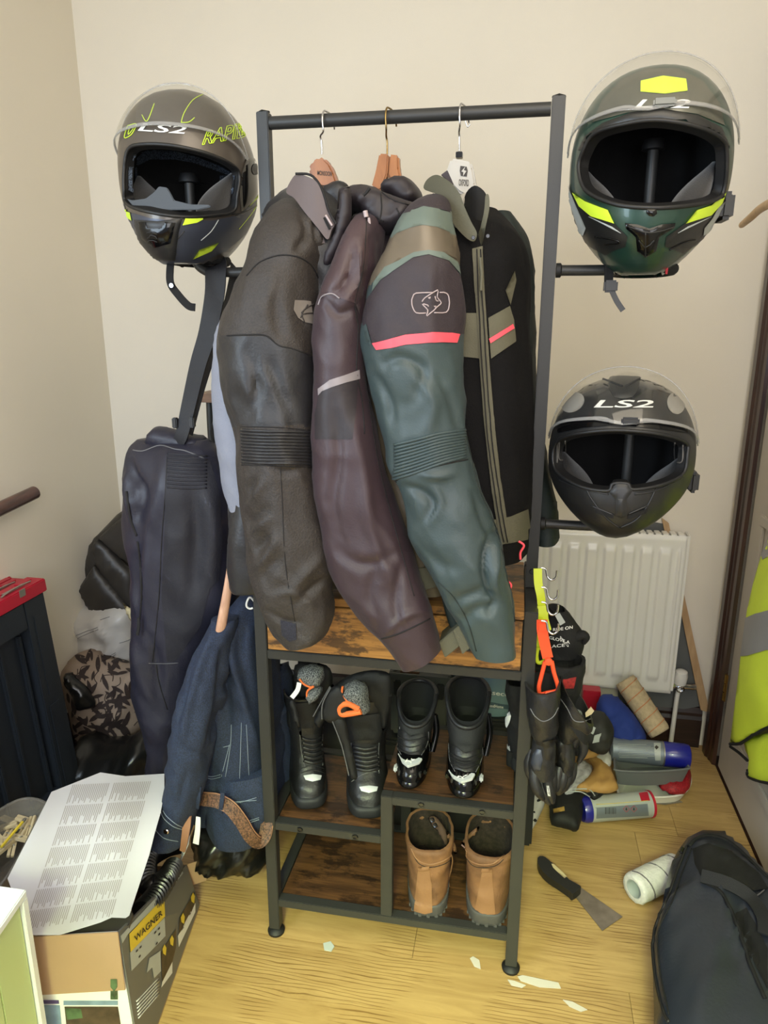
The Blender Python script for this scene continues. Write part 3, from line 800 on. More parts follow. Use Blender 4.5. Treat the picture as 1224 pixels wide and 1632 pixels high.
chin = patch('chin_bar', b3, [(190, 322), (203, 337), (240, 348), (290, 353), (340, 351), (378, 343), (398, 326), (411, 300), (407, 340), (392, 372), (362, 398), (322, 417), (282, 425), (246, 419), (216, 392), (197, 352)], M_h3b, R3, .0012, 5)
for k, pl in enumerate(([(155, 680), (210, 700), (218, 738), (180, 715)], [(475, 725), (590, 715), (530, 748), (460, 762)], [(540, 880), (635, 845), (600, 885), (510, 925)], [(200, 840), (215, 850), (235, 890), (222, 880)], [(792, 655), (835, 600), (832, 622), (780, 672)])):
    patch('lime_flash', b3, c3(pl), M_lime, chin, .0022, 4)
v_ = patch('chin_vent', b3, c3([(230, 735), (345, 742), (460, 725), (440, 800), (425, 932), (310, 928), (250, 840)]), M_dkplast, R3, .0025, 4, puff=.003)
patch('vent_grille', b3, c3([(262, 745), (290, 745), (300, 775), (330, 778), (365, 775), (378, 745), (425, 748), (402, 840), (330, 862), (275, 820)]), M_glossblk, v_, .0065, 4, puff=.002)
for yy in (795, 812, 828): seam('vent_line', b3, c3([(305, yy), (325, yy-8), (345, yy)]), M_dkplast, v_, .0008, .010)
sp = patch('side_plate', b3, c3([(735, 545), (770, 440), (815, 430), (832, 520), (834, 600), (800, 650), (745, 695), (738, 620)]), M_glossblk, R3, .002, 4, puff=.0015)
patch('pivot', b3, oval(404, 270, 6, 9), M_dkplast, sp, .0045, 3, puff=.002)
text_px('lettering', 'LS2', b3, [(224, 197), (298, 201), (293, 214), (220, 209)], M_wht, R3, .0012, .07)
text_outline_px('lettering', 'RAPID', b3, [(330, 209), (396, 193), (394, 218), (322, 231)], M_lime, R3, .0008)
for ln in ([(265, 225), (290, 255), (325, 170)], [(455, 262), (470, 215), (510, 155), (560, 125)], [(455, 262), (492, 260), (520, 238)], [(196, 278), (238, 270), (214, 320), (180, 335), (196, 278)], [(205, 290), (224, 288), (208, 312), (198, 318), (205, 290)], [(735, 780), (800, 700), (838, 640)]):
    seam('lime_line', b3, [tuple(q) for q in c3(ln)], M_lime, R3, .0008, .0008, 5)
for ln in ([(550, 835), (600, 790), (635, 735)], [(410, 930), (425, 850), (470, 790)], [(640, 700), (740, 705), (830, 660)]): seam('shell_crease', b3, c3(ln), M_lgrey if ln[0][0] == 550 else M_dkplast, R3, .0012, .0008)
rim3 = [c for c in R3.children if c.name.startswith('eyeport_rim')][0]
br = bvh(rim3, h3['liner'])
patch('brow_mesh', br, c3([(215, 440), (222, 415), (300, 392), (420, 398), (540, 430), (650, 475), (700, 505), (690, 520), (640, 500), (520, 458), (420, 440), (300, 440), (240, 470), (222, 460)]), M_mesh, h3['liner'], .002, 4)
patch('side_mesh', br, c3([(195, 475), (235, 478), (238, 560), (215, 600), (195, 590)]), M_mesh, h3['liner'], .002, 4)
patch('side_mesh', br, c3([(645, 520), (720, 520), (712, 600), (690, 650), (610, 670), (640, 620)]), M_mesh, h3['liner'], .002, 4)
plate('breath_guard', [P(x, y, YU-.150) for x, y in c3([(188, 632), (215, 640), (280, 632), (322, 600), (345, 572), (385, 578), (400, 600), (420, 640), (500, 660), (590, 662), (600, 672), (540, 686), (330, 688), (220, 668)])], .004, M_dkplast, R3, .0012)
p_ = P(271, 424, YU-.10)
ribbon('chin_strap', [p_+V((0, .01, .02)), P(271, 430, YU-.10), P(272, 452, YU-.105), P(284, 470, YU-.11), P(300, 487, YU-.115), P(311, 490, YU-.115)], .014, .003, M_liner, R3)
lathe('strap_buckle', [(0, .003), (.004, .003), (.005, 0)], M_chrome, R3, axis_M(P(274, 455, YU-.112), (0, -1, 0)), 14)

M_h1 = mat('satin_dark_green', (36, 64, 54), .32, .25, var=.05, vs=3, coat=.3)
M_h1t = mat('satin_moss_grey', (88, 88, 78), .3, .3, var=.04, coat=.3)
M_h1b = mat('satin_black_shell', (34, 34, 33), .38, .1, var=.05)
op1 = [(930, 240), (950, 212), (1000, 197), (1050, 192), (1110, 202), (1150, 222), (1158, 250), (1154, 300), (1140, 318), (1100, 327), (1040, 331), (980, 325), (935, 304), (923, 270)]
h1 = helmet('modular_helmet', 'dark green and black flip-front helmet with lime panels, on the upper right arm', 1034, 276, YU-.005, 1.08, math.radians(-11), 0, op1,
            dict(a=.122, b=.156, c=.145, zm=-.160, cb=.172, taper=.46, chin=.03), M_h1)
R1 = h1['root']; b1 = h1['bv']
v1_, vp1 = visor(h1, 44, -23, 29, 82, .127, .161, .004, peak=2.5)
c1 = lambda pts: cv(840, 60, 3.1875, pts)
cr_ = patch('crown_panel', b1, [(945, 195), (960, 160), (990, 128), (1030, 110), (1080, 110), (1120, 130), (1146, 165), (1154, 200), (1110, 182), (1055, 174), (1000, 180)], M_h1t, R1, .0012, 6)
patch('lime_hexagon', b1, c1([(578, 225), (690, 200), (805, 215), (812, 275), (700, 290), (577, 280)]), M_lime, cr_, .0022, 4)
text_px('lettering', 'LS2', b1, [(1020, 160), (1100, 160), (1096, 174), (1012, 173)], M_wht, cr_, .0022, .06)
patch('brow', b1, [(922, 240), (934, 216), (962, 196), (1005, 180), (1058, 174), (1112, 184), (1150, 204), (1163, 236), (1152, 222), (1112, 201), (1050, 190), (1000, 195), (948, 210), (930, 238)], M_h1b, R1, .0015, 4, puff=.002)
bl = patch('chin_side_panel', b1, c1([(205, 745), (240, 795), (300, 850), (400, 900), (447, 943), (512, 1012), (500, 1060), (440, 1082), (400, 1105), (320, 1060), (240, 990), (196, 880)]), M_h1b, R1, .0012, 5)
br_ = patch('chin_side_panel', b1, c1([(1008, 800), (930, 870), (800, 943), (705, 1012), (700, 1060), (790, 1095), (860, 1050), (940, 980), (995, 890)]), M_h1b, R1, .0012, 5)
for pl in ([(235, 785), (300, 830), (415, 875), (447, 943), (330, 905), (270, 855)], [(1005, 785), (985, 840), (930, 900), (800, 943), (855, 875), (930, 850)]): patch('lime_flash', b1, c1(pl), M_lime, R1, .0026, 4)
for pl in ([(200, 740), (215, 755), (255, 850), (305, 965), (290, 1003), (262, 985), (265, 965), (220, 830)], [(1000, 830), (985, 880), (945, 935), (925, 985), (890, 1003), (895, 965), (935, 915), (965, 860)]): patch('grey_flash', b1, c1(pl), M_lgrey, R1, .0026, 4)
cvn = patch('chin_vent', b1, c1([(500, 940), (560, 947), (620, 968), (680, 947), (748, 940), (740, 965), (668, 1010), (652, 1078), (602, 1112), (560, 1080), (553, 1010), (505, 968)]), M_glossblk, R1, .003, 4, puff=.004)
for ln in ([(520, 955), (620, 985), (735, 955)], [(570, 1020), (600, 1050), (640, 1020)], [(600, 985), (600, 1100)]): seam('vent_rib', b1, c1(ln), M_h1b, cvn, .001, .0075)
patch('latch', b1, c1([(608, 872), (655, 872), (658, 895), (640, 908), (620, 905), (606, 892)]), M_glossblk, R1, .003, 3, puff=.002)
for i in range(6):
    seam('pin_stripe', b1, c1([(318+i*8, 908+i*4), (440+i*8, 962+i*6), (488, 1012-i*4)][:2]), M_lgrey, bl, .0004, .002)
    seam('pin_stripe', b1, c1([(930-i*8, 908+i*4), (808-i*9, 960+i*6)]), M_lgrey, br_, .0004, .002)
for ln in ([(350, 1010), (450, 1025), (470, 1040), (400, 1048)], [(720, 1075), (790, 1040), (850, 1025)]): seam('shell_crease', b1, c1(ln), M_glossblk, R1, .0014, .002)
q_ = vp1(9, .04, 1.01); box('visor_tab', q_-V((.017, .004, .006)), q_+V((.017, .004, .006)), M_h1t, v1_, .003)
q_ = P(1152, 331, YU-.03); box('intercom', q_-V((.010, .03, .022)), q_+V((.012, .03, .022)), M_dkplast, R1, .006)
ribbon('chin_strap', [P(973, 400, YU-.05), P(971, 425, YU-.055), P(970, 446, YU-.06), P(971, 460, YU-.06)], .015, .003, M_liner, R1)
bk = box('strap_buckle', P(962, 466, YU-.07), P(984, 447, YU-.055), M_dkplast, R1, .003)
ribbon('strap_tail', [P(975, 463, YU-.065), P(983, 480, YU-.068), P(993, 495, YU-.07)], .009, .004, M_dkplast, R1)
ribbon('ratchet_tab', [P(1030, 418, YU-.07), P(1028, 428, YU-.072), P(1024, 437, YU-.074)], .011, .004, M_liner, R1)
ribbon('red_tab', [P(1063, 416, YU-.07), P(1063, 424, YU-.072), P(1062, 437, YU-.074)], (.006, .003), .002, mat('red_cloth', (170, 30, 44), .7), R1)

M_h2 = mat('matt_black_shell', (33, 33, 33), .40, .1, var=.05, vs=3)
op2 = [(893, 700), (930, 690), (985, 686), (1050, 692), (1092, 705), (1095, 725), (1088, 755), (1055, 772), (1010, 780), (1000, 771), (977, 771), (968, 782), (925, 775), (888, 752), (882, 722)]
h2 = helmet('modular_helmet', 'matt black flip-front helmet with a gloss brow, on the lower right arm', 988, 726, YU-.005, 1.03, math.radians(-8), 0, op2,
            dict(a=.129, b=.160, c=.142, zm=-.133, taper=.46, chin=.03), M_h2)
R2 = h2['root']; b2 = h2['bv']
v2_, vp2 = visor(h2, 52, -22, 26, 82, .130, .166, .002, peak=3)
c2 = lambda pts: cv(820, 560, 3.03, pts)
gl = patch('gloss_brow', b2, [(886, 676), (893, 645), (914, 618), (945, 602), (985, 597), (1030, 599), (1060, 611), (1083, 637), (1096, 668), (1095, 690), (1050, 684), (985, 677), (930, 682), (890, 690)], M_glossblk, R2, .0015, 6)
M_oval = mat('grey_sticker', (150, 147, 142), .5, var=.01)
patch('grey_oval', b2, c2(oval(283, 250, 60, 46, -.45)), M_oval, gl, .0025, 4); patch('grey_oval', b2, c2(oval(775, 255, 42, 52, -.2)), M_oval, gl, .0025, 4)
tv = patch('top_vent', b2, c2([(455, 118), (605, 118), (600, 180), (572, 225), (540, 232), (505, 232), (480, 225), (455, 180)]), M_h2, gl, .003, 4, puff=.003)
for s_ in (0, 1): seam('vent_slot', b2, c2([(430+s_*100, 150), (520, 185)] if not s_ else [(600, 150), (535, 185)]), M_liner, gl, .0018, .007)
text_px('lettering', 'LS2', b2, c2([(402, 240), (668, 240), (664, 276), (384, 276)]), M_wht, gl, .0026, .06)
cb = patch('chin_vent', b2, c2([(490, 640), (545, 638), (570, 672), (540, 712), (540, 790), (514, 803), (488, 790), (486, 712), (458, 680)]), M_dkplast, R2, .003, 4, puff=.003)
patch('vent_button', b2, c2([(500, 708), (525, 708), (532, 770), (514, 790), (496, 770)]), M_h2, cb, .007, 3, puff=.002)
for pl in ([(385, 752), (480, 790), (478, 806), (392, 776)], [(545, 790), (640, 755), (636, 778), (545, 808)]): patch('vent_slot', b2, c2(pl), M_liner, R2, .002, 4)
for ln in ([(345, 640), (365, 700), (440, 800), (505, 850)], [(690, 640), (650, 730), (590, 810), (512, 850)], [(215, 620), (330, 665), (455, 690)], [(580, 690), (690, 670), (810, 610)], [(370, 745), (480, 790)], [(550, 785), (640, 745)]): seam('shell_crease', b2, c2(ln), M_dkplast, R2, .0016, .0006)
rim2 = [c for c in R2.children if c.name.startswith('eyeport_rim')][0]; bb2 = bvh(rim2, h2['liner'])
M_mech = mat('mechanism_grey', (92, 88, 82), .5, .3)
for ln in ([(218, 425), (212, 515), (240, 515), (245, 430)], [(775, 440), (778, 525), (812, 530), (815, 450)], [(205, 400), (205, 540)]): seam('latch_plate', bb2, c2(ln), M_mech, rim2, .0016, .001, 5)
q_ = vp2(5, .04, 1.01); box('visor_tab', q_-V((.015, .004, .006)), q_+V((.015, .004, .006)), M_dkplast, v2_, .003)
q_ = P(1101, 765, YU-.02); box('intercom', q_-V((.008, .028, .020)), q_+V((.010, .028, .020)), M_dkplast, R2, .006)
# ------------------------------------------------------------ jackets on the rail
M_j1 = mat('brown_black_ripstop', (46, 40, 36), .58, var=.22, vs=330, bump=.5, bs=260, weave=1., sheen=.03)
M_j1s = mat('smooth_black_cloth', (34, 33, 35), .46, var=.06, bump=.25, bs=200, sheen=.03)
M_j1g = mat('light_grey_panel', (134, 138, 152), .6, var=.05, bump=.3, weave=1.)
M_j1c = mat('grey_collar_cloth', (92, 80, 79), .6, var=.05, bump=.2, bs=200, sheen=.03)
M_seam = mat('dark_seam', (22, 20, 21), .8)
M_in = mat('black_lining', (15, 15, 16), .85)
M_plum = mat('plum_softshell', (55, 40, 46), .5, var=.08, vs=5, bump=.2, bs=300, sheen=.06)
M_plumd = mat('dark_plum_panel', (38, 31, 35), .55, var=.06, bump=.2, sheen=.03)
M_plumu = mat('plum_shoulder', (66, 48, 51), .5, var=.08, vs=5, bump=.2, bs=300, sheen=.06)
M_refl = mat('reflective_piping', (138, 130, 132), .4, var=.03)
M_teal = mat('green_grey_cloth', (52, 66, 67), .48, var=.10, vs=5, bump=.2, bs=350, sheen=.03)
M_teall = mat('pale_teal_yoke', (94, 106, 98), .5, var=.05, sheen=.03)
M_sheen = mat('taupe_reflective_band', (104, 94, 80), .36, .15, var=.05)
M_j3b = mat('black_textile', (13, 12, 13), .85, spec=.2, var=.08, bump=.3, bs=300, weave=1.)
M_j3p = mat('plum_black_panel', (46, 36, 42), .6, var=.15, bump=.3, weave=1., sheen=.03)
M_olive = mat('olive_cloth', (88, 85, 68), .7, var=.05, bump=.3, weave=1.)
M_dkgreen = mat('dark_green_cloth', (28, 38, 36), .7, var=.08, bump=.3)
M_coral = mat('fluorescent_coral', (250, 84, 98), .5, var=.01)
M_silver = mat('silver_print', (168, 152, 152), .4, var=.02)
M_velcro = mat('velcro', (40, 40, 50), .95, var=.3, vs=400, bump=.8, bs=900)
M_tan = wood('varnished_beech', (124, 72, 30), (160, 102, 50), 6, 6, 1.5, rough=.35, coat=.15)
M_hgrey = mat('grey_hanger_plastic', (176, 172, 164), .45, var=.02)
M_print = mat('dark_print', (50, 44, 40), .6, var=0)

# --- left jacket
J1 = thing('motorcycle_jacket', 'brown-black textile motorcycle jacket, leftmost on the rail, ribbed elbow and velcro cuff', 'jacket')
body1 = loft('body', [(300, 470, 530, YU, .03), (330, 440, 548, YU-.02, .09), (380, 425, 570, .08, .12), (450, 405, 590, .05, .085), (520, 380, 600, .04, .082), (620, 372, 605, .04, .082),
              (720, 372, 600, .04, .082), (800, 374, 590, .04, .082), (880, 382, 570, .04, .08), (925, 388, 560, .04, .075)], M_j1s, J1, wr=(.010, 8, 1, .3), cap0='flat', cap1='hollow', inner=M_in)
loft('side_panel', [(500, 362, 420, .045, .05), (540, 352, 430, .04, .07), (620, 350, 430, .035, .075), (700, 356, 440, .035, .075), (780, 366, 450, .04, .07), (850, 382, 450, .04, .06), (905, 398, 450, .04, .05)], M_j1g, J1, n=40, wr=(.006, 10, 2, .3))
sl1 = loft('sleeve', [(455, 318, 502, 318, .02, .015), (436, 338, 520, 345, .005, .05), (412, 375, 524, 385, -.01, .07), (395, 420, 512, 425, -.02, .078), (377, 465, 508, 468, -.03, .080), (362, 510, 509, 512, -.035, .080), (357, 545, 508, 548, -.04, .078),
            (361, 600, 504, 600, -.045, .075), (371, 650, 501, 650, -.05, .07), (382, 700, 500, 700, -.055, .066), (384, 740, 501, 740, -.06, .066), (387, 800, 508, 800, -.065, .062), (394, 860, 517, 858, -.075, .058),
            (401, 915, 524, 910, -.08, .055), (413, 955, 524, 945, -.085, .052), (433, 990, 527, 972, -.085, .050), (452, 1016, 524, 996, -.085, .048), (462, 1023, 516, 1012, -.085, .046)],
           M_j1, J1, k=10, wr=(.007, 9, 3, .55), cap1='hollow', inner=M_in)
c7 = lambda pts: cv(340, 640, 3.547, pts)
folds(sl1, [(c7([(190, 600), (240, 520), (290, 440)]), 7, .006), (c7([(205, 560), (215, 480), (240, 430)]), 7, -.006), (c7([(230, 740), (270, 690), (320, 655)]), 6, .006), (c7([(215, 690), (250, 650), (300, 600)]), 8, -.006), (c7([(240, 940), (300, 880), (347, 790)]), 6, .007),
    (c7([(225, 850), (280, 800), (310, 740)]), 8, -.007), (c7([(270, 1020), (330, 930), (380, 880)]), 10, -.006), (c7([(300, 360), (400, 400), (480, 385)]), 7, -.005), (c7([(320, 345), (420, 350), (500, 345)]), 6, .003), (c7([(480, 1130), (560, 1060), (640, 1000)]), 9, -.006), (c7([(450, 1060), (540, 960), (620, 880)]), 10, .005),
    ([(395, 560), (410, 610), (400, 665)], 10, -.005), ([(430, 580), (450, 630), (470, 680)], 10, -.005), ([(450, 420), (440, 480), (445, 540)], 14, -.004), ([(475, 330), (490, 370), (470, 400)], 8, -.006), ([(500, 340), (505, 375), (512, 400)], 5, -.006), (c7([(300, 1180), (400, 1240), (480, 1250)]), 6, -.004), (c7([(350, 1100), (440, 1080), (560, 1150)]), 8, .004)])
bv1 = bvh(sl1)
c5 = lambda pts: cv(330, 280, 3.886, pts)
paint(sl1, [(340, 536), (424, 537), (443, 552), (488, 566), (530, 572), (530, 678), (340, 680)], M_j1s)
seam('shoulder_seam', bv1, c5([(245, 620), (320, 540), (420, 498), (500, 492), (580, 510), (650, 560), (690, 640)]), M_seam, sl1, .0013)
seam('panel_seam', bv1, c5([(125, 990), (250, 985), (365, 990), (440, 1050), (520, 1070), (600, 1095), (650, 1120), (685, 1125)]), M_seam, sl1, .0013)
pl = patch('smooth_panel', bv1, [(363, 538), (392, 536), (424, 536), (443, 551), (465, 556), (488, 565), (503, 572), (501, 620), (498, 672), (384, 676), (372, 640), (364, 590)], M_j1s, sl1, .0008, 6)
# ribs at the elbow: piped rows
for i in range(11):
    yy = 686+i*5.1; seam('elbow_rib', bv1, [(384+i*.2, yy-1), (420, yy+1), (460, yy+1.5), (499, yy+3)], M_j1s, sl1, .0026, .0002, 6)
seam('elbow_seam', bv1, [(383, 680), (440, 681), (499, 686)], M_seam, sl1, .001)
seam('elbow_seam', bv1, [(385, 741), (440, 742), (499, 745)], M_seam, sl1, .001)
seam('sleeve_seam', bv1, [(447, 745), (450, 800), (455, 900), (470, 990)], M_seam, sl1, .0008)
patch('velcro_tab', bv1, [(447, 988), (472, 994), (473, 1019), (462, 1022), (450, 1012)], M_velcro, sl1, .002, 4, puff=.001)
plate('cuff_strap', [P(437, 975, -.12), P(447, 969, -.12), P(449, 1003, -.12), P(441, 1000, -.12)], .003, M_in, J1)
lg = patch('logo', bv1, c5([(540, 770), (600, 772), (640, 778), (652, 860), (658, 920), (600, 905), (560, 880), (533, 830)]), mat('dull_silver_print', (128, 120, 112), .4, .2, var=.02), sl1, .0016, 4)
for ln in ([(575, 880), (600, 830), (655, 795)], [(600, 905), (590, 860), (655, 850)], [(620, 800), (600, 830), (580, 850)]): seam('logo_line', bv1, c5(ln), M_j1, lg, .0012, .0022)
# collar
def collar(name, outer, Y0, Y1, m, parent, th=.006):
    """stand collar: outline polygon of the near flap in pixels, leaning between two depths"""
    vv, ff, nb = grid_tri([(p.x, p.y) for p in cr([V((a, b, 0)) for a, b in outer], 4, True)], 5)
    xs = [v[0] for v in vv]; a, b = min(xs), max(xs); vs = []; fs = []
    for L_ in (0, 1):
        for v in vv:
            t = (v[0]-a)/(b-a); q = P(v[0], v[1], Y0+(Y1-Y0)*t-.012*math.sin(math.pi*t)); vs.append(q+V((0, th*L_, 0)))
    N = len(vv)
    for f in ff: fs.append(tuple(f)); fs.append(tuple(i+N for i in reversed(f)))
    for i in range(nb): j = (i+1) % nb; fs.append((i, j, j+N, i+N))
    return mk(name, vs, fs, m, parent, True, 50)
collar('collar', c5([(490, 100), (525, 20), (560, -10), (620, 5), (680, 40), (720, 130), (745, 220), (790, 290), (770, 340), (745, 395), (690, 330), (600, 220), (540, 140)]), -.03, -.04, M_j1c, J1)
for ln, mm in (([(548, -12), (640, -5), (700, 60), (735, 150), (760, 230), (800, 300)], M_seam), ([(735, 245), (775, 310)], M_silver), ([(725, 260), (760, 330)], M_in)):
    tube('collar_binding', [P(*q, -.045) for q in c5(ln)], .0020, mm, J1, 8, 4)
crumple('far_collar', c5([(700, 90), (800, 30), (880, 70), (870, 200), (800, 330), (760, 230), (720, 150)]), .10, .012, M_j1s, J1, (.003, 20, 3, 1), 6)
patch('back_yoke', bvh(body1), c5([(650, 350), (700, 320), (730, 420), (670, 420), (650, 380)]), M_j1c, J1, .002, 5)
# waist strap
ribbon('waist_strap', [P(376, 626, -.035), P(365, 631, -.038), P(352, 637, -.03), P(351, 640, .0)], .026, .004, M_velcro, J1)
loft('hem', [(770, 373, 420, .02, .04), (850, 371, 430, .02, .06), (925, 374, 440, .02, .06), (930, 385, 436, .02, .05)], M_j1s, J1, n=32, wr=(.006, 14, 9, .5))

# --- middle jacket
J2 = thing('softshell_jacket', 'plum softshell jacket with hood, in the middle of the rail', 'jacket')
c5b = c5
body2 = loft('body', [(345, 560, 650, YU, .06), (390, 540, 660, YU, .14), (450, 525, 670, YU, .16), (600, 520, 680, YU, .165), (750, 525, 690, YU, .165), (860, 535, 700, YU, .16), (905, 545, 700, YU, .15)], M_plumd, J2, wr=(.008, 9, 5, .3), cap1='hollow', inner=M_in)
sl2 = loft('sleeve', [(577, 340, 596, 340, .02, .015), (566, 352, 606, 352, .0, .04), (548, 385, 606, 390, -.02, .06), (534, 425, 600, 428, -.03, .065), (518, 465, 592, 470, -.035, .068), (508, 510, 584, 512, -.04, .068), (506, 560, 584, 560, -.045, .068),
            (505, 620, 584, 620, -.05, .066), (502, 680, 596, 680, -.055, .064), (502, 740, 606, 740, -.06, .062), (506, 795, 622, 790, -.065, .060), (515, 850, 640, 838, -.07, .058), (528, 900, 655, 880, -.075, .055),
            (552, 945, 668, 920, -.08, .052), (580, 985, 679, 955, -.085, .048), (608, 1016, 687, 985, -.085, .045), (625, 1040, 694, 1010, -.085, .043), (640, 1062, 699, 1036, -.085, .040)],
           M_plum, J2, k=10, wr=(.006, 8, 8, .4), cap1='hollow', inner=M_in)
folds(sl2, [([(560, 390), (555, 440), (530, 470)], 8, -.007), ([(590, 380), (585, 450), (572, 510)], 7, -.006), ([(575, 395), (570, 450), (550, 480)], 6, .004), ([(530, 640), (540, 720), (530, 800), (545, 870)], 12, -.006), ([(565, 680), (580, 760), (590, 840), (620, 920)], 14, .006),
    ([(600, 900), (590, 950), (605, 1000)], 9, -.005), ([(640, 900), (630, 960), (640, 1010)], 9, -.005), ([(540, 880), (580, 900), (640, 880)], 12, -.005), ([(520, 480), (540, 500), (570, 490)], 8, -.005), ([(615, 1010), (650, 980), (680, 975)], 7, .004), ([(575, 430), (590, 480), (585, 540)], 4, -.005)])
bv2 = bvh(sl2)
patch('shoulder_panel', bv2, c5([(905, 245), (985, 245), (985, 330), (1000, 470), (985, 620), (960, 760), (940, 860), (915, 790), (830, 760), (750, 720), (700, 770), (712, 700), (760, 590), (800, 470), (850, 350)]), M_plumu, sl2, .001, 6)
seam('sleeve_seam', bv2, c5([(985, 250), (980, 400), (960, 600), (915, 780), (935, 950), (925, 1200), (960, 1400), (975, 1600)]), M_seam, sl2, .0012)
seam('sleeve_seam', bv2, [(588, 640), (600, 720), (618, 800), (640, 880), (660, 950)], M_seam, sl2, .001)
patch('reflective_strip', bv2, c5([(690, 1320), (760, 1265), (850, 1235), (940, 1202), (944, 1258), (860, 1280), (770, 1310), (715, 1335), (692, 1362)]), M_refl, sl2, .0016, 5)
patch('elbow_panel', bv2, c5([(692, 1362), (715, 1335), (770, 1310), (860, 1280), (935, 1262), (925, 1420), (900, 1632), (670, 1632), (668, 1480)]), M_plumd, sl2, .0008, 6)
seam('reflective_piping', bv2, c5([(690, 800), (712, 750), (770, 730), (820, 760)]), M_refl, sl2, .0014)
seam('cuff_seam', bv2, [(608, 1018), (640, 1008), (685, 986)], M_seam, sl2, .0014)
c4 = lambda pts: cv(440, 140, 2.914, pts)
# hood bundled at the neck
hood = crumple('hood', c4([(300, 480), (350, 455), (450, 458), (490, 480), (600, 520), (640, 540), (640, 620), (560, 680), (480, 680), (420, 600), (350, 580), (330, 660), (270, 740), (240, 720), (270, 640), (290, 560)]), .03, .05, M_plumd, J2, (.008, 22, 4, 1.2), 7)
crumple('hood_edge', c4([(300, 490), (345, 465), (350, 580), (335, 650), (300, 740), (262, 815), (235, 830), (212, 815), (225, 770), (275, 660), (290, 560)]), -.03, .014, M_plumd, J2, (.003, 22, 4, 1), 6)
crumple('hood_back', c4([(500, 440), (540, 420), (600, 415), (640, 440), (680, 500), (660, 560), (600, 560), (540, 520), (495, 500)]), .10, .05, M_plumd, J2, (.006, 22, 4, 1), 7)
hb = bvh(hood)
for ln in ([(355, 590), (400, 578), (450, 592), (500, 620)], [(485, 490), (490, 560), (480, 630)], [(560, 560), (572, 600), (560, 670)], [(490, 485), (540, 520), (620, 545)]): seam('hood_seam', hb, c4(ln), M_seam, hood, .0012)
tube('drawcord', [P(*q, -.045) for q in c4([(405, 500), (420, 485), (435, 465)])], .0025, M_seam, J2, 8)
lathe('cord_stop', [(0, 0), (.004, 0), (.004, .010), (0, .010)], M_silver, J2, axis_M(P(582, 336, -.045), (.2, 0, -1)), 12)
lathe('zip_pull', [(0, 0), (.002, 0), (.003, .009), (.003, .012), (0, .016)], M_silver, J2, axis_M(P(588, 347, -.045), (.05, 0, -1)), 6)

# --- right jacket
J3 = thing('motorcycle_jacket', 'green and black motorcycle jacket with coral stripes and olive collar, rightmost on the rail', 'jacket')
body3 = loft('body', [(335, 735, 790, YU+.01, .05), (360, 700, 812, YU, .10), (400, 690, 836, YU, .14), (450, 690, 842, YU, .155), (520, 690, 842, YU, .16), (600, 690, 845, YU, .16), (680, 685, 847, YU, .16), (760, 680, 846, YU, .16), (820, 675, 844, YU, .16), (868, 672, 841, YU, .155)], M_j3b, J3,
              wr=(.005, 8, 11, .25), cap1='hollow', inner=M_in, e=.75)
bvb3 = bvh(body3)
# far sleeve
loft('far_sleeve', [(340, 790, 812, YU+.10, .04), (380, 800, 838, YU+.10, .06), (440, 812, 849, YU+.10, .065), (520, 815, 850, YU+.10, .06), (600, 822, 852, YU+.10, .06), (660, 826, 858, YU+.10, .06), (740, 835, 872, YU+.10, .06), (800, 842, 886, YU+.10, .06), (858, 848, 888, YU+.10, .06)], M_dkgreen, J3, wr=(.006, 14, 4, .5))
# side gusset seen between the two sleeves
loft('side_panel', [(600, 590, 640, .02, .05), (680, 592, 650, .02, .06), (740, 602, 665, .02, .06), (800, 618, 690, .02, .06), (850, 634, 700, .02, .055), (900, 648, 712, .02, .05), (938, 664, 722, .02, .045)], mat('olive_reflective_cloth', (96, 86, 68), .42, .1, var=.08, bump=.2), J3, n=36, wr=(.005, 12, 5, .3))
sl3 = loft('sleeve', [(682, 312, 706, 312, .03, .015), (664, 322, 716, 326, .01, .045), (640, 355, 722, 360, -.01, .065), (622, 390, 728, 392, -.02, .072), (604, 425, 733, 425, -.03, .078), (590, 465, 737, 465, -.035, .080), (582, 505, 738, 505, -.04, .080), (580, 540, 735, 540, -.045, .080),
            (589, 595, 734, 590, -.05, .076), (603, 650, 738, 640, -.055, .072), (616, 700, 742, 680, -.06, .070), (623, 745, 748, 720, -.065, .068), (638, 775, 762, 765, -.07, .064), (648, 820, 778, 815, -.075, .062), (662, 865, 792, 860, -.08, .060),
            (684, 905, 803, 905, -.085, .056), (710, 950, 812, 950, -.085, .054), (735, 995, 818, 995, -.085, .050), (755, 1036, 822, 1038, -.085, .046)],
           M_teal, J3, k=10, wr=(.007, 8, 12, .45), cap1='hollow', inner=M_in)
cc8 = lambda pts: cv(580, 660, 3.628, pts)
folds(sl3, [(cc8([(760, 680), (710, 780), (700, 900), (715, 1000), (740, 1040)]), 7, -.012), (cc8([(770, 760), (765, 880), (750, 980), (780, 1060)]), 7, .007), (cc8([(690, 1060), (740, 1045), (760, 1080), (720, 1150)]), 6, -.008), (cc8([(240, 420), (330, 450), (400, 520), (350, 620)]), 9, -.007), (cc8([(330, 350), (430, 360), (520, 345)]), 8, .005),
    (cc8([(400, 420), (440, 520), (380, 630)]), 8, .005), (cc8([(520, 1080), (640, 1040), (700, 1000)]), 10, -.006), (cc8([(560, 1200), (660, 1130), (760, 1120)]), 12, -.006), (cc8([(640, 450), (700, 620), (740, 700)]), 9, -.006), ([(615, 580), (640, 570), (675, 590), (660, 640)], 10, -.007), ([(600, 600), (620, 640), (625, 670)], 10, -.006), ([(660, 600), (690, 640), (680, 690)], 12, .005),
    ([(690, 420), (686, 470), (690, 540)], 6, .003), ([(700, 600), (720, 640), (730, 680)], 9, -.005), (cc8([(300, 760), (420, 860), (520, 900)]), 16, -.005)])
bv3 = bvh(sl3)
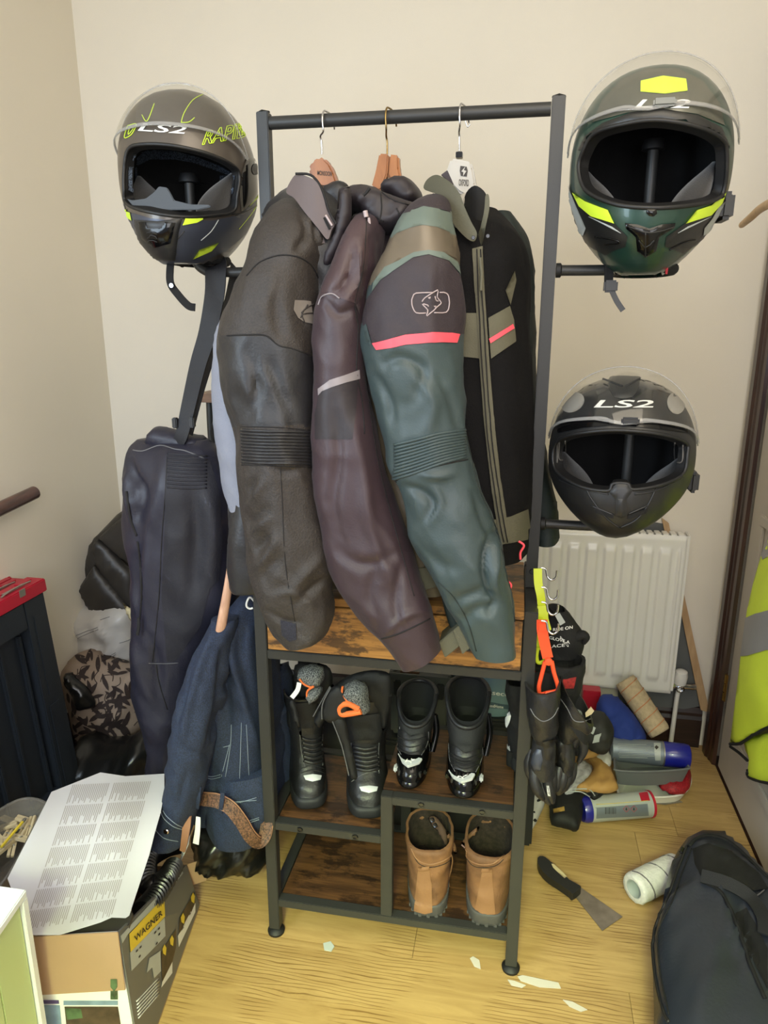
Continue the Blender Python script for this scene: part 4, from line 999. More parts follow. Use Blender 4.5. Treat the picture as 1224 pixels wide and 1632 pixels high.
c6 = lambda pts: cv(560, 280, 3.825, pts)
paint(sl3, c6([(300, -40), (800, -40), (700, 280), (595, 215), (530, 207), (440, 192), (360, 215), (250, 250)]), M_j3p)
paint(sl3, c6([(250, 250), (360, 215), (440, 192), (530, 207), (595, 215), (720, 280), (720, 385), (595, 345), (520, 315), (440, 303), (360, 318), (275, 355), (200, 400)]), M_teall)
paint(sl3, c6([(200, 400), (275, 355), (360, 318), (440, 303), (520, 315), (595, 345), (720, 400), (720, 600), (640, 530), (560, 470), (470, 455), (380, 470), (290, 520), (205, 560), (140, 640), (80, 700), (80, 560)]), M_sheen)
paint(sl3, c6([(60, 760), (100, 740), (130, 705), (180, 640), (260, 580), (380, 500), (470, 482), (590, 520), (655, 600), (760, 640), (760, 960), (645, 960), (490, 955), (330, 965), (220, 1000), (130, 1020), (95, 920), (60, 900)]), M_j3p)
patch('shoulder_top', bv3, c6([(430, 150), (520, 100), (600, 210), (582, 215), (530, 205), (440, 190), (400, 200)]), M_j3p, sl3, .0012, 6)
patch('pale_yoke', bv3, c6([(375, 215), (440, 190), (530, 205), (565, 225), (585, 290), (595, 345), (520, 315), (440, 303), (360, 318), (275, 355), (320, 285)]), M_teall, sl3, .0016, 6)
patch('taupe_band', bv3, c6([(275, 355), (360, 318), (440, 303), (520, 315), (595, 345), (615, 420), (640, 510), (560, 470), (470, 455), (380, 470), (290, 520), (205, 560), (235, 450)]), M_sheen, sl3, .0012, 6)
patch('pale_piping', bv3, c6([(205, 560), (290, 520), (380, 470), (470, 455), (560, 470), (645, 530), (660, 600), (590, 520), (470, 482), (380, 500), (260, 580), (180, 640), (130, 710), (140, 650)]), M_teall, sl3, .002, 5)
patch('upper_arm_panel', bv3, c6([(130, 705), (180, 640), (260, 580), (380, 500), (470, 482), (590, 520), (655, 600), (665, 720), (670, 860), (645, 960), (490, 955), (330, 965), (220, 1000), (130, 1020), (95, 900), (100, 800)]), M_j3p, sl3, .0012, 6)
patch('coral_stripe', bv3, c6([(130, 1022), (220, 1000), (330, 970), (490, 955), (610, 958), (657, 965), (640, 1018), (490, 1015), (330, 1030), (240, 1050), (155, 1062)]), M_coral, sl3, .002, 5)
for ln in ([(375, 740), (395, 718), (500, 712)], [(535, 712), (570, 715), (590, 740), (593, 790), (575, 832), (500, 836)], [(455, 838), (395, 838), (372, 800), (368, 760), (375, 740)],
           [(430, 770), (450, 745), (523, 697), (520, 740), (545, 775), (520, 800), (460, 857), (465, 820), (432, 785), (465, 790), (470, 800)], [(470, 748), (480, 740), (476, 752)], [(505, 735), (512, 760), (528, 765)], [(500, 798), (512, 796), (506, 806)]):
    seam('logo_line', bv3, c6(ln), M_silver, sl3, .0011, .0016, 3)
c8 = lambda pts: cv(580, 660, 3.628, pts)
for i in range(11):
    seam('elbow_rib', bv3, c8([(175+i*.5-4*max(0, i-6), 178+i*20), (300, 148+i*19), (440, 112+i*17.5), (585, 92+i*15.5)]), M_teal, sl3, .0030, .0003, 6)
seam('sleeve_seam', bv3, c8([(160, 395), (300, 330), (440, 295), (600, 262)]), M_seam, sl3, .0012)
seam('sleeve_seam', bv3, c8([(580, 80), (620, 260), (660, 420), (720, 560), (770, 680), (800, 800), (840, 950), (870, 1200)]), M_dkgreen, sl3, .0016)
seam('sleeve_seam', bv3, c8([(430, 970), (520, 1060), (600, 1200), (650, 1370)]), M_dkgreen, sl3, .0012)
patch('coral_stripe_edge', bv3, c6([(128, 1030), (95, 905), (88, 905), (75, 930), (100, 1010)]), M_teal, sl3, .0016, 5)
# cuff tab and inner lining
obox('cuff_tab', P(699, 1024, -.085), P(738, 992, -.085)-P(699, 1024, -.085), (0, .05, 0), P(709, 1049, -.085)-P(699, 1024, -.085), M_olive, J3, .0015)
obox('cuff_tab', P(722, 1005, -.10), P(740, 990, -.10)-P(722, 1005, -.10), (0, .004, 0), P(737, 1043, -.10)-P(722, 1005, -.10), M_olive, J3, .001)
loft('cuff_gusset', [(930, 700, 725, -.045, .01), (960, 706, 728, -.045, .02), (1000, 718, 742, -.045, .02), (1030, 735, 758, -.045, .02)], M_dkgreen, J3, n=24)
# front: placket, zip, chest panels, hem
patch('placket', bvb3, [(753, 398), (768, 394), (772, 470), (778, 560), (786, 660), (796, 760), (812, 862), (796, 868), (780, 760), (770, 660), (763, 560), (757, 470)], M_olive, J3, .004, 6, puff=.002)
for dx in (-3, 3): seam('zip_tape', bvb3, [(762+dx, 400), (766+dx, 500), (774+dx, 620), (784+dx, 740), (803+dx, 862)], M_seam, J3, .0011, .0072)
tube('zip_pull', [P(*q, -.035) for q in c6([(785, 500), (790, 560), (795, 600), (790, 700)])], .003, M_olive, J3, 8)
patch('chest_panel', bvb3, c6([(680, 838), (768, 838), (785, 900), (795, 1000), (800, 1115), (660, 1100), (670, 950)]), M_olive, J3, .0025, 6)
patch('chest_panel', bvb3, c6([(832, 868), (960, 795), (985, 880), (998, 1010), (850, 1115), (840, 1000)]), M_olive, J3, .0025, 6)
patch('coral_stripe', bvb3, c6([(835, 995), (975, 905), (983, 930), (845, 1022)]), M_coral, J3, .0042, 5)
patch('side_green', bvb3, c6([(935, 700), (990, 580), (1000, 640), (965, 790)]), M_olive, J3, .002, 6)
patch('hem_band', bvb3, c8([(738, 610), (800, 600), (845, 590), (945, 548), (965, 720), (900, 735), (790, 752)]), M_olive, J3, .002, 6)
bf = bvh(*[c for c in J3.children if c.name.startswith('far_sleeve')])
patch('hem_band', bf, [(852, 800), (888, 798), (890, 858), (852, 862)], M_dkgreen, J3, .002, 6)
plate('hem_tab', [P(656, 908, -.04), P(690, 903, -.04), P(697, 935, -.04), P(672, 942, -.04)], .004, M_olive, J3)
collar('collar', c6([(440, 75), (460, 25), (510, -5), (560, 10), (620, 55), (660, 110), (690, 190), (730, 280), (765, 350), (745, 400), (690, 370), (620, 290), (575, 200), (520, 115), (480, 95)]), .045, -.02, M_olive, J3)
collar('collar_edge', c6([(838, 120), (840, 200), (820, 300), (800, 400), (770, 470), (745, 410), (745, 380), (775, 350), (800, 260), (812, 190), (818, 120)]), .03, -.01, M_olive, J3)
collar('collar_lining', c6([(690, 130), (750, 60), (820, 110), (812, 200), (780, 320), (765, 360), (720, 250)]), .06, .04, M_in, J3)
for q in ((743, 378), (832, 368)): a_ = c6([q])[0]; lathe('snap', [(0, .001), (.0028, .001), (.0034, 0)], M_screw, J3, axis_M(P(a_[0], a_[1], -.033), (0, -1, 0)), 12)
plate('plum_lapel', [P(*q, .03) for q in c6([(545, -5), (585, -35), (625, 55), (600, 45)])], .003, M_j3p, J3)
tube('red_cord', [P(*q, .0) for q in c8([(895, 735), (925, 760), (905, 800), (905, 840)])], .0022, M_coral, J3, 8)
tube('red_cord', [P(*q, .02) for q in c8([(822, 960), (850, 985), (845, 1010), (835, 1030)])], .0022, M_coral, J3, 8)

# ------------------------------------------------------------ hangers
def hook(root, px, py_top, py_bot, m, Y=YU, xb=None):
    t = P(px, py_top, Y); zt = H-.018+.0115+.003; b = P(xb or px, py_bot, Y)
    x = t.x
    return tube('hook', [(x+.012, Y+.016, zt-.026), (x+.010, Y+.020, zt-.012), (x+.006, Y+.013, zt-.002), (x+.002, Y, zt), (x-.001, Y-.012, zt-.003), (x-.002, Y-.018, zt-.018), (x-.001, Y-.016, zt-.036), (b.x-.001, Y-.004, b.z+.06 if b.z+.06 < zt-.05 else b.z+.03), (b.x, Y, b.z+.02), (b.x, Y, b.z)], .0017, m, root, 10, 6)
def shoulder(root, m, c, drop=.10, hl=.13, r=.009):     # arms of the hanger, reaching towards and away from the camera
    for s_ in (-1, 1): tube('shoulder_arm', [c, c+V((0, s_*hl*.5, -drop*.4)), c+V((0, s_*hl, -drop*1.3))], [r, r*.9, r*.7], m, root, 12, 6, flat=.7)
g1 = thing('coat_hanger', 'varnished wooden coat hanger with round head inside the leftmost jacket', 'hanger')
hook(g1, 519, 175, 246, M_chrome, xb=513)
n1 = plate('head', [P(*q, YU-.015) for q in c4([(146, 375), (165, 340), (195, 320), (222, 322), (250, 350), (270, 390), (285, 440), (290, 500), (250, 490), (200, 460), (160, 410)])], .024, M_tan, g1, .005)
text_at('lettering', 'MONSOON', P(506, 279, YU-.0155), P(529, 281, YU-.0155)-P(506, 279, YU-.0155), (0, 0, .008), M_print, n1)
shoulder(g1, M_tan, P(513, 300, YU), .05)
g2 = thing('coat_hanger', 'varnished wooden wishbone coat hanger inside the plum jacket', 'hanger')
hook(g2, 619, 171, 246, mat('aged_brass_wire', (150, 125, 80), .25, 1., var=0), xb=617)
plate('arm', [P(*q, YU-.02) for q in c4([(478, 304), (522, 306), (516, 400), (490, 470), (478, 478), (442, 458), (462, 385)])], .022, M_tan, g2, .004)
plate('arm', [P(*q, YU-.012) for q in c4([(522, 306), (570, 312), (572, 370), (582, 420), (598, 460), (582, 500), (548, 460), (512, 402)])], .022, M_tan, g2, .004)
shoulder(g2, M_tan, P(617, 312, YU), .05)
g3 = thing('coat_hanger', 'grey plastic coat hanger with black neck inside the green jacket', 'hanger')
hook(g3, 736, 165, 241, M_chrome, xb=732)
box('size_clip', P(726, 251, YU-.008), P(737, 241, YU-.008)+V((0, .016, 0)), M_glossblk, g3, .001)
hd = plate('head', [P(*q, YU-.03) for q in c4([(812, 325), (835, 328), (905, 342), (915, 370), (928, 440), (932, 522), (880, 505), (845, 485), (800, 440), (785, 400)])], .03, M_hgrey, g3, .004)
text_at('lettering', 'OXFORD', P(731, 296, YU-.0305), P(747, 297, YU-.0305)-P(731, 296, YU-.0305), (0, 0, .011), M_print, hd)
em = [P(*q, YU-.0312) for q in c4([(856, 362), (885, 366), (890, 385), (885, 412), (858, 408), (853, 385)])]
e_ = plate('emblem', em, .001, M_print, hd, 0)
plate('emblem_star', [P(*q, YU-.0322) for q in c4([(880, 364), (872, 382), (884, 386), (868, 410), (870, 392), (860, 388)])], .0008, M_hgrey, e_, 0)
shoulder(g3, M_hgrey, P(740, 312, YU), .05)
# small wire left hanging on the bar
for px in (745, 524):
    pass
gw = thing('wire_hook', 'tiny spare wire hook hanging under the rail right of the grey hanger', 'hook')
p_ = P(746, 183, YU); tube('wire', [(p_.x-.004, YU, H-.018-.0118), (p_.x-.003, YU, H-.034), (p_.x, YU, H-.040), (p_.x+.004, YU, H-.036)], .0012, M_chrome, gw, 8, 6)
# ------------------------------------------------------------ shoes on the shelves
M_boot = mat('black_boot_leather', (26, 26, 28), .42, var=.12, vs=20, bump=.35, bs=220)
M_bootd = mat('black_boot_cloth', (16, 16, 18), .7, var=.1, bump=.3, bs=400)
M_sole = mat('black_rubber_sole', (24, 25, 28), .6, var=.05, bump=.2)
M_pip = mat('grey_piping', (96, 96, 98), .5, var=0)
M_refw = mat('reflective_white', (190, 192, 194), .35, var=.02)
M_speck = mat('speckled_knit', (24, 28, 32), .9, var=.5, vs=420, rgb2=(128, 130, 128), vdet=1, bump=.6, bs=300)
M_orange = mat('orange_trim', (222, 110, 50), .7, var=.05)
M_tanb = mat('tan_suede', (94, 64, 42), .75, var=.12, vs=16, bump=.4, bs=300, rgb2=(134, 94, 62))
M_tanl = mat('tan_light_strip', (134, 96, 66), .7, var=.06, bump=.3)
M_gsole = mat('grey_rubber_sole', (70, 68, 68), .65, var=.08, bump=.3)
M_fleece = mat('dark_fleece', (44, 34, 28), .95, var=.4, vs=90, bump=1., bs=200)
def boot_M(pos, yaw, tilt=0., s=1.):
    return Matrix.Translation(pos) @ Matrix.Rotation(yaw, 4, 'Z') @ Matrix.Rotation(tilt, 4, 'X') @ Matrix.Scale(s, 4)
# --- tall touring boots, toes to the front  (local: toe towards -y, sole at z 0)
def tall_boot(name, label, px, py, yaw, sc, wid=1., slip=None, n_out=1):
    root = thing(name, label, 'boot', None)
    base = P(px, py, .05); M = boot_M((base.x-.105*math.sin(yaw), .150, .3065), yaw, 0, sc)
    ell_loft('sole', [(0, .01, 0, .046*wid, .112), (0, .009, .008, .052*wid, .118), (0, .01, .024, .052*wid, .118), (0, .012, .030, .050*wid, .114)], M_sole, root, 44, 4, .6, M=M)
    up = ell_loft('upper', [(0, .012, .030, .049*wid, .112), (0, .014, .048, .049*wid, .106), (0, .020, .066, .046*wid, .094), (0, .028, .084, .044*wid, .082), (0, .034, .105, .044*wid, .072), (0, .036, .14, .046*wid, .068), (0, .036, .19, .052*wid, .066), (0, .036, .23, .058*wid, .068), (0, .036, .255, .060*wid, .070)],
                  M_boot, root, 48, 6, .7, M=M, cap1='hollow', inner=M_bootd, depth=.09*sc, lip=.92, wr=(.002, 26, len(name)+px, 1.2), axd=V((0, 0, -1)))
    return root, M, up
def add_boot_detail(root, up, cen, top, flapside):
    """cen: pixel centre line [(x,y) top .. toe]; ridges, piping, reflector"""
    b = bvh(up); (xt, yt), (xb, yb), w_ = cen
    patch('shin_panel', b, [(xt-w_-3, yt-7), (xt+w_+3, yt-7), (xb+w_+1, yb+6), (xb-w_-1, yb+6)], M_sole, up, .0008, 4)
    for i in range(6):
        t_ = i/5; x = xt+(xb-xt)*t_; y = yt+(yb-yt)*t_; seam('shin_ridge', b, [(x-w_, y-2), (x, y+2), (x+w_, y-2)], M_boot, up, .0050, .0004, 5)
    seam('piping', b, [(xt-w_-3, yt-8), (xt-w_-1, (yt+yb)/2), (xb-w_+2, yb+8)], M_pip, up, .0011); seam('piping', b, [(xt+w_+3, yt-8), (xt+w_+2, (yt+yb)/2), (xb+w_, yb+6)], M_pip, up, .0011)
    return b
bA, MA, uA = tall_boot('tall_boot', 'black leather touring boot with grey toe patch, further left of the tall pair', 494, 1262, .34, .94, .90)
ba = add_boot_detail(bA, uA, ((496, 1178), (499, 1214), 15), None, 0)
patch('toe_reflector', ba, [(484, 1236), (498, 1234), (512, 1236), (510, 1243), (498, 1246), (487, 1243)], M_refw, uA, .002, 3, puff=.001)
for yy in (1222, 1229): seam('ankle_seam', ba, [(480, yy+3), (498, yy-2), (517, yy+3)], M_sole, uA, .0014)
bB, MB, uB = tall_boot('tall_boot', 'black leather touring boot with grey toe patch, beside the right-hand shelf step', 587, 1280, .22, .98, .96)
bb = add_boot_detail(bB, uB, ((582, 1192), (585, 1226), 19), None, 0)
patch('toe_reflector', bb, [(573, 1254), (588, 1252), (602, 1254), (600, 1261), (588, 1264), (576, 1261)], M_refw, uB, .002, 3, puff=.001)
seam('piping', bb, [(560, 1246), (575, 1236), (590, 1230), (600, 1230)], M_pip, uB, .0011)
for up, b_, pl in ((uA, ba, [(472, 1120), (502, 1118), (505, 1140), (498, 1160), (480, 1160)]), (uB, bb, [(552, 1142), (605, 1136), (608, 1165), (600, 1178), (560, 1180)])):
    patch('top_panel', b_, pl, M_bootd, up, .003, 4, puff=.0015)
# open flaps, loose tongue
def leaf(name, pts, Y, T, m, root, seed): return crumple(name, pts, Y, T, m, root, (.003, 20, seed, 1), 6)
leaf('shaft_flap', [(461, 1120), (470, 1118), (478, 1150), (482, 1180), (474, 1160)], .05, .004, M_bootd, bA, 1)
leaf('shaft_flap', [(500, 1148), (512, 1122), (525, 1096), (532, 1092), (528, 1120), (516, 1150), (508, 1160)], .08, .006, M_bootd, bA, 2)
tube('flap_piping', [P(*q, .07) for q in [(499, 1142), (510, 1122), (526, 1094)]], .0012, M_pip, bA, 6)
leaf('shaft_flap', [(512, 1138), (515, 1120), (528, 1096), (545, 1096), (556, 1120), (552, 1142), (535, 1152), (520, 1150)], .05, .008, M_bootd, bB, 3)
leaf('shaft_flap', [(528, 1144), (548, 1142), (560, 1190), (570, 1238), (558, 1236), (540, 1180)], .05, .006, M_bootd, bB, 4)
tube('flap_piping', [P(*q, .042) for q in [(513, 1146), (514, 1122), (527, 1096)]], .0012, M_pip, bB, 6)
tube('flap_piping', [P(*q, .042) for q in [(530, 1150), (545, 1190), (556, 1236)]], .0012, M_pip, bB, 6)
leaf('back_flap', [(532, 1096), (560, 1075), (600, 1068), (625, 1080), (622, 1130), (610, 1165), (600, 1130), (560, 1110)], .13, .010, M_bootd, bB, 5)
leaf('back_flap', [(470, 1060), (520, 1060), (530, 1090), (515, 1130), (500, 1110), (478, 1110)], .14, .010, M_bootd, bA, 6)
# speckled slippers pushed into the boots
s1 = thing('slipper', 'speckled grey knitted slipper with orange trim stuffed in the left tall boot', 'slipper')
crumple('upper', [(477, 1066), (496, 1060), (514, 1066), (517, 1080), (510, 1092), (498, 1094), (486, 1090), (476, 1080)], .085, .026, M_speck, s1, (.002, 20, 1, 1), 5)
crumple('upper', [(490, 1098), (504, 1094), (514, 1098), (508, 1112), (496, 1120), (489, 1112)], .075, .020, M_speck, s1, (.002, 20, 1, 1), 5)
tube('trim', [P(*q, .058) for q in [(477, 1082), (484, 1090), (494, 1095), (500, 1094), (491, 1100), (489, 1108), (493, 1117)]], .0022, M_orange, s1, 8)
s2 = thing('slipper', 'speckled grey knitted slipper with orange trim standing in the right tall boot', 'slipper')
crumple('upper', [(547, 1094), (560, 1087), (576, 1088), (586, 1098), (588, 1115), (590, 1132), (580, 1136), (566, 1122), (550, 1114), (545, 1104)], .07, .026, M_speck, s2, (.002, 20, 1, 1), 5)
tube('trim', [P(*q, .047) for q in [(546, 1094), (545, 1106), (550, 1114), (558, 1120)]], .0022, M_orange, s2, 8)
tube('trim', [P(*q, .045) for q in [(576, 1134), (560, 1137), (545, 1138), (541, 1130), (546, 1123), (556, 1122), (572, 1130)]], .0065, M_orange, s2, 10)
tg = thing('clothing_tag', 'small white fabric tag sticking out of the left tall boot', 'tag')
ribbon('tag', [P(477, 1088, .055), P(474, 1100, .053), P(465, 1112, .05)], .010, .001, M_wht, tg)
# --- race boots, low and wide open, toes to the front on the upper step
def race_boot(label, px, yaw, s, out):
    root = thing('race_boot', label, 'boot', None)
    base = P(px, 1250, .05); M = boot_M((base.x, .128, .4115), yaw, 0, s)
    ell_loft('sole', [(0, 0, 0, .034, .105), (0, -.002, .006, .041, .114), (0, 0, .016, .041, .113), (0, .001, .020, .039, .110)], M_glossblk, root, 44, 4, .85, M=M)
    ft = ell_loft('toe_cap', [(0, 0, .019, .040, .112), (0, .002, .034, .041, .108), (0, .010, .050, .040, .098), (0, .018, .062, .038, .084), (0, .022, .066, .034, .075)], M_glossblk, root, 48, 5, .85, M=M)
    sh = ell_loft('shaft', [(0, .010, .040, .036, .090), (0, .024, .072, .038, .082), (0, .034, .095, .043, .078), (0, .042, .120, .046, .078), (0, .048, .150, .047, .076), (0, .052, .160, .048, .072)], M_bootd, root, 48, 6, .8, M=M, cap1='hollow', inner=M_in, depth=.09*s, lip=.84, axd=V((0, 0, -1)))
    # front dips: cut the collar low at the shin
    for o_ in (sh,):
        for v in o_.data.vertices:
            l = M.inverted() @ v.co
            if l.z > .085:
                k = max(0, min(1, (-l.y+.055)/.085)); l.z -= (l.z-.085)*.62*k*k*(3-2*k); v.co = M @ l
    return root, M, ft, sh
for (lab, px, yaw, s_, lg_, dx, dy) in (('black race boot with chrome-look toe, left of its pair on the upper step', 652, .02, .90, [(632, 1200), (673, 1208), (668, 1215), (650, 1221), (641, 1214)], 0, 0),
                                   ('black race boot with chrome-look toe, right of its pair on the upper step', 737, .04, 1.0, [(714, 1226), (757, 1232), (752, 1241), (735, 1246), (721, 1238)], 86, 27)):
    root, M, ft, sh = race_boot(lab, px, yaw, s_, 1); bb_ = bvh(ft, sh)
    patch('shin_guard', bb_, [(633+dx, 1158+dy), (655+dx, 1172+dy), (680+dx, 1166+dy), (681+dx, 1178+dy), (670+dx, 1204+dy), (655+dx, 1204+dy), (637+dx, 1198+dy), (631+dx, 1175+dy)], M_boot, sh, .003, 4, puff=.002)
    for k in range(3): seam('guard_rib', bb_, [(634+dx, 1172+dy+k*9), (654+dx, 1182+dy+k*9), (677+dx, 1174+dy+k*9)], M_bootd, sh, .0016, .005)
    seam('piping', bb_, [(630+dx, 1158+dy), (632+dx, 1185+dy), (640+dx, 1203+dy)], M_pip, sh, .0010, .002); seam('piping', bb_, [(682+dx, 1166+dy), (680+dx, 1184+dy), (671+dx, 1204+dy)], M_pip, sh, .0010, .002)
    hy = [cast(bb_, q[0], q[1], 0) for q in lg_]; n_r = 0
    rf = plate('reflector', [h+(CAM-h).normalized()*.007 for h in hy], .006, M_refw, sh, .001)
    bb_ = bvh(rf)
    cx_ = sum(q[0] for q in lg_)/5; cy_ = sum(q[1] for q in lg_)/5
    for ln in ([(-7, 4), (1, -5), (3, 0), (9, 0)], [(9, 0), (2, 3), (3, 6), (-2, 2), (-7, 4)]): seam('star_mark', bb_, [(cx_+a, cy_+b-1) for a, b in ln], M_wht, sh, .0009, .0008, 3)
    tube('collar_edge', [c_ for c_ in [M @ V((.047*math.cos(a), .050+.074*math.sin(a), .161-(.161-.085)*.62*(lambda k: k*k*(3-2*k))(max(0, min(1, (-(.050+.074*math.sin(a))+.055)/.085))))) for a in [2*math.pi*i/28 for i in range(28)]]], .0055, M_boot, sh, 10, 2, closed=True)
    for sgn in (-1, 1):
        q = M @ V((sgn*.036, -.075, .030)); ob_ = box('toe_slider', q-V((.004, .010, .006)), q+V((.004, .010, .006)), M_refw if (sgn > 0) == (dx > 0) else M_glossblk, ft, .003)
    for k in range(5):
        q = M @ V((-.024+.012*k, -.100+.004*abs(k-2)**1.5, .030)); box('vent', q-V((.003, .006, .006)), q+V((.003, .006, .006)), M_dkplast, ft, .001)
    tube('ankle_brace', [M @ V((.046, .03, .12)), M @ V((.052, .02, .08)), M @ V((.044, .0, .035))], .007, M_glossblk, sh, 10)
# --- tan boots, heels to the front on the bottom board
def tan_boot(label, px, yaw, s, lx):
    root = thing('ankle_boot', label, 'boot', None)
    base = P(px, 1452, .045); M = boot_M((base.x, .048, .1005), yaw, 0, s)   # local: heel towards -y, toe +y
    so_ = ell_loft('sole', [(0, .085, 0, .040, .112), (0, .085, .006, .045, .118), (0, .085, .028, .046, .119), (0, .086, .031, .044, .116)], M_gsole, root, 52, 4, .6, M=M)
    for k in range(9):
        a = -math.pi/2+(k-4)*.22; q = M @ V((.043*sg(math.cos(a), .6), .085+.116*sg(math.sin(a), .6), .005))
        obox('tread_lug', q+V((-.004, -.003, -.0045)), (.008, 0, 0), (0, .006, 0), (0, 0, .009), M_gsole, so_, .001)
    up = ell_loft('upper', [(0, .085, .030, .044, .116), (0, .082, .048, .045, .112), (0, .070, .070, .0455, .100), (0, .052, .092, .045, .080), (0, .042, .115, .046, .070), (0, .038, .138, .049, .066), (0, .040, .152, .051, .068), (0, .043, .158, .050, .068)], M_tanb, root, 52, 6, .72, M=M, cap1='hollow', inner=M_fleece, depth=.09*s, lip=.90, wr=(.0022, 22, px, 1), axd=V((0, 0, -1)))
    b = bvh(up, so_)
    return root, M, up, b
r_, M_, up_, b_ = tan_boot('tan suede ankle boot with dark fleece lining, left of its pair on the bottom board', 682, .12, 1.05, 0)
c0 = lambda pts: cv(620, 1260, 5.1, pts)
patch('heel_strip', b_, c0([(240, 625), (322, 618), (345, 760), (352, 985), (290, 1000), (205, 975), (225, 780)]), M_tanl, up_, .002, 4)
patch('pull_tab', b_, c0([(246, 612), (325, 606), (322, 645), (244, 648)]), M_tanl, up_, .004, 3, puff=.002)
seam('collar_seam', b_, c0([(180, 470), (230, 560), (330, 600), (440, 570), (515, 520)]), M_tanl, up_, .0016)
seam('collar_seam', b_, c0([(190, 500), (240, 590), (330, 622), (440, 600), (505, 560)]), M_fleece, up_, .0009)
for q in ((352, 240), (376, 283)): a_ = c0([q])[0]; lathe('eyelet', [(.002, .001), (.0045, .0015), (.0055, 0)], M_screw, up_, axis_M(P(a_[0], a_[1], .10), (-.3, -1, .5)), 14)
crumple('tongue', c0([(320, 225), (370, 210), (420, 260), (470, 340), (485, 450), (450, 440), (400, 340), (350, 290)]), .11, .006, mat('brown_lining', (84, 62, 50), .8, var=.1), r_, (.002, 20, 1, 1), 5)
crumple('side_flap', c0([(465, 335), (500, 360), (540, 440), (552, 505), (530, 512), (500, 440), (480, 400)]), .10, .005, M_tanb, r_, (.002, 20, 1, 1), 5)
tube('lace', [P(*q, .10) for q in c0([(480, 440), (500, 500), (515, 560), (505, 640), (485, 720), (490, 780)])], .0016, M_tanl, r_, 6)
r_, M_, up_, b_ = tan_boot('tan suede ankle boot with dark fleece lining, against the right post on the bottom board', 776, .02, 1.08, 0)
patch('heel_strip', b_, c0([(762, 632), (835, 632), (845, 780), (862, 1000), (780, 1005), (700, 975), (735, 780)]), M_tanl, up_, .002, 4)
patch('pull_tab', b_, c0([(758, 622), (837, 624), (832, 655), (752, 655)]), M_tanl, up_, .004, 3, puff=.002)
seam('collar_seam', b_, c0([(600, 470), (650, 560), (740, 600), (850, 590), (940, 520)]), M_tanl, up_, .0016)
seam('collar_seam', b_, c0([(610, 520), (670, 600), (740, 625), (860, 612), (930, 560)]), M_fleece, up_, .0009)
crumple('side_flap', c0([(585, 430), (640, 360), (730, 290), (720, 330), (650, 400), (600, 460)]), .10, .005, M_tanb, r_, (.002, 20, 1, 1), 5)
tube('lace', [P(*q, .06) for q in c0([(590, 440), (630, 480), (655, 540)])], .0018, mat('mauve_lace', (120, 92, 90), .8), r_, 6)

# ------------------------------------------------------------ things on the floor behind the rack, seen through it
M_tool = mat('grey_toolbox_plastic', (70, 72, 70), .5, var=.05)
tb = thing('toolbox', 'grey plastic toolbox behind the rack, above the left race boot', 'toolbox')
q0, q1 = P(622, 1190, .40), P(716, 1082, .40)
box('body', (q0.x, .40, .302), (q1.x, .58, q1.z-.02), M_tool, tb, .008)
bm = bmesh.new()
for a, b in (((q0.x-.004, .392, q1.z-.022), (q1.x+.004, .402, q1.z+.005)), ((q0.x-.004, .58, q1.z-.022), (q1.x+.004, .588, q1.z+.005)), ((q0.x-.004, .402, q1.z-.022), (q0.x+.006, .58, q1.z+.005)), ((q1.x-.006, .402, q1.z-.022), (q1.x+.004, .58, q1.z+.005))): box_bm(bm, a, b, .002)
bmo('rim', bm, M_tool, tb)
for x in (q0.x+.012, q1.x-.03): box('latch', (x, .385, q1.z-.055), (x+.018, .394, q1.z-.012), M_dkplast, tb, .002)
obox('tray_item', (q0.x+.02, .43, q1.z-.018), (.05, 0, 0), (0, .03, 0), (0, 0, .014), M_tanb, tb, .002)
obox('tray_item', (q0.x+.015, .48, q1.z-.018), (.03, 0, 0), (0, .04, 0), (0, 0, .022), M_wpl, tb, .002)
tbx = thing('storage_crate', 'dark storage crate under the grey toolbox behind the rack', 'crate')
box('body', (q0.x-.03, .385, .001), (P(730, 1150, .4).x-.02, .62, .298), mat('charcoal_plastic', (34, 35, 36), .6, var=.05), tbx, .006)
box('rim', (q0.x-.036, .379, .27), (P(730, 1150, .4).x-.014, .626, .285), mat('charcoal_plastic', (34, 35, 36), .6), tbx, .003)
# paint tub with blue grey label
M_tub = mat('tub_label_blue', (112, 138, 148), .45, var=.03); M_tubd = mat('tub_dark_blue', (62, 84, 98), .45, var=.02)
pt = thing('paint_tub', 'blue-grey labelled tub of wall basecoat behind the rack on the right', 'paint tub')
pa, pb = P(736, 1131, .40), P(812, 1080, .40); cx_ = (pa.x+pb.x)/2+.01; rr_ = .115
bxp = lathe('tub', [(0, 0), (rr_*.93, 0), (rr_*.95, .004), (rr_, .19), (rr_*1.03, .192), (rr_*1.03, .204), (rr_*.99, .206)], M_tub, pt, Matrix.Translation((cx_, .52, pa.z-.02)), 48)
lathe('lid', [(0, .004), (rr_*.9, .004), (rr_*.93, .009), (rr_*1.04, .009), (rr_*1.04, 0), (rr_, -.002)], M_tubd, pt, Matrix.Translation((cx_, .52, pa.z+.188)), 48)
btub = bvh(bxp)
patch('label_wave', btub, [(738, 1090), (750, 1104), (770, 1116), (800, 1122), (820, 1124), (820, 1131), (780, 1128), (750, 1122), (737, 1112)], M_tubd, bxp, .001, 4)
text_px('lettering', 'walls', btub, [(750, 1087), (778, 1089), (777, 1097), (749, 1096)], M_tubd, bxp, .0015)
text_px('lettering', 'lining basecoat', btub, [(736, 1093), (824, 1105), (823, 1114), (735, 1103)], M_wht, bxp, .0015)
text_px('lettering', 'GoodHome', btub, [(776, 1121), (802, 1124), (802, 1129), (776, 1126)], M_wht, bxp, .0015)
for q in [(806, 1122), (810, 1122), (811, 1127), (807, 1129)]: pass
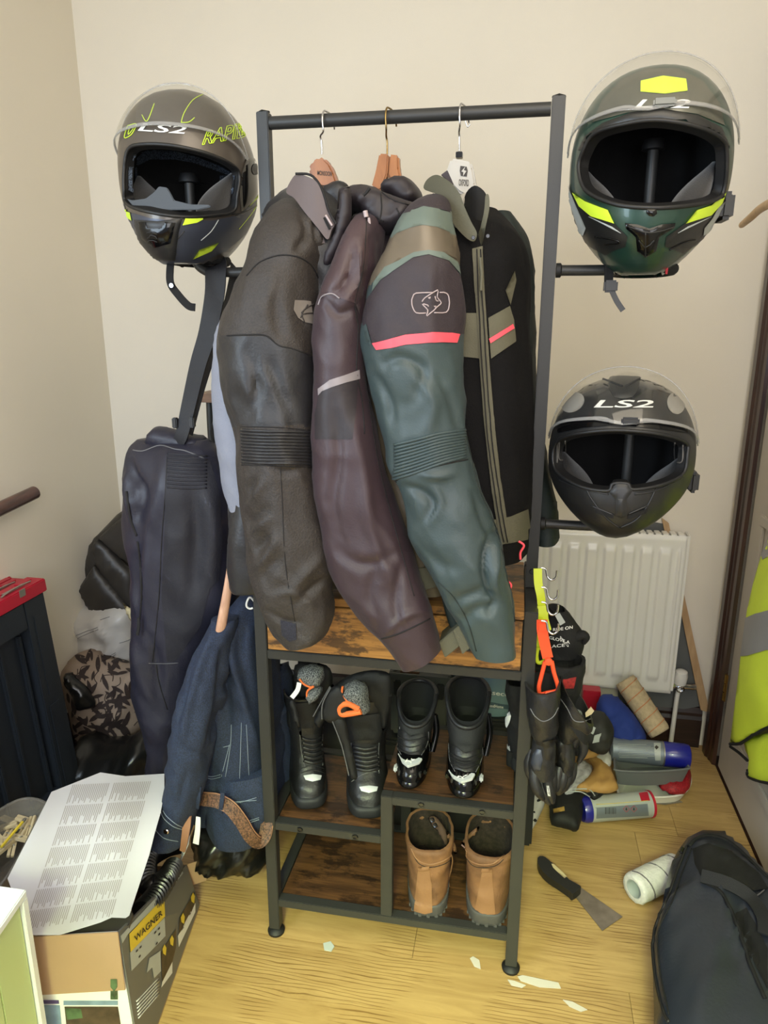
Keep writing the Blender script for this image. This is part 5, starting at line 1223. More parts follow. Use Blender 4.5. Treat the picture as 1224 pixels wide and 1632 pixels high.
st = thing('storage_crate', 'black crate carrying the paint tub behind the rack', 'crate')
box('body', (cx_-.10, .40, .001), (cx_+.13, .64, pa.z-.021), mat('black_crate', (28, 29, 30), .6, var=.05), st, .006)
box('rim', (cx_-.106, .394, pa.z-.05), (cx_+.136, .646, pa.z-.036), mat('black_crate', (28, 29, 30), .6), st, .002)
# dark fabric holdall behind the tall boots
hb_ = thing('holdall', 'black fabric holdall on the floor behind the tall boots', 'bag')
crumple('body', [(430, 1110), (520, 1090), (598, 1100), (604, 1180), (600, 1290), (520, 1300), (440, 1290)], .47, .12, M_bootd, hb_, (.02, 8, 5, 1), 12)
# ------------------------------------------------------------ left side: trousers, braces, jeans
M_trou = mat('navy_charcoal_cloth', (34, 34, 48), .48, var=.1, vs=5, bump=.25, bs=300)
M_trou2 = mat('charcoal_twill', (24, 24, 34), .6, var=.08, bump=.3, weave=1.)
M_web = mat('black_webbing', (28, 29, 34), .6, var=.05, bump=.4, bs=700)
M_denim = mat('dark_denim', (24, 31, 48), .8, var=.35, vs=420, bump=.5, bs=700, rgb2=(38, 51, 78), vdet=2)
M_stitch = mat('pale_stitching', (126, 138, 152), .7, var=0)
M_belt = mat('tooled_brown_leather', (52, 36, 28), .6, var=.3, vs=260, bump=1., bs=260, rgb2=(120, 84, 62))
M_beltE = mat('belt_edge_leather', (150, 108, 82), .6, var=.05)
tr = thing('motorcycle_trousers', 'long navy-charcoal motorcycle trousers hanging by braces from the left arm', 'trousers')
tl = loft('leg', [(700, 222, 330, YU+.01, .03), (716, 207, 345, YU, .055), (760, 203, 360, YU-.01, .075), (820, 206, 372, YU-.01, .08), (880, 212, 374, YU-.01, .08), (950, 217, 374, YU-.01, .078), (1000, 218, 350, YU-.01, .075), (1050, 214, 325, YU-.005, .07), (1100, 212, 312, YU, .065), (1140, 226, 302, YU, .06), (1175, 236, 290, YU, .05), (1232, 238, 282, YU, .045)],
          M_trou, tr, wr=(.008, 7, 21, .35), cap1='hollow', inner=M_in)
c10 = lambda pts: cv(90, 660, 3.4, pts)
folds(tl, [(c10([(400, 260), (420, 340), (470, 420), (440, 560)]), 9, -.010), (c10([(390, 300), (385, 420), (410, 600)]), 6, .008), (c10([(600, 220), (560, 420), (500, 700), (480, 1000), (500, 1250)]), 12, .009), (c10([(470, 700), (440, 900), (450, 1100)]), 9, -.008),
    (c10([(470, 1100), (530, 1300), (560, 1500)]), 10, -.007), (c10([(420, 1250), (450, 1400), (520, 1560)]), 10, .007), (c10([(800, 420), (850, 600), (840, 900)]), 16, .008), (c10([(740, 450), (760, 700), (730, 1000)]), 16, -.008)])
bt = bvh(tl)
patch('front_panel', bt, c10([(600, 215), (700, 225), (830, 250), (880, 420), (900, 700), (880, 900), (830, 950), (780, 1150), (640, 1340), (600, 1340), (570, 1000), (585, 700), (590, 420)]), M_trou2, tl, .0012, 7)
for i in range(10): seam('knee_rib', bt, c10([(600, 215+i*20), (700, 222+i*20), (815, 228+i*19)]), M_trou2, tl, .0026, .0008, 5)
seam('side_seam', bt, c10([(600, 230), (590, 420), (570, 700), (555, 1000), (520, 1340)]), M_seam, tl, .0012)
seam('knee_seam', bt, c10([(500, 1350), (580, 1352), (660, 1348)]), M_pip, tl, .0008); seam('side_seam', bt, c10([(540, 1360), (555, 1450), (600, 1600)]), M_seam, tl, .0012)
seam('zip', bt, c10([(440, 690), (455, 800), (462, 1000), (450, 1120), (440, 1180)]), M_seam, tl, .0026)
seam('zip', bt, c10([(380, 420), (400, 560), (436, 660)]), M_seam, tl, .0030)
ribbon('zip_pull', [P(221, 985, .05), P(221, 1000, .048), P(219, 1012, .05)], .006, .003, M_seam, tr)
seam('waist_piping', bt, c10([(415, 195), (470, 200), (560, 170), (640, 190), (700, 200), (800, 240)]), M_pip, tl, .0016)
crumple('waistband', c10([(495, 120), (520, 80), (560, 65), (640, 80), (700, 95), (800, 125), (815, 150), (820, 230), (760, 235), (680, 205), (600, 200), (500, 165)]), YU+.01, .035, M_trou, tr, (.004, 14, 2, 1), 7)
crumple('second_leg', [(330, 760), (372, 800), (376, 930), (345, 1010), (320, 1080), (300, 1000)], YU+.09, .03, M_trou2, tr, (.006, 10, 3, .5), 9)
ARMY = YU
ribbon('brace_strap', [P(347, 424, ARMY+.004), P(344, 430, ARMY-.014), P(342, 470, ARMY-.016), P(331, 530, ARMY-.018), P(316, 580, ARMY-.02), P(302, 640, ARMY-.02), P(290, 692, ARMY-.03), P(280, 712, ARMY-.02)], (.050, .026), .003, M_web, tr, face=(-.1, -1, .1))
ribbon('brace_strap', [P(374, 426, ARMY+.01), P(376, 440, ARMY+.02), P(362, 500, ARMY+.01), P(340, 548, ARMY+.006), P(322, 600, ARMY), P(308, 650, ARMY-.006), P(298, 690, ARMY-.01)], .036, .003, M_web, tr, face=(-.5, -1, .1))
ribbon('brace_strap', [P(358, 500, ARMY+.02), P(348, 560, ARMY+.04), P(347, 620, ARMY+.05), P(346, 690, ARMY+.05)], .022, .003, M_web, tr, face=(-.2, -1, 0))
for (a, b) in ((279, 673), (306, 672)): box('brace_buckle', P(a-5, b+10, ARMY-.035), P(a+6, b-8, ARMY-.022), M_dkplast, tr, .002)
# stand with wooden top, half hidden
sd = thing('side_stand', 'small wooden-topped stand on a bent black tube, half hidden behind the leftmost jacket', 'stand')
q = P(316, 640, .42); q2 = P(372, 622, .42)
obox('top', (q.x, .40, q.z), (q2.x-q.x+.04, 0, 0), (0, .09, 0), (0, 0, .022), wood('brown_board_edge', (96, 66, 44), (132, 96, 66), 2, 20, 20), sd, .002)
tube('leg', [P(334, 641, .43), P(337, 700, .43), P(344, 760, .43), P(356, 796, .43), P(376, 810, .43), P(392, 800, .43), P(400, 700, .43)], .009, M_blk, sd, 14)
l_ = P(344, 760, .43)
tube('leg', [P(356, 796, .43), (P(350, 900, .43).x, .44, .4), (P(350, 900, .43).x+.01, .45, .002)], .009, M_blk, sd, 14)
tube('leg', [P(396, 640, .46), (P(396, 640, .46).x, .47, .5), (P(396, 640, .46).x, .48, .002)], .009, M_blk, sd, 14, 3)
bk_ = thing('black_bag', 'black cloth bag hanging under the small wooden-topped stand', 'bag')
crumple('body', [(342, 660), (356, 650), (380, 645), (392, 720), (392, 820), (385, 900), (370, 800), (352, 740), (338, 700)], .36, .03, M_in, bk_, (.006, 12, 8, 1), 8)
# wooden hanger end with denim on it
gh = thing('coat_hanger', 'pale pink-brown wooden hanger end poking out over the denim on the left', 'hanger')
tube('arm', [P(372, 868, .02), P(368, 905, .0), P(361, 950, -.01), P(353, 995, -.02), P(347, 1028, -.025)], [.007, .0085, .0095, .0105, .009], wood('pink_beech', (168, 124, 98), (206, 164, 138), 10, 10, 1.5, rough=.35, coat=.3), gh, 16, 6, flat=.7)
tube('arm', [P(372, 868, .02), P(380, 845, .06), P(388, 835, .12)], .007, MATS['pink_beech'], gh, 14, 5)
dj = thing('denim_jacket', 'dark blue denim jacket with stitched buttoned cuff hanging left of the rack', 'jacket')
ds = loft('sleeve', [(985, 338, 375, .01, .02), (1010, 325, 370, .0, .04), (1060, 306, 362, -.01, .055), (1110, 291, 352, -.02, .06), (1160, 280, 345, -.025, .062), (1210, 272, 334, -.03, .06), (1260, 267, 320, -.035, .055), (262, 1290, 306, 1300, -.04, .05), (250, 1315, 296, 1332, -.04, .046), (245, 1326, 286, 1343, -.04, .044)], M_denim, dj, wr=(.008, 9, 31, .4), cap1='hollow', inner=M_in)
folds(ds, [([(340, 1010), (320, 1060), (300, 1130), (290, 1180)], 8, .008), ([(355, 1040), (350, 1120), (330, 1200)], 9, -.010), ([(285, 1180), (300, 1200), (330, 1205)], 8, -.006), ([(300, 1080), (292, 1120), (282, 1150)], 5, -.006), ([(300, 1230), (290, 1260), (285, 1290)], 8, -.005)])
bd_ = bvh(ds)
c11 = lambda pts: cv(200, 900, 3.139, pts)
for dx in (0, 4): seam('cuff_stitch', bd_, [(256+dx, 1293-dx*.3), (262+dx, 1305-dx), (276+dx, 1317-dx), (290, 1322-dx)], M_stitch, ds, .0008)
seam('edge_stitch', bd_, [(247, 1322), (262, 1336), (284, 1341)], M_stitch, ds, .0007)
lathe('button', [(0, .003), (.005, .003), (.0065, .0015), (.0065, 0)], M_chrome, ds, axis_M(P(265, 1325, -.092), (-.1, -1, .1)), 16)
db = loft('body', [(948, 388, 418, .09, .03), (985, 362, 424, .09, .07), (1030, 352, 430, .10, .09), (1090, 338, 436, .11, .10), (1160, 325, 441, .11, .11), (1230, 316, 443, .11, .11), (1275, 314, 442, .11, .10)], M_denim, dj, n=72, wr=(.010, 9, 37, .3), cap1='hollow', inner=M_in)
folds(db, [(c11([(500, 320), (540, 480), (600, 700), (650, 900)]), 8, .012), (c11([(490, 400), (490, 600), (520, 850)]), 10, -.012), (c11([(440, 430), (460, 600), (420, 800)]), 9, .008), (c11([(600, 300), (570, 450), (640, 800)]), 10, -.008)])
bdb = bvh(db)
for ln in ([(395, 1060), (430, 1072), (475, 1062)], [(385, 1050), (430, 1060), (475, 1050)], [(580, 790), (575, 950), (572, 1105), (600, 1100), (640, 1082)], [(605, 800), (612, 950), (618, 1070)], [(530, 800), (525, 900), (500, 1060)], [(520, 900), (505, 960), (480, 1060)], [(480, 915), (520, 905)]): seam('stitching', bdb, c11(ln), M_stitch, db, .0007)
jn = thing('jeans', 'dark blue jeans hanging upside down with the belt still in the loops', 'jeans')
jb = loft('waist', [(1225, 338, 436, .04, .045), (1255, 332, 438, .04, .055), (1290, 330, 436, .04, .06), (1318, 336, 428, .04, .055), (1332, 345, 420, .04, .05)], M_denim, jn, n=72, wr=(.005, 12, 41, .4), cap1='hollow', inner=M_in)
bj = bvh(jb)
for ln in ([(465, 1145), (500, 1175), (560, 1190), (655, 1165)], [(480, 1160), (520, 1185), (655, 1178)], [(540, 1260), (600, 1282), (668, 1265)], [(550, 1272), (600, 1292), (668, 1275)], [(370, 1110), (400, 1130), (430, 1140)]): seam('stitching', bj, c11(ln), M_stitch, jb, .0008)
crumple('leg', [(440, 1060), (462, 1080), (470, 1150), (476, 1230), (470, 1275), (440, 1280), (430, 1150)], .19, .05, M_denim, jn, (.008, 9, 4, .4), 8)
bx_ = P(446, 1080, .19)
be = thing('belt', 'brown tooled leather belt curling out of the upside-down jeans', 'belt')
bp_ = [P(310, 1270, -.01), P(322, 1274, -.03), P(345, 1277, -.045), P(366, 1288, -.05), P(384, 1310, -.05), P(398, 1333, -.045), P(411, 1343, -.03), P(421, 1334, -.015), P(425, 1312, .0), P(421, 1300, .02)]
ribbon('strap', bp_, .026, .004, M_belt, be, face=(.1, -1, .5))
ribbon('strap_back', [p+V((0, .0032, 0)) for p in bp_], .028, .002, M_beltE, be, face=(.1, -1, .5))
for (a, b) in ((353, 1281), (316, 1272)): ribbon('belt_loop', [P(a+2, b-18, -.056), P(a, b, -.058), P(a-2, b+16, -.050)], .009, .003, M_denim, jn)
lh = thing('leather_tab', 'small tan leather tongue hanging beside the denim cuff', 'tab')
ribbon('tongue', [P(298, 1300, -.06), P(297, 1318, -.065), P(294, 1340, -.065), P(291, 1356, -.06)], (.020, .012), .004, M_beltE, lh)
lw = thing('clothing_tag', 'white swing tag beside the tan leather tongue', 'tag')
ribbon('tag', [P(316, 1302, -.05), P(315, 1322, -.05), P(312, 1345, -.05)], (.010, .014), .001, M_wht, lw)
hk = thing('side_hook', 'small white plastic hook on the left side of the bench', 'hook')
tube('hook', [(-.002, .02, .815), P(399, 952, .01)+V((0, 0, 0)), P(394, 958, .008), P(393, 966, .008), P(398, 970, .01), P(403, 969, .012)], .0022, M_wht, hk, 8)

# ------------------------------------------------------------ corner pile
M_bin = mat('black_bin_liner', (20, 20, 20), .28, var=.1, bump=.6, bs=30)
M_sheet = mat('black_waterproof_cloth', (46, 42, 38), .45, var=.06, bump=.2, bs=60)
M_wbag = mat('white_polythene', (184, 180, 174), .35, var=.04, vs=8, bump=.3, bs=40)
M_leafc = mat('beige_fabric', (142, 124, 108), .8, var=.05, bump=.4, weave=1.)
M_leafp = mat('dark_brown_print', (44, 32, 28), .8, var=.1)
bg1 = thing('black_cover', 'folded black waterproof cover leaning in the left corner above the white bag', 'cover')
crumple('cover', [(215, 800), (212, 880), (216, 975), (170, 985), (148, 984), (132, 955), (123, 938), (130, 905), (148, 862), (156, 852)], .80, .05, M_sheet, bg1, (.010, 9, 3, .8), 7, curve=2)
crumple('fold', [(150, 860), (170, 868), (200, 900), (216, 920), (216, 975), (180, 940), (152, 900)], .735, .02, M_sheet, bg1, (.006, 16, 5, .8), 6, curve=2)
crumple('fold', [(124, 940), (150, 900), (190, 945), (214, 975), (170, 984), (148, 984), (133, 957)], .72, .02, M_sheet, bg1, (.005, 12, 6, .8), 6, curve=1)
crumple('fold', [(155, 858), (215, 806), (216, 905), (190, 888)], .735, .02, M_sheet, bg1, (.004, 10, 7, .8), 6, curve=1)
bg2 = thing('carrier_bag', 'white polythene bag with small grey print, below the black folded cover', 'plastic bag')
wb = crumple('bag', [(112, 1010), (118, 985), (126, 965), (160, 960), (215, 962), (222, 1000), (225, 1040), (215, 1060), (190, 1071), (160, 1062), (130, 1040), (115, 1028)], .74, .075, M_wbag, bg2, (.018, 12, 4, .8), 6)
bwb = bvh(wb)
for ln in ([(122, 1013), (138, 1006), (156, 1000)], [(124, 1017), (140, 1010), (157, 1003)], [(156, 1055), (170, 1048), (184, 1040)], [(154, 1058), (170, 1051), (184, 1043)], [(190, 1025), (205, 1020), (218, 1010)], [(160, 988), (175, 983)]): seam('print', bwb, ln, M_pip, wb, .0008, .001)
crumple('yellow_slip', [(195, 960), (214, 975), (216, 1000), (205, 985)], .66, .004, mat('pale_yellow_card', (206, 192, 150), .7), bg2, (.002, 20, 1, 1), 5, curve=0)
bg3 = thing('patterned_bag', 'beige fabric bag printed with dark brown leaves in the left corner pile', 'bag')
lb = crumple('bag', [(103, 1070), (115, 1048), (135, 1038), (160, 1048), (200, 1060), (228, 1058), (235, 1090), (240, 1140), (225, 1165), (190, 1185), (150, 1195), (128, 1170), (116, 1120)], .62, .09, M_leafc, bg3, (.016, 9, 14, .8), 6)
blb = bvh(lb); AV = []; AF = []
random.seed(11)
for k in range(150):
    cx, cy = random.uniform(108, 236), random.uniform(1044, 1188); an = random.uniform(0, 6.28); L_ = random.uniform(8, 14); w_ = L_*.27; n0 = len(AV); pts = []
    for t_ in (-1, -.6, -.2, .2, .6, 1):
        wd_ = w_*(1-t_*t_)**.8
        for s__ in (-1, 1): pts.append(cast(blb, cx+L_*t_*math.cos(an)-s__*wd_*math.sin(an), cy+L_*t_*math.sin(an)+s__*wd_*math.cos(an), .0022))
    if any(p is None for p in pts) or max((pts[i]-pts[i+2]).length for i in range(10)) > .03: continue
    AV += pts; AF += [(n0+2*i, n0+2*i+1, n0+2*i+3, n0+2*i+2) for i in range(5)]
mk('leaf_print', AV, AF, M_leafp, lb)
for k in range(14):
    cx, cy = random.uniform(120, 215), random.uniform(1060, 1165); an = random.uniform(0, 6.28); seam('stem_print', blb, [(cx, cy), (cx+10*math.cos(an), cy+10*math.sin(an)), (cx+20*math.cos(an+.6), cy+20*math.sin(an+.6))], M_leafp, lb, .0012, .0015)
crumple('dark_cover', [(103, 1075), (118, 1080), (140, 1100), (152, 1125), (130, 1130), (118, 1110)], .52, .02, M_bin, bg3, (.012, 20, 4, 1), 5)
bg4 = thing('bin_bag', 'shiny black bin liner at the bottom of the left corner pile', 'plastic bag')
crumple('bag', [(128, 1175), (160, 1185), (200, 1180), (232, 1160), (262, 1180), (280, 1240), (270, 1300), (200, 1310), (140, 1290), (120, 1230)], .46, .11, M_bin, bg4, (.028, 16, 6, .9), 6)
bg5 = thing('bin_bag', 'black bin liner on the floor under the jeans by the left foot of the rack', 'plastic bag')
crumple('bag', [(318, 1300), (350, 1310), (420, 1310), (426, 1350), (424, 1378), (380, 1382), (330, 1376), (310, 1340)], .12, .06, M_bin, bg5, (.02, 16, 8, .9), 6)
# folded black plastic trestles with red tops
M_tre = mat('black_trestle_plastic', (30, 36, 44), .5, var=.06, bump=.2, bs=200)
M_red = mat('red_plastic', (176, 24, 48), .4, var=.04)
M_zinc = mat('zinc_steel', (170, 168, 160), .35, .9, var=.05)
def trestle(label, xb, y1, Ln, h, th=.045):
    """stands along the left wall, long side in depth; xb: near face at the floor, leaning to the wall"""
    root = thing('folding_trestle', label, 'trestle', None)
    def pt(x, y, z): return V((x-z*.075, y, z))
    def prism(name, x, y, z0, z1, sx, sy, m, par=root, bev=.003):
        vs = [pt(x, y, z0), pt(x+sx, y, z0), pt(x+sx, y+sy, z0), pt(x, y+sy, z0), pt(x, y, z1), pt(x+sx, y, z1), pt(x+sx, y+sy, z1), pt(x, y+sy, z1)]
        bm = bmesh.new(); bv_ = [bm.verts.new(v) for v in vs]
        for f in ((0, 1, 2, 3), (4, 5, 6, 7), (0, 1, 5, 4), (1, 2, 6, 5), (2, 3, 7, 6), (3, 0, 4, 7)): bm.faces.new([bv_[i] for i in f])
        bmesh.ops.recalc_face_normals(bm, faces=bm.faces); bmesh.ops.bevel(bm, geom=list(bm.edges), offset=bev, segments=2, affect='EDGES', clamp_overlap=True); return bmo(name, bm, m, par)
    x = xb-th; y0 = y1-Ln
    prism('leg', x, y1-.085, .001, h, th, .085, M_tre); prism('leg', x, y0, .001, h, th, .085, M_tre)
    prism('crosspiece', x, y0+.085, h-.075, h, th, Ln-.17, M_tre); prism('crosspiece', x, y0+.085, .03, .09, th, Ln-.17, M_tre)
    prism('web_panel', x+.008, y0+.085, .05, h-.05, .010, Ln-.17, M_tre)
    for k in range(6): prism('rib', x+.016, y0+.10+k*(Ln-.21)/5, .06, h-.09, .014, .012, M_tre)
    prism('leg_channel', x+th-.001, y1-.070, .04, h*.52, .004, .045, M_tre); prism('leg_channel', x+th-.001, y1-.060, h*.56, h-.05, .003, .030, M_tre)
    tp = prism('top_beam', x-.006, y0-.01, h, h+.036, th+.012, Ln+.02, M_red); z = h+.036
    for k in range(6): obox('top_recess', pt(x+.006, y1-.06-k*.09, z), (.018, 0, 0), (0, .05, 0), (0, 0, .003), M_red, tp, .001)
    for k in range(3):
        yy = y1-.03-k*.16; tube('clamp_wire', [pt(x+th-.01, yy, z+.004), pt(x+th-.012, yy-.06, z+.006), pt(x+th-.006, yy-.12, z+.004)], .0024, M_zinc, root, 8)
        obox('clamp_plate', pt(x+th+.005, yy-.07, z-.016), (.003, 0, 0), (0, .022, 0), (0, 0, .02), M_zinc, root, .0006)
        obox('clamp_plate', pt(x+th-.022, yy-.1, z+.0008), (.012, 0, 0), (0, .08, 0), (0, 0, .003), M_zinc, root, .0006)
trestle('folded black plastic trestle with red top, nearest the box by the left wall', -.712, .375, .60, .650)
trestle('folded black plastic trestle with red top, middle of the stack along the left wall', -.770, .385, .60, .640)
trestle('folded black plastic trestle with red top, against the left wall behind the other two', -.834, .395, .60, .640, .003)
# ------------------------------------------------------------ cardboard box and leaflet
M_card = mat('brown_cardboard', (160, 130, 100), .8, var=.04, bump=.2, bs=60)
M_cgrey = mat('printed_grey', (104, 104, 102), .45, var=.03)
M_yel = mat('printed_yellow', (226, 198, 62), .45, var=.02)
BH = .32
A = Q(190, 1485, BH); B = Q(298, 1378, .125); Cc = Q(38, 1493, BH); Dd = B+(Cc-A)*.95
Ab = V((A.x+.015, A.y, .001)); Bb = V((B.x+.02, B.y+.01, .001)); Cb = V((Cc.x, Cc.y, .001)); Db = V((Dd.x, Dd.y+.01, .001))
cb = thing('cardboard_box', 'open grey and yellow printed paint sprayer box with brown flaps, bottom left', 'box')
tk = .004
def panel(name, a, b, bb, ab, m, inward):
    vs = [a, b, bb, ab]+[q+inward*tk for q in (a, b, bb, ab)]; bm = bmesh.new(); w_ = [bm.verts.new(q) for q in vs]
    for f in ((0, 1, 2), (0, 2, 3), (7, 6, 5, 4), (0, 4, 5, 1), (1, 5, 6, 2), (2, 6, 7, 3), (3, 7, 4, 0)): bm.faces.new([w_[i] for i in f])
    bmesh.ops.triangulate(bm, faces=bm.faces)
    return bmo(name, bm, m, cb, False)
e1 = (B-A).normalized(); e2 = (Cc-A).normalized()
fs_ = panel('side', A, B, Bb, Ab, M_cgrey, e2); ff_ = panel('side', A+e2*tk, Cc, Cb, Ab+e2*tk, M_wht, e1); panel('side', Cc, Dd, Db, Cb, M_card, -e2); panel('side', B, Dd, Db, Bb, M_card, -e1)
panel('bottom', Ab, Bb, Db, Cb, M_card, V((0, 0, 1)))
fl_ = obox('flap', A+V((0, 0, .002))-e1*.003, Cc-A, (.004, -.004, -.125), -e1*.003, M_card, cb, .0008)
obox('flap', B+(e1*.002), (e1*.035+V((.035, .0, .01))), (V((-.025, .03, -.0))*.2)+V((.0, .0, -.07)), V((.002, .002, 0)), M_card, cb, .0008)
obox('flap', B+(e1*.004)+V((-.02, 0, 0)), V((.022, .006, .05)), e2*.0+V((-.004, .03, .03)), V((.002, 0, 0)), M_wht, cb, .0008)
bs_ = bvh(fs_); bf_ = bvh(ff_, fl_)
c5x = lambda pts: cv(0, 1180, 3.4, pts)
yl = patch('yellow_label', bs_, c5x([(693, 1050), (883, 850), (888, 955), (700, 1148)]), M_yel, fs_, .0026, 8, smooth=False)
text_px('lettering', 'WAGNER', bs_, [q for q in c5x([(716, 1062), (868, 916), (872, 948), (722, 1095)])], M_print, fs_, .0038)
patch('white_label', bs_, c5x([(700, 1150), (888, 960), (893, 1060), (708, 1250)]), M_lgrey, fs_, .0016, 8, smooth=False)
for (a, b) in ((730, 1140), (750, 1120), (745, 1170), (830, 1040), (850, 1020), (852, 1050), (838, 1100)): patch('icon', bs_, c5x([(a, b), (a+10, b-10), (a+10, b), (a, b+10)]), M_print, fs_, .0026, 6, smooth=False)
patch('print_strip', bs_, c5x([(650, 1060), (850, 845), (960, 735), (985, 700), (990, 720), (880, 860), (690, 1050), (660, 1100)]), M_lgrey, fs_, .0012, 8, smooth=False)
M_ph = mat('printed_photo_brown', (70, 56, 44), .5, var=.4, vs=40); M_pg = mat('printed_photo_green', (70, 92, 62), .5, var=.4, vs=50); M_pb = mat('printed_photo_blue', (118, 140, 160), .5, var=.2, vs=30)
ph_ = []
for pl, mm in (([(870, 1150), (950, 1020), (950, 1120), (930, 1200), (875, 1310)], M_ph), ([(970, 960), (1050, 820), (1055, 880), (1000, 1010), (965, 1050)], M_ph), ([(875, 1310), (930, 1200), (930, 1260), (870, 1340)], M_wht), ([(960, 1060), (1055, 880), (1055, 930), (965, 1120)], M_wht)):
    patch('photo_print', bs_, c5x(pl), mm, fs_, .0016, 8, smooth=False)
for (a, b) in ((885, 1130), (925, 1080), (985, 960), (1040, 850)): patch('yellow_spot', bs_, c5x([(a-12, b), (a, b-25), (a+10, b-5), (a+6, b+35), (a-8, b+25)]), M_yel, fs_, .0028, 6, smooth=False)
patch('house_mark', bs_, c5x([(805, 1180), (865, 1140), (868, 1250), (830, 1290), (820, 1230), (790, 1260)]), M_lgrey, fs_, .0018, 8, smooth=False)
for k in range(6): seam('print_line', bs_, c5x([(738+k*2, 1415+k*18), (860, 1285+k*18)]), M_wht, fs_, .0010, .0008)
for pl, mm in (([(200, 1405), (320, 1405), (322, 1425), (204, 1425)], mat('printed_violet', (84, 70, 110), .5)), ([(206, 1430), (325, 1432), (335, 1536), (215, 1536)], M_pb), ([(350, 1440), (640, 1440), (655, 1536), (360, 1536)], M_ph), ([(345, 1408), (640, 1408), (640, 1432), (345, 1432)], M_pb), ([(600, 1290), (635, 1290), (640, 1400), (600, 1400)], M_pg), ([(355, 1445), (440, 1450), (450, 1500), (365, 1510)], M_pg)):
    patch('photo_print', bf_, c5x(pl), mm, ff_, .0010 if mm is not M_pg else .0016, 12, smooth=False)
# contents
ho = thing('ribbed_hose', 'coiled black ribbed hose inside the open cardboard box', 'hose')
hp_ = [Q(286, 1345, .13), Q(262, 1352, .15), Q(236, 1372, .17), Q(238, 1410, .20), Q(262, 1402, .18), Q(276, 1382, .15), Q(250, 1425, .20), Q(226, 1452, .22)]
tube('hose', hp_, .020, M_bin, ho, 14, 8)
hc = cr(hp_, 16)
for i in range(1, len(hc)-1, 2):
    d_ = (hc[i+1]-hc[i-1]).normalized(); lathe('hose_rib', [(.0195, -.0018), (.0235, 0), (.0195, .0018)], M_bin, ho, axis_M(hc[i], d_), 14)
ty = thing('paint_tray', 'dark grey plastic tray lying under the leaflet in the box', 'tray')
sheet('tray', [(60, 1490), (110, 1484), (180, 1456), (205, 1446), (212, 1456), (206, 1474), (186, 1486), (120, 1492)], lambda a, b: Q(a, b, .300), mat('dark_grey_tray', (66, 62, 60), .45), ty, .008)
lf = thing('instruction_leaflet', 'large white sheet of small printed text lying over the cardboard box', 'paper sheet')
M_paper = mat('white_paper', (190, 188, 192), .7, var=.01)
def lz(a, b): return Q(a, b, .328+.012*math.sin((b-1232)/38.)+.05*(1490-b)/258.+.006*math.sin(a/22.))
sh_ = sheet('sheet', [(160, 1231), (200, 1237), (262, 1233), (262, 1262), (256, 1295), (246, 1330), (238, 1362), (222, 1410), (206, 1459), (200, 1463), (178, 1462), (160, 1470), (95, 1490), (45, 1490), (12, 1400), (48, 1330), (82, 1262)], lz, M_paper, lf, .0006, 8)
AV = []; AF = []
def uv(u, v):   # u across, v down
    tl, tr_, br_2, bl = V((112, 1246)), V((252, 1240)), V((188, 1462)), V((30, 1486)); p = (tl+(tr_-tl)*u).lerp(bl+(br_2-bl)*u, v); return p
for r_ in range(7):
    for c_ in range(2):
        u0 = .04+c_*.47; u1 = u0+.43; v0 = .02+r_*.14; v1 = v0+.128; nl = 20
        for k in range(nl):
            random.seed(r_*100+c_*50+k); a0 = u0+(u1-u0)*k/nl; vv1 = v1-(v1-v0)*random.uniform(0, .45)*(k % 3 != 0)
            w_ = (u1-u0)/nl*.42; n0 = len(AV)
            for j in range(5):
                v_2 = v0+(vv1-v0)*j/4
                for du in (0, w_):
                    p = uv(a0+du, v_2); q = lz(p.x, p.y); AV.append(q+(CAM-q).normalized()*.0009)
            AF += [(n0+2*j, n0+2*j+1, n0+2*j+3, n0+2*j+2) for j in range(4)]
mk('printed_text', AV, AF, mat('grey_ink', (150, 144, 142), .8, var=0), sh_)
# ------------------------------------------------------------ plastic tubs at the left edge
M_tubc = clear_mat('smoky_plastic', (.80, .78, .74), milky=.28, milk=(.45, .42, .38))
def tub(label, corners, z1, z0, m):
    root = thing('storage_tub', label, 'tub'); top = [Q(a, b, z1) for a, b in corners]; c = sum(top, V())/len(top)
    top = cr([p for p in top], 6, True); bot = [c+(p-c)*.86+V((0, 0, z0-z1)) for p in top]; n = len(top); ctr = c+V((0, 0, z0-z1))
    vs = top+bot+[ctr]+[p+(c-p).normalized()*.003 for p in top]+[p+(c+V((0, 0, z0-z1))-p).normalized()*.003+V((0, 0, .003)) for p in bot]+[ctr+V((0, 0, .003))]
    fs = []
    for i in range(n):
        j = (i+1) % n; fs += [(i, j, n+j, n+i), (n+i, n+j, 2*n), (2*n+1+j, 2*n+1+i, 3*n+1+i, 3*n+1+j), (3*n+1+j, 3*n+1+i, 4*n+1), (j, i, 2*n+1+i, 2*n+1+j)]
    b_ = mk('body', vs, fs, m, root, True, 40); tube('rim', top[::2], .004, m, b_, 8, 3, closed=True)
    return root, c
t1, tc1 = tub('smoky plastic tub of clothes pegs at the left edge behind the leaflet', [(-40, 1330), (28, 1276), (72, 1280), (62, 1302), (15, 1392), (-40, 1440)], .20, .06, M_tubc)
t2, tc2 = tub('translucent tub with odds and ends by the left wall, beside the trestles', [(-20, 1250), (10, 1240), (40, 1236), (44, 1262), (20, 1276), (-20, 1285)], .10, .002, M_tubc)
M_peg = mat('beech_peg', (206, 188, 152), .7, var=.1); M_pegp = mat('purple_peg', (96, 62, 130), .5)
random.seed(5)
peg0 = None
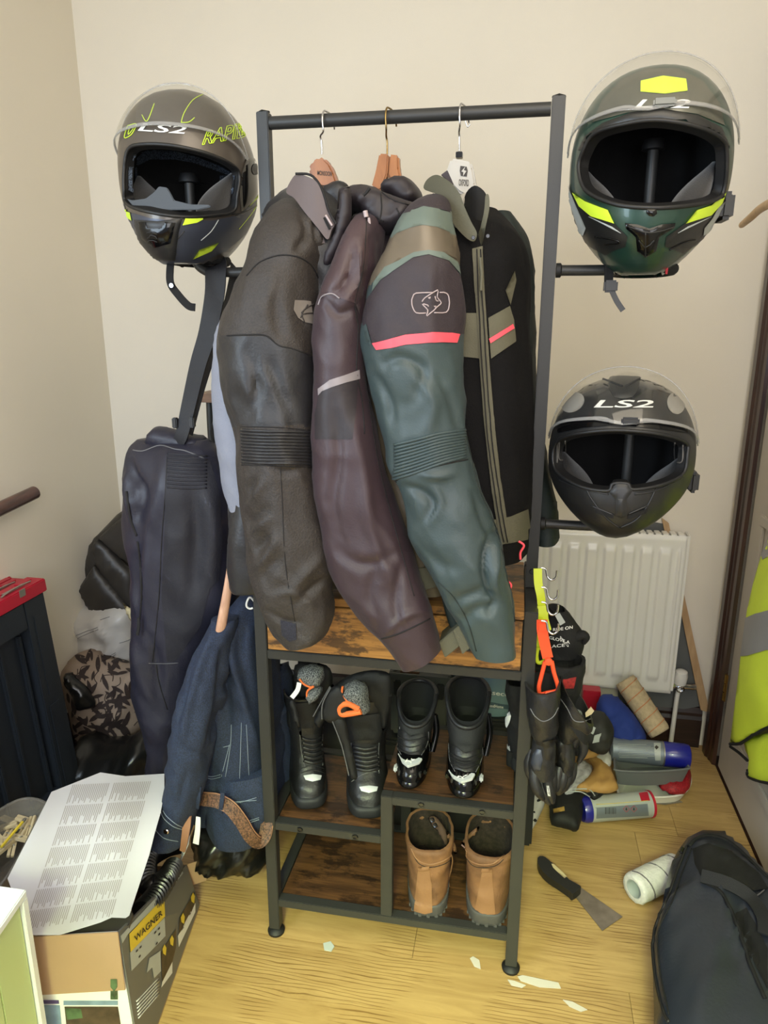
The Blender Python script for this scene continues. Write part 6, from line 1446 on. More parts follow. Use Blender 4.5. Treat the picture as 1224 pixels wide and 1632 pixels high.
for k in range(12):
    cx, cy = [(12, 1330), (30, 1316), (44, 1308), (20, 1348), (6, 1352), (38, 1322), (26, 1334), (8, 1318), (48, 1318), (2, 1340), (18, 1308), (34, 1336)][k]
    c_ = Q(cx, cy, .14+.008*(k % 3)); an = random.uniform(0, 3.1)
    if peg0 is None:
        peg0 = thing('clothes_peg', 'small wooden clothes peg lying in the smoky tub', 'peg', 'clothes pegs in the tub'); ROOTS.remove(peg0)
        for s__ in (-1, 1): obox('half', (-.03, s__*.0045-.0035, -.004), (.06, 0, 0), (0, .007, 0), (0, 0, .008), M_peg, peg0, .001)
        tube('spring', [(-.004, -.008, 0), (.0, .0, .005), (.004, .008, 0)], .0015, M_zinc, peg0, 6); o = peg0
    else:
        o = peg0.copy(); C.objects.link(o)
        for ch in list(peg0.children): c2_ = ch.copy(); C.objects.link(c2_); c2_.parent = o
    o.location = c_; o.rotation_euler = (random.uniform(-.3, .3), random.uniform(-.3, .3), an)
pc = thing('pencil', 'yellow pencil lying across the pegs in the smoky tub', 'pencil')
tube('shaft', [Q(2, 1350, .165), Q(36, 1310, .175)], .0038, M_yel, pc, 6, 0); lathe('ferrule', [(.004, 0), (.0042, .008), (.003, .012), (0, .012)], M_zinc, pc, axis_M(Q(36, 1310, .175), Q(36, 1310, .175)-Q(2, 1350, .165)), 10)
pp = thing('paper_scrap', 'crumpled pale paper scrap in the translucent tub by the left wall', 'paper'); crumple('paper', [(2, 1252), (14, 1244), (28, 1246), (34, 1256), (20, 1266), (6, 1264)], 0, .02, M_paper, pp, (.008, 30, 3, 1), 5, mp=lambda a, b: Q(a, b, .06), td=(0, 0, 1))
pe = thing('pen', 'orange-brown pen in the translucent tub by the left wall', 'pen'); tube('barrel', [Q(8, 1250, .075), Q(34, 1240, .10)], .004, M_orange, pe, 8, 0)
# ------------------------------------------------------------ white and green unit, bottom left
M_ugr = mat('pale_green_panel', (186, 204, 142), .45, var=.01); M_uw = mat('white_unit', (224, 230, 228), .4, var=.01)
un = thing('drawer_unit', 'white-framed pale green drawer unit cut off at the bottom left corner', 'drawer unit')
ZE = .46
E = Q(42, 1417, ZE); ea = (Q(0, 1478, ZE)-E).normalized(); eb = (Q(0, 1411, ZE)-E).normalized()
obox('top', E, ea*.34, eb*.30, (0, 0, -.014), M_uw, un, .002)
obox('frame', E+V((0, 0, -.014)), ea*.014, eb*.30, (0, 0, -ZE+.016), M_uw, un, .001)
obox('frame', E+ea*.326+V((0, 0, -.014)), ea*.014, eb*.30, (0, 0, -ZE+.016), M_uw, un, .001)
obox('base', E+ea*.014+V((0, 0, -ZE+.03)), ea*.312, eb*.30, (0, 0, -.028), M_uw, un, .001)
for k in range(4): obox('green_panel', E+ea*(.016+k*.078)+eb*.006+V((0, 0, -.016)), ea*.0765, eb*.28, (0, 0, -ZE+.048), M_ugr, un, .0012)
# ------------------------------------------------------------ hooks, clips and gloves on the right side of the rack
M_glv = mat('black_glove_leather', (32, 32, 34), .4, var=.15, vs=25, bump=.4, bs=220)
M_glm = mat('black_glove_textile', (14, 14, 15), .8, var=.1, bump=.4, weave=1.)
M_nyel = mat('fluorescent_yellow_clip', (206, 220, 50), .4, var=.02)
M_norg = mat('fluorescent_orange_clip', (255, 92, 54), .35, var=.02)
M_redm = mat('red_mesh', (150, 36, 34), .7, var=.3, vs=200)
XS = W+.004
hr_ = thing('hook_strip', 'row of chrome hooks on the right side of the rack bench', 'hook rail')
sp_ = P(862, 930, .10); box('strip', (W+.0005, .06, .775), (W+.005, .16, .80), M_blk, hr_, .001)
for k, (px, py) in enumerate(((873, 915), (874, 946), (874, 970), (874, 1000), (862, 1046))):
    q = PX(px-2, py, W+.014); x, y_, z = q.x, q.y, q.z
    tube('hook', [(W+.003, y_, z+.012), (W+.012, y_, z+.010), (W+.016, y_-.002, z-.004), (W+.024, y_-.004, z-.010), (W+.032, y_-.004, z-.004), (W+.033, y_-.004, z+.010)], .0020, M_chrome, hr_, 8)
def glove_clip(label, pts_strap, ringc, m, Y):
    root = thing('glove_clip', label, 'clip')
    ribbon('strap', [P(a, b, Y) for a, b in pts_strap], .020, .004, m, root)
    (cx, cy, rx, ry) = ringc
    tube('ring', [P(cx+rx*a, cy+ry*b, Y-.002) for a, b in ((-.35, -1), (-.7, -.2), (-1, .55), (-.85, 1), (0, .92), (.9, .8), (1, .5), (.6, -.3), (.35, -1))], .0042, m, root, 10, 5)
    lathe('pivot', [(0, .005), (.007, .004), (.008, 0)], m, root, axis_M(P(cx, cy-ry, Y-.003), (0, -1, 0)), 16)
    return root
oc = glove_clip('bright orange glove clip hanging from the lowest chrome hook', [(864, 988), (864, 1002), (866, 1015), (870, 1035), (873, 1048)], (874, 1080, 15, 26), M_norg, .0)
box('buckle', P(857, 1006, -.006), P(873, 990, .004), M_norg, oc, .002)
ribbon('hook_tail', [P(867, 1104, -.004), P(871, 1110, -.006), P(872, 1120, -.006)], .006, .004, M_norg, oc)
yc_ = thing('glove_clip', 'fluorescent yellow glove clip with strap on the upper chrome hooks', 'clip')
ribbon('strap', [P(857, 906, .06), P(858, 930, .055), P(862, 950, .05), P(864, 970, .05)], .016, .004, M_nyel, yc_)
ribbon('strap', [P(863, 965, .045), P(866, 985, .04), P(874, 1005, .035)], (.026, .012), .004, M_nyel, yc_)
yd = thing('glove_clip', 'fluorescent yellow glove clip behind the orange one', 'clip')
ribbon('strap', [P(861, 985, .03), P(860, 1010, .03), P(858, 1035, .028)], .012, .004, M_nyel, yd)
tube('ring', [P(a, b, .026) for a, b in ((858, 1030), (855, 1045), (858, 1056), (868, 1052), (872, 1036), (871, 1022))], .004, M_nyel, yd, 10, 5)
def glove(label, cuff, palm, fingers, m_c=M_glv, m_p=M_glv, fr=.0115, thumb=None):
    root = thing('motorcycle_glove', label, 'glove')
    cu_ = loft('cuff', cuff, m_c, root, n=48, wr=(.003, 20, cuff[0][1], 1), cap0='hollow', inner=M_in, depth=.05, lip=.88, cap1='flat')
    pa_ = loft('palm', palm, m_p, root, n=44, wr=(.003, 24, palm[0][1], 1))
    for f in fingers:
        pts = [P(a, b, y_) for a, b, y_ in f]; n_ = len(pts)
        tube('finger', pts, [fr*(1-.28*i/(n_-1)) for i in range(n_-1)]+[fr*.35], m_p, root, 14, 5)
    if thumb: tube('thumb', [P(a, b, y_) for a, b, y_ in thumb], [fr*1.1, fr, fr*.8, fr*.35], m_p, root, 14, 5)
    return root, bvh(cu_, pa_), cu_, pa_
g, bg_, cg, pg = glove('black leather motorcycle glove hanging palm-out next to the right post, nearest the camera', [(1088, 838, 892, -.005, .045), (1120, 840, 890, -.01, .045), (1160, 846, 888, -.01, .034), (1178, 852, 882, -.01, .026)],
    [(1172, 852, 883, -.01, .024), (1190, 848, 884, -.01, .026), (1215, 843, 883, -.01, .026), (1235, 846, 882, -.01, .022)],
    [[(853, 1225, -.02), (852, 1245, -.03), (858, 1262, -.035), (866, 1274, -.03)], [(862, 1228, -.005), (863, 1250, -.015), (870, 1270, -.02), (876, 1281, -.02)], [(871, 1226, -.01), (873, 1250, -.02), (878, 1268, -.02), (881, 1280, -.02)], [(878, 1222, .01), (880, 1240, .0), (880, 1258, .0), (878, 1268, .0)]],
    thumb=[(850, 1195, .01), (844, 1215, .0), (844, 1232, -.005), (848, 1244, -.01)])
c13 = lambda pts: cv(780, 1080, 6.12, pts)
patch('knuckle_guard', bg_, c13([(470, 690), (430, 740), (415, 830), (440, 900), (500, 900), (520, 800), (510, 700)]), M_h3b, pg, .003, 4, puff=.004)
patch('wrist_guard', bg_, c13([(520, 620), (635, 590), (635, 700), (600, 800), (545, 790)]), M_boot, pg, .003, 4, puff=.003)
seam('piping', bg_, c13([(400, 300), (450, 380), (530, 425), (620, 380), (670, 290)]), M_pip, cg, .0012)
text_px('lettering', 'MUGEN', bvh(*[c for c in g.children if c.name.startswith('finger')]), c13([(556, 1050), (580, 1050), (596, 1155), (572, 1155)]), M_wht, g, .001)
g, bg_, cg, pg = glove('black leather motorcycle glove with wide open cuff, right of the nearest hanging glove', [(895, 1082, 945, 1150, .03, .050), (893, 1105, 942, 1158, .03, .048), (889, 1140, 930, 1166, .03, .036), (888, 1172, 912, 1178, .03, .024)],
    [(1172, 886, 910, .03, .022), (1195, 886, 914, .03, .026), (1215, 888, 916, .03, .024), (1230, 889, 912, .03, .020)],
    [[(892, 1222, .02), (888, 1240, .01), (886, 1254, .005), (886, 1262, .0)], [(899, 1226, .02), (896, 1245, .01), (892, 1258, .01), (889, 1266, .01)], [(906, 1222, .03), (904, 1240, .02), (899, 1254, .02), (894, 1262, .02)], [(911, 1215, .04), (911, 1232, .03), (907, 1244, .03), (902, 1252, .03)]],
    thumb=[(912, 1185, .04), (924, 1170, .04), (930, 1195, .035), (922, 1215, .03)])
patch('wrist_guard', bg_, c13([(665, 640), (690, 625), (735, 640), (750, 720), (730, 800), (690, 800), (670, 720)]), M_boot, pg, .003, 4, puff=.003)
seam('piping', bg_, c13([(690, 200), (760, 300), (820, 410), (900, 430), (1000, 400)]), M_pip, cg, .0012)
wl = thing('size_label', 'cream label inside the wide open glove cuff', 'label'); plate('label', [P(*q, .045) for q in c13([(935, 345), (990, 285), (1022, 325), (995, 360), (940, 388)])], .001, M_peg, wl, 0)
g, bg_, cg, pg = glove('black glove with red mesh cuff panel hanging behind the orange clip', [(848, 1045, 932, 1052, .09, .045), (848, 1070, 930, 1075, .09, .045), (852, 1105, 922, 1108, .09, .034), (858, 1135, 915, 1138, .09, .026)],
    [(1130, 856, 912, .09, .026), (1170, 852, 915, .09, .026), (1205, 856, 912, .09, .022)],
    [[(862, 1195, .08), (860, 1215, .07), (862, 1232, .07), (866, 1240, .07)], [(880, 1200, .09), (880, 1222, .08), (882, 1238, .08), (884, 1248, .08)], [(895, 1200, .09), (896, 1220, .08), (897, 1235, .08), (898, 1244, .08)], [(908, 1192, .09), (908, 1210, .08), (907, 1222, .08), (906, 1232, .08)]], M_glm, M_glm)
patch('red_panel', bg_, [(880, 1080), (900, 1082), (918, 1078), (914, 1096), (890, 1097)], M_redm, cg, .002, 4)
seam('red_piping', bg_, [(850, 1062), (856, 1080), (868, 1098)], mat('red_cord', (170, 40, 40), .6), cg, .0022)
g, bg_, cg, pg = glove('black textile glove with rows of white lettering, topmost in the hanging bunch', [(875, 966, 900, 972, .14, .022), (872, 985, 918, 992, .14, .030), (868, 1015, 930, 1015, .14, .034), (866, 1040, 925, 1042, .14, .034)],
    [(1030, 864, 922, .14, .030), (1060, 862, 918, .14, .028), (1090, 866, 912, .14, .022)],
    [[(872, 1085, .14), (871, 1105, .14), (872, 1122, .14), (874, 1130, .14)], [(885, 1088, .14), (885, 1108, .14), (886, 1125, .14), (887, 1134, .14)], [(900, 1088, .14), (901, 1108, .14), (901, 1122, .14), (901, 1130, .14)], [(914, 1018, .12), (926, 1012, .12), (933, 1016, .12), (930, 1026, .12)]], M_glm, M_glm)
for k, (a, b, cc, dd_) in enumerate(((882, 1004, 912, 1000), (876, 1016, 908, 1024), (874, 1031, 900, 1028), (893, 1016, 906, 1030))): text_px('lettering', ['RIDE ON', 'GLOVE A', 'RACE', 'PRO'][k], bg_, [(a, b-3), (cc, dd_-3), (cc, dd_+2), (a, b+2)], M_wht, cg, .0015)
plate('care_label', [P(884, 980, .10), P(892, 977, .10), (P(901, 992, .10)), P(893, 997, .10)], .001, M_lgrey, g, 0)
g, bg_, cg, pg = glove('black glove with white knuckle patches behind the right post, seen from inside the rack', [(1085, 806, 850, .17, .03), (1110, 808, 850, .17, .03), (1130, 814, 850, .17, .026)],
    [(1125, 812, 850, .17, .026), (1160, 810, 850, .17, .026), (1190, 812, 850, .17, .024), (1215, 816, 850, .17, .02)],
    [[(822, 1205, .16), (822, 1225, .15), (826, 1240, .15), (830, 1246, .15)], [(833, 1208, .16), (835, 1228, .15), (838, 1244, .15), (841, 1250, .15)], [(844, 1205, .16), (847, 1225, .15), (848, 1238, .15), (849, 1244, .15)], [(816, 1195, .16), (814, 1210, .16), (814, 1220, .16), (815, 1226, .16)]], M_glm, M_glm)
patch('white_guard', bg_, c13([(150, 400), (205, 325), (218, 370), (205, 440), (180, 490), (155, 460)]), M_wht, pg, .003, 3, puff=.003)
patch('white_guard', bg_, c13([(160, 670), (185, 640), (200, 700), (195, 770), (170, 740)]), M_wht, pg, .003, 3, puff=.002)
text_px('lettering', 'MUGEN', bg_, c13([(190, 655), (215, 655), (212, 818), (188, 812)]), M_wht, pg, .0045)

# ------------------------------------------------------------ pile on the floor by the radiator
M_blue = mat('royal_blue_cloth', (30, 52, 128), .8, var=.15, bump=.4)
M_cap = mat('blue_plastic_cap', (24, 30, 132), .3, var=.02, coat=.3)
M_can = mat('silver_printed_can', (120, 128, 136), .4, .35, var=.04)
M_canw = mat('white_printed_can', (172, 176, 172), .4, .1, var=.03)
M_tray = mat('grey_roller_tray', (104, 106, 106), .5, var=.03)
M_rnet = mat('red_mesh_plastic', (176, 30, 40), .5, var=.4, vs=260, rgb2=(120, 14, 26), bump=1., bs=300)
M_fluff = mat('cream_roller_pile', (186, 166, 134), .95, var=.1, vs=80, bump=1., bs=220)
M_fluffw = mat('white_roller_pile', (214, 212, 206), .95, var=.08, vs=80, bump=1., bs=220)
M_ostr = mat('orange_stripe', (190, 128, 86), .9, var=.05); M_gstr = mat('grey_stripe', (96, 92, 94), .9, var=.05)
def roller(label, a, b, r, m, ms, turns, hole=.55, seed=1):
    root = thing('paint_roller_sleeve', label, 'paint roller'); a, b = V(a), V(b); L_ = (b-a).length; d = (b-a).normalized()
    M = axis_M(a, d); vs = []; fs = []; nr, nc = 40, 40
    prof = [(r*hole, .0), (r*.9, -.001), (r, .006)]+[(r, L_*t/12) for t in range(1, 12)]+[(r, L_-.006), (r*.9, L_+.001), (r*hole, L_)]
    prof = [(p[0], p[1]) for p in prof]
    for q, (rr, z) in enumerate(prof):
        for k in range(nc):
            an = 2*math.pi*k/nc; v = M @ V((rr*math.cos(an), rr*math.sin(an), z)); v += (v-(a+d*z)).normalized()*.0022*noise.noise(v*160+V((seed, 0, 0))) if rr > r*.8 else V(); vs.append(v)
    for q in range(len(prof)-1):
        for k in range(nc): fs.append((q*nc+k, q*nc+(k+1) % nc, (q+1)*nc+(k+1) % nc, (q+1)*nc+k))
    mk('pile', vs, fs, m, root)
    lathe('core', [(r*hole, 0), (r*hole*.92, 0), (r*hole*.92, L_), (r*hole, L_)], M_lgrey, root, M, 28)
    N = int(turns*18); tube('stripe', [M @ V(((r+.0004)*math.cos(2*math.pi*turns*i/N+1), (r+.0004)*math.sin(2*math.pi*turns*i/N+1), .012+(L_-.024)*i/N)) for i in range(N+1)], .0016, ms, root, 6, 0)
    return root
roller('long cream paint roller sleeve with orange stripes leaning on the radiator', P(996, 1084, .885), P(1052, 1168, .80), .034, M_fluff, M_ostr, 4.5)
bc = thing('blue_cloth', 'royal blue cloth bundled behind the long roller sleeve', 'cloth')
cl_ = crumple('cloth', [(950, 1128), (960, 1112), (980, 1114), (1000, 1128), (1018, 1150), (1030, 1178), (1000, 1182), (975, 1175), (955, 1150)], .80, .05, M_blue, bc, (.014, 16, 3, 1), 5)
folds(cl_, [([(955, 1130), (972, 1128), (990, 1145), (1010, 1170)], 4, .012), ([(952, 1145), (970, 1142), (985, 1155), (1000, 1176)], 4, -.012)])
def can(label, a, b, r, body, bands, cap):
    root = thing('spray_can', label, 'spray can'); a, b = V(a), V(b); L_ = (b-a).length; M = axis_M(a, b-a)
    return root, M, L_
ca, cbb = P(972, 1197, .74), P(1100, 1201, .74)
ca.z = cbb.z = (ca.z+cbb.z)/2; r_ = .036
root, M, L_ = can('silver spray can with blue cap lying on the grey tray', ca, cbb, r_, None, None, None)
cn = lathe('body', [(0, 0), (r_*.8, 0), (r_, .004), (r_, L_*.66)], M_can, root, M, 40)
lathe('seam_ring', [(r_, L_*.65), (r_*1.03, L_*.655), (r_*1.03, L_*.665), (r_, L_*.67)], M_zinc, root, M, 40)
lathe('cap', [(r_*.99, L_*.665), (r_*1.01, L_*.67), (r_*1.0, L_*.93), (r_*.93, L_*.985), (r_*.7, L_), (0, L_)], M_cap, root, M, 40)
bcn = bvh(cn)
for k in range(9): seam('print_line', bcn, [(985+k % 3, 1186+k*2.6), (1030+(k*7) % 18, 1187+k*2.6)], M_lgrey, cn, .0006, .0006)
patch('label_panel', bcn, [(1042, 1184), (1053, 1184), (1053, 1212), (1044, 1212)], M_canw, cn, .0006, 4)
patch('icon', bcn, [(1046, 1188), (1050, 1191), (1046, 1195), (1043, 1191)], M_print, cn, .0012, 3)
# grey tray
gt = thing('roller_tray', 'grey plastic roller tray under the silver spray can', 'tray')
def dish(root, name, corners_t, zt, zb, shrink, m, th=.003):
    top = cr([Q(a, b, zt) for a, b in corners_t], 5, True); c = sum(top, V())/len(top); n = len(top); dz = V((0, 0, zb-zt))
    bot = [c+(p-c)*shrink+dz for p in top]; vs = top+bot+[c+dz]+[p+(c-p).normalized()*th for p in top]+[p+(c+dz-p).normalized()*th+V((0, 0, th)) for p in bot]+[c+dz+V((0, 0, th))]; fs = []
    for i in range(n):
        j = (i+1) % n; fs += [(i, j, n+j, n+i), (n+i, n+j, 2*n), (2*n+1+j, 2*n+1+i, 3*n+1+i, 3*n+1+j), (3*n+1+j, 3*n+1+i, 4*n+1), (j, i, 2*n+1+i, 2*n+1+j)]
    o = mk(name, vs, fs, m, root, True, 40); tube('rim', top[::2], .0035, m, o, 8, 3, closed=True); return o
dish(gt, 'tray', [(980, 1222), (990, 1200), (1080, 1200), (1096, 1220), (1092, 1226), (1030, 1230), (985, 1228)], .105, .055, .86, M_tray)
wt = thing('roller_tray', 'white shallow tray with red mesh under the grey roller tray', 'tray')
dish(wt, 'tray', [(985, 1262), (1000, 1232), (1080, 1226), (1099, 1236), (1098, 1254), (1080, 1268), (1030, 1270)], .030, .004, .88, M_wpl)
rn = thing('mesh_scrubber', 'red mesh net poking out beneath the grey tray', 'mesh net')
crumple('mesh', [(1050, 1250), (1078, 1236), (1090, 1222), (1101, 1230), (1099, 1256), (1080, 1264), (1060, 1260)], 0, .014, M_rnet, rn, (.006, 40, 3, 1), 5, mp=lambda a, b: Q(a, b, .045), td=(0, 0, 1))
ca, cbb = Q(932, 1290, .038), Q(1038, 1281, .038)
root, M, L_ = can('white and silver spray can with red rim lying on the floor', ca, cbb, r_, None, None, None); r_ = .036
cn = lathe('body', [(r_, L_*.06), (r_, L_*.965)], M_canw, root, M, 40)
lathe('cap', [(0, -.012), (r_*.9, -.010), (r_*1.0, 0), (r_*1.0, L_*.06)], M_cap, root, M, 40)
lathe('rim', [(r_, L_*.955), (r_*1.04, L_*.96), (r_*1.04, L_*.99), (r_*.9, L_), (r_*.8, L_*.985), (0, L_*.975)], M_red, root, M, 40)
bcn = bvh(cn)
patch('silver_band', bcn, [(938, 1288), (1032, 1281), (1034, 1300), (940, 1305)], M_can, cn, .0006, 5)
patch('red_label', bcn, [(1018, 1264), (1032, 1262), (1036, 1276), (1022, 1277)], M_red, cn, .0008, 4)
seam('gold_line', bcn, [(938, 1283), (985, 1280), (1033, 1276)], M_yel, cn, .0007, .0008)
for k in range(9): seam('barcode_bar', bcn, [(965+k*2, 1287), (965+k*2, 1297)], M_print, cn, .0006 if k % 3 else .0010, .001, 3)
for cx in (998, 1010):
    for a_, b_2 in (((cx, 1284), (cx+5, 1289)), ((cx+5, 1289), (cx, 1294)), ((cx, 1294), (cx-5, 1289)), ((cx-5, 1289), (cx, 1284))): seam('hazard_diamond', bcn, [a_, b_2], M_red, cn, .0006, .001, 3)
    patch('hazard_icon', bcn, [(cx-1.5, 1290), (cx, 1286), (cx+1.5, 1290), (cx, 1292)], M_print, cn, .001, 2)
tg_ = thing('leather_glove', 'tan leather work glove lying among the cans', 'glove')
M_hide = mat('tan_hide', (176, 134, 76), .7, var=.08, bump=.3)
lo = lambda z: (lambda a, b: Q(a, b, z))
crumple('palm', [(935, 1205), (950, 1205), (968, 1218), (980, 1240), (985, 1258), (965, 1264), (940, 1262), (915, 1258), (935, 1240), (945, 1222)], 0, .022, M_hide, tg_, (.010, 20, 3, 1), 5, mp=lo(.09), td=(0, -.5, .85))
crumple('cuff', [(918, 1200), (930, 1188), (945, 1186), (960, 1188), (955, 1202), (940, 1208), (925, 1210)], 0, .018, M_hide, tg_, (.008, 20, 5, 1), 5, mp=lo(.13), td=(0, -.5, .85))
pw = thing('plastic_wrapper', 'clear and white plastic wrapper beside the tan leather glove', 'wrapper')
crumple('wrapper', [(905, 1245), (915, 1225), (930, 1212), (945, 1225), (940, 1245), (920, 1262), (900, 1266)], 0, .02, mat('crinkled_wrapper', (170, 168, 172), .3, var=.3, vs=40, bump=1., bs=60), pw, (.012, 40, 3, 1), 5, mp=lo(.08), td=(0, -.5, .85))
crumple('wrapper', [(945, 1198), (965, 1190), (974, 1205), (972, 1222), (955, 1215)], 0, .015, M_wbag, pw, (.008, 40, 3, 1), 5, mp=lo(.10), td=(0, -.5, .85))
bs_1 = thing('black_work_trousers', 'black folded work cloth with gold label on the floor', 'cloth')
bcl = crumple('cloth', [(872, 1262), (885, 1250), (925, 1248), (948, 1258), (940, 1275), (930, 1290), (922, 1322), (900, 1318), (878, 1312), (876, 1290)], 0, .035, M_bootd, bs_1, (.008, 12, 3, 1), 5, mp=lo(.045), td=(0, -.4, .9), curve=2)
crumple('fold', [(900, 1256), (925, 1250), (950, 1255), (962, 1264), (948, 1275), (935, 1268), (915, 1262)], 0, .015, M_bootd, bs_1, (.004, 12, 3, 1), 5, mp=lo(.075), td=(0, -.4, .9))
bb1 = bvh(bcl)
patch('gold_label', bb1, [(882, 1290), (899, 1286), (900, 1293), (883, 1297)], mat('gold_label', (168, 134, 70), .5, .3, var=.2, vs=120), bcl, .002, 3)
for ln in ([(905, 1262), (925, 1262), (940, 1270)], [(912, 1258), (938, 1258), (948, 1268)]): tube('piping', [Q(a, b, .098) for a, b in ln], .0016, M_lgrey, bs_1, 6)
wc = thing('patterned_cloth', 'white cloth with black blotches on the floor behind the right post', 'cloth')
pcl = crumple('cloth', [(838, 1238), (848, 1240), (860, 1265), (870, 1275), (860, 1300), (848, 1322), (835, 1316), (828, 1290)], 0, .018, mat('white_cotton', (188, 184, 182), .8, var=.04), wc, (.005, 16, 3, 1), 4, mp=lo(.025), td=(0, -.4, .9), curve=2)
bpc = bvh(pcl); random.seed(3)
for k in range(22):
    cx, cy = random.uniform(836, 864), random.uniform(1246, 1314); rr = random.uniform(1.2, 3.2)
    if inpoly(cx, cy, [(840, 1240), (860, 1265), (866, 1276), (848, 1318), (837, 1312), (832, 1290)]): patch('blotch', bpc, [(cx+rr*math.cos(a)*random.uniform(.5, 1.3), cy+rr*math.sin(a)*random.uniform(.5, 1.3)) for a in (0, 1, 2, 3, 4, 5)], M_in, pcl, .0012, 2)
sn = thing('trainer', 'dark trainer with white splashes behind the hanging gloves', 'shoe')
crumple('shoe', [(925, 1150), (945, 1138), (965, 1140), (978, 1160), (976, 1180), (962, 1196), (940, 1190), (925, 1175)], .66, .05, mat('dark_shoe_mesh', (40, 40, 38), .7, var=.3, vs=30), sn, (.012, 20, 3, 1), 5)
for pl in ([(938, 1155), (950, 1160), (945, 1170), (935, 1165)], [(948, 1172), (958, 1168), (955, 1182), (944, 1184)]): patch('white_patch', bvh(*sn.children[:1]), pl, M_lgrey, sn, .002, 4)
crumple('heel', [(905, 1160), (930, 1150), (935, 1180), (925, 1200), (908, 1195)], .62, .03, M_in, sn, (.008, 20, 3, 1), 5)
rb = thing('red_carton', 'red carton low behind the radiator, above the blue cloth', 'carton')
ra_, rb__ = P(928, 1122, .88), P(958, 1103, .88); box('carton', (ra_.x, .88, .001), (rb__.x, .92, rb__.z), M_red, rb, .002)
pch = thing('plastic_tray_lid', 'clear plastic strip on the floor in front of the white tray', 'plastic strip')
sheet('strip', [(1040, 1272), (1080, 1274), (1088, 1278), (1060, 1282), (1042, 1280)], lo(.004), M_tubc, pch, .002, 6)
# ------------------------------------------------------------ front floor: scraper, small roller, paint chips
sc = thing('filling_knife', 'wide steel filling knife with black handle on the floor', 'scraper')
c14 = lambda pts: cv(780, 1280, 2.757, pts)
plate('blade', [Q(a, b, .0035) for a, b in c14([(366, 396), (402, 370), (586, 498), (496, 560)])], .0016, mat('used_steel', (150, 138, 130), .4, .7, var=.15, vs=30), sc, .0003)
plate('ferrule', [Q(a, b, .008) for a, b in c14([(362, 398), (350, 384), (388, 352), (402, 370)])], .006, M_zinc, sc, .001)
hd_ = sheet('handle', c14([(212, 240), (235, 232), (262, 250), (330, 310), (350, 335), (398, 362), (398, 374), (366, 398), (352, 386), (300, 350), (255, 320), (220, 280)]), lambda a, b: Q(a, b, .024), M_dkplast, sc, .02, 5, 2)
bh_ = bvh(hd_); patch('inlay', bh_, c14([(272, 268), (290, 268), (320, 295), (342, 322), (330, 332), (305, 310), (280, 285)]), M_peg, hd_, .0012, 3)
roller('short white paint roller sleeve with grey stripes on the floor', Q(1010, 1417, .038), Q(1080, 1383, .038), .037, M_fluffw, M_gstr, 2.2, .62, 9)
M_chip = mat('white_paint_flake', (196, 188, 178), .8, var=.02)
for k, (pl, lab) in enumerate((([(825, 1556), (833, 1554), (890, 1566), (894, 1575), (860, 1573), (830, 1563)], 'long white paint flake on the floor, nearest the right foot of the rack'), ([(809, 1561), (820, 1563), (838, 1570), (832, 1574), (815, 1570)], 'small white paint flake left of the long one'), ([(897, 1593), (912, 1596), (936, 1609), (926, 1612), (908, 1604)], 'white paint flake furthest forward on the floor'),
        ([(749, 1527), (754, 1524), (764, 1530), (766, 1544), (756, 1540)], 'torn pale chip on the floor between the front feet of the rack'), ([(515, 1503), (527, 1500), (533, 1508), (528, 1516), (517, 1514)], 'greyish translucent chip on the floor under the bottom rail'))):
    o = thing('paint_flake', lab, 'paint flake'); sheet('flake', pl, lambda a, b: Q(a, b, .0022), M_chip if k != 4 else M_lgrey, o, .0014, 4)
# ------------------------------------------------------------ black gear bag, front right
bgg = thing('gear_bag', 'large black gear bag with zip and open side, lying bottom right', 'bag')
M_bag = mat('black_bag_nylon', (42, 46, 56), .34, var=.1, vs=5, bump=.3, bs=120)
BZZ = .10
outl = [(1046, 1700), (1042, 1600), (1040, 1510), (1046, 1474), (1056, 1440), (1066, 1390), (1078, 1360), (1096, 1338), (1122, 1331), (1160, 1338), (1200, 1372), (1240, 1420), (1300, 1500), (1340, 1640), (1330, 1800), (1200, 1860), (1080, 1800)]
bgm = crumple('body', outl, 0, .075, M_bag, bgg, (.010, 6, 3, 1), 12, mp=lo(BZZ), td=(0, 0, 1), curve=3)
c15 = c14
folds(bgm, [(c15([(870, 200), (960, 190), (1080, 250), (1200, 330)]), 8, .010), (c15([(930, 340), (1020, 380), (1100, 560), (1180, 760)]), 10, .012), (c15([(900, 370), (820, 430), (780, 520)]), 10, .010), (c15([(1060, 420), (1130, 560), (1200, 700)]), 14, -.014), (c15([(760, 500), (780, 700), (800, 900)]), 12, .006)])
bvg = bvh(bgm)
seam('edge_piping', bvg, c15([(870, 190), (830, 290), (780, 430), (735, 520), (718, 600), (730, 760), (760, 900), (790, 965)]), M_dkplast, bgm, .0035, .001)
seam('edge_piping', bvg, c15([(890, 200), (850, 300), (800, 440), (755, 530), (740, 610), (755, 760), (790, 930)]), M_in, bgm, .0016, .001)
seam('zip', bvg, c15([(880, 190), (910, 160), (960, 145), (1030, 160), (1100, 210), (1190, 300), (1222, 330)]), M_in, bgm, .005, .001)
seam('zip', bvg, c15([(930, 345), (1010, 385), (1060, 470), (1110, 600), (1150, 720), (1210, 860)]), M_in, bgm, .004, .001)
patch('opening', bvg, c15([(1075, 490), (1130, 460), (1190, 570), (1222, 640), (1222, 820), (1180, 740), (1130, 640)]), M_in, bgm, .0015, 6)
patch('flap', bvg, c15([(895, 205), (960, 180), (1060, 215), (1180, 310), (1222, 380), (1160, 390), (1060, 350), (935, 335), (905, 270)]), M_bootd, bgm, .004, 6, puff=.006)
ribbon('strap', [cast(bvg, *q, .010) for q in c15([(935, 335), (1040, 370), (1140, 430), (1200, 520), (1220, 600)])], .030, .004, M_web, bgg, face=(0, -.5, 1))
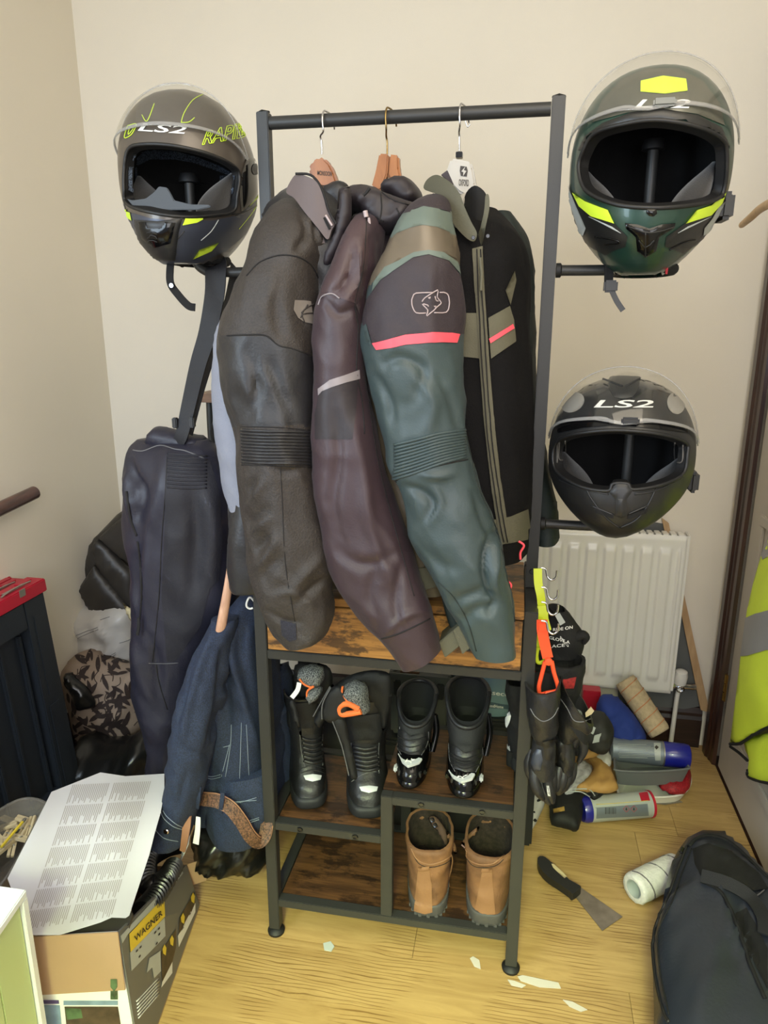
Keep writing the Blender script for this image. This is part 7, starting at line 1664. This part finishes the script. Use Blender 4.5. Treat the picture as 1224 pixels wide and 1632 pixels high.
q_ = cast(bvg, *c15([(857, 205)])[0], .006); lathe('zip_pull', [(0, 0), (.004, 0), (.005, .014), (0, .018)], M_screw, bgg, axis_M(q_, (-.3, -.6, -.2)), 8)
q_ = c15([(1165, 425), (1205, 390)]); seam('silver_mark', bvg, [q_[0], q_[1]], M_chrome, bgm, .002, .005)
# ------------------------------------------------------------ hi-vis vest and hanger by the door
M_hv = mat('hi_vis_yellow', (228, 250, 66), .7, var=.04, vs=6, bump=.4, weave=1.)
M_band = mat('silver_reflective_band', (146, 146, 148), .4, .2, var=.05, bump=.2)
hv = thing('hi_vis_vest', 'fluorescent yellow hi-vis vest with silver band hanging on the door', 'vest')
mpv = lambda a, b: PX(a, b, XR-.045)
v1 = crumple('front', [(1262, 760), (1240, 815), (1212, 888), (1200, 930), (1190, 975), (1182, 1030), (1176, 1080), (1170, 1130), (1163, 1186), (1180, 1186), (1200, 1172), (1230, 1160), (1290, 1150), (1370, 1170), (1390, 1000), (1390, 800), (1360, 740), (1330, 790), (1295, 790)], 0, .018, M_hv, hv, (.008, 8, 3, .5), 9, mp=mpv, td=(-1, 0, 0), curve=1)
v2 = crumple('back', [(1185, 1180), (1205, 1172), (1240, 1165), (1290, 1160), (1372, 1180), (1376, 1290), (1290, 1266), (1230, 1250), (1200, 1244), (1190, 1236), (1194, 1210), (1188, 1196)], 0, .012, M_hv, hv, (.006, 8, 5, .5), 8, mp=lambda a, b: PX(a, b, XR-.030), td=(-1, 0, 0), curve=1)
bvv = bvh(v1)
patch('reflective_band', bvv, [(1189, 985), (1205, 978), (1260, 964), (1391, 950), (1388, 1040), (1260, 1036), (1222, 1036), (1192, 1045), (1181, 1046)], M_band, v1, .002, 8)
patch('reflective_band', bvv, [(1226, 852), (1240, 822), (1300, 812), (1391, 808), (1391, 862), (1300, 866), (1250, 874), (1216, 892), (1214, 884)], M_band, v1, .002, 8)
seam('binding', bvv, [(1164, 1186), (1182, 1184), (1202, 1172), (1222, 1160), (1250, 1154), (1290, 1150), (1330, 1158), (1368, 1168)], M_in, v1, .0045, .001)
seam('binding', bvh(v2), [(1190, 1228), (1194, 1238), (1205, 1243), (1222, 1247), (1236, 1250)], M_in, v2, .0045, .001)
tube('binding', [PX(a, b, XR-.035) for a, b in ((1164, 1190), (1178, 1200), (1191, 1212))], .004, M_in, hv, 8)
wh = thing('coat_hanger', 'pale wooden coat hanger end at the right edge above the dark door frame', 'hanger')
hx = 1.02
arm_ = tube('arm', [PX(a, b, hx)+V((0, k*.0, 0)) for k, (a, b) in enumerate(((1184, 357), (1197, 346), (1213, 332), (1240, 318), (1290, 300), (1340, 290)))], [.011, .0125, .013, .014, .016, .017], wood('pale_hanger_wood', (176, 142, 98), (206, 172, 128), 8, 8, 2, rough=.45), wh, 18, 6, flat=.7)
tube('hook', [PX(1335, 290, hx), PX(1335, 270, hx), PX(1337, 250, hx), (XR-.03, PX(1337, 250, hx).y, PX(1337, 235, hx).z), (XR-.002, PX(1337, 250, hx).y, PX(1337, 240, hx).z)], .002, M_chrome, wh, 8)
finish()
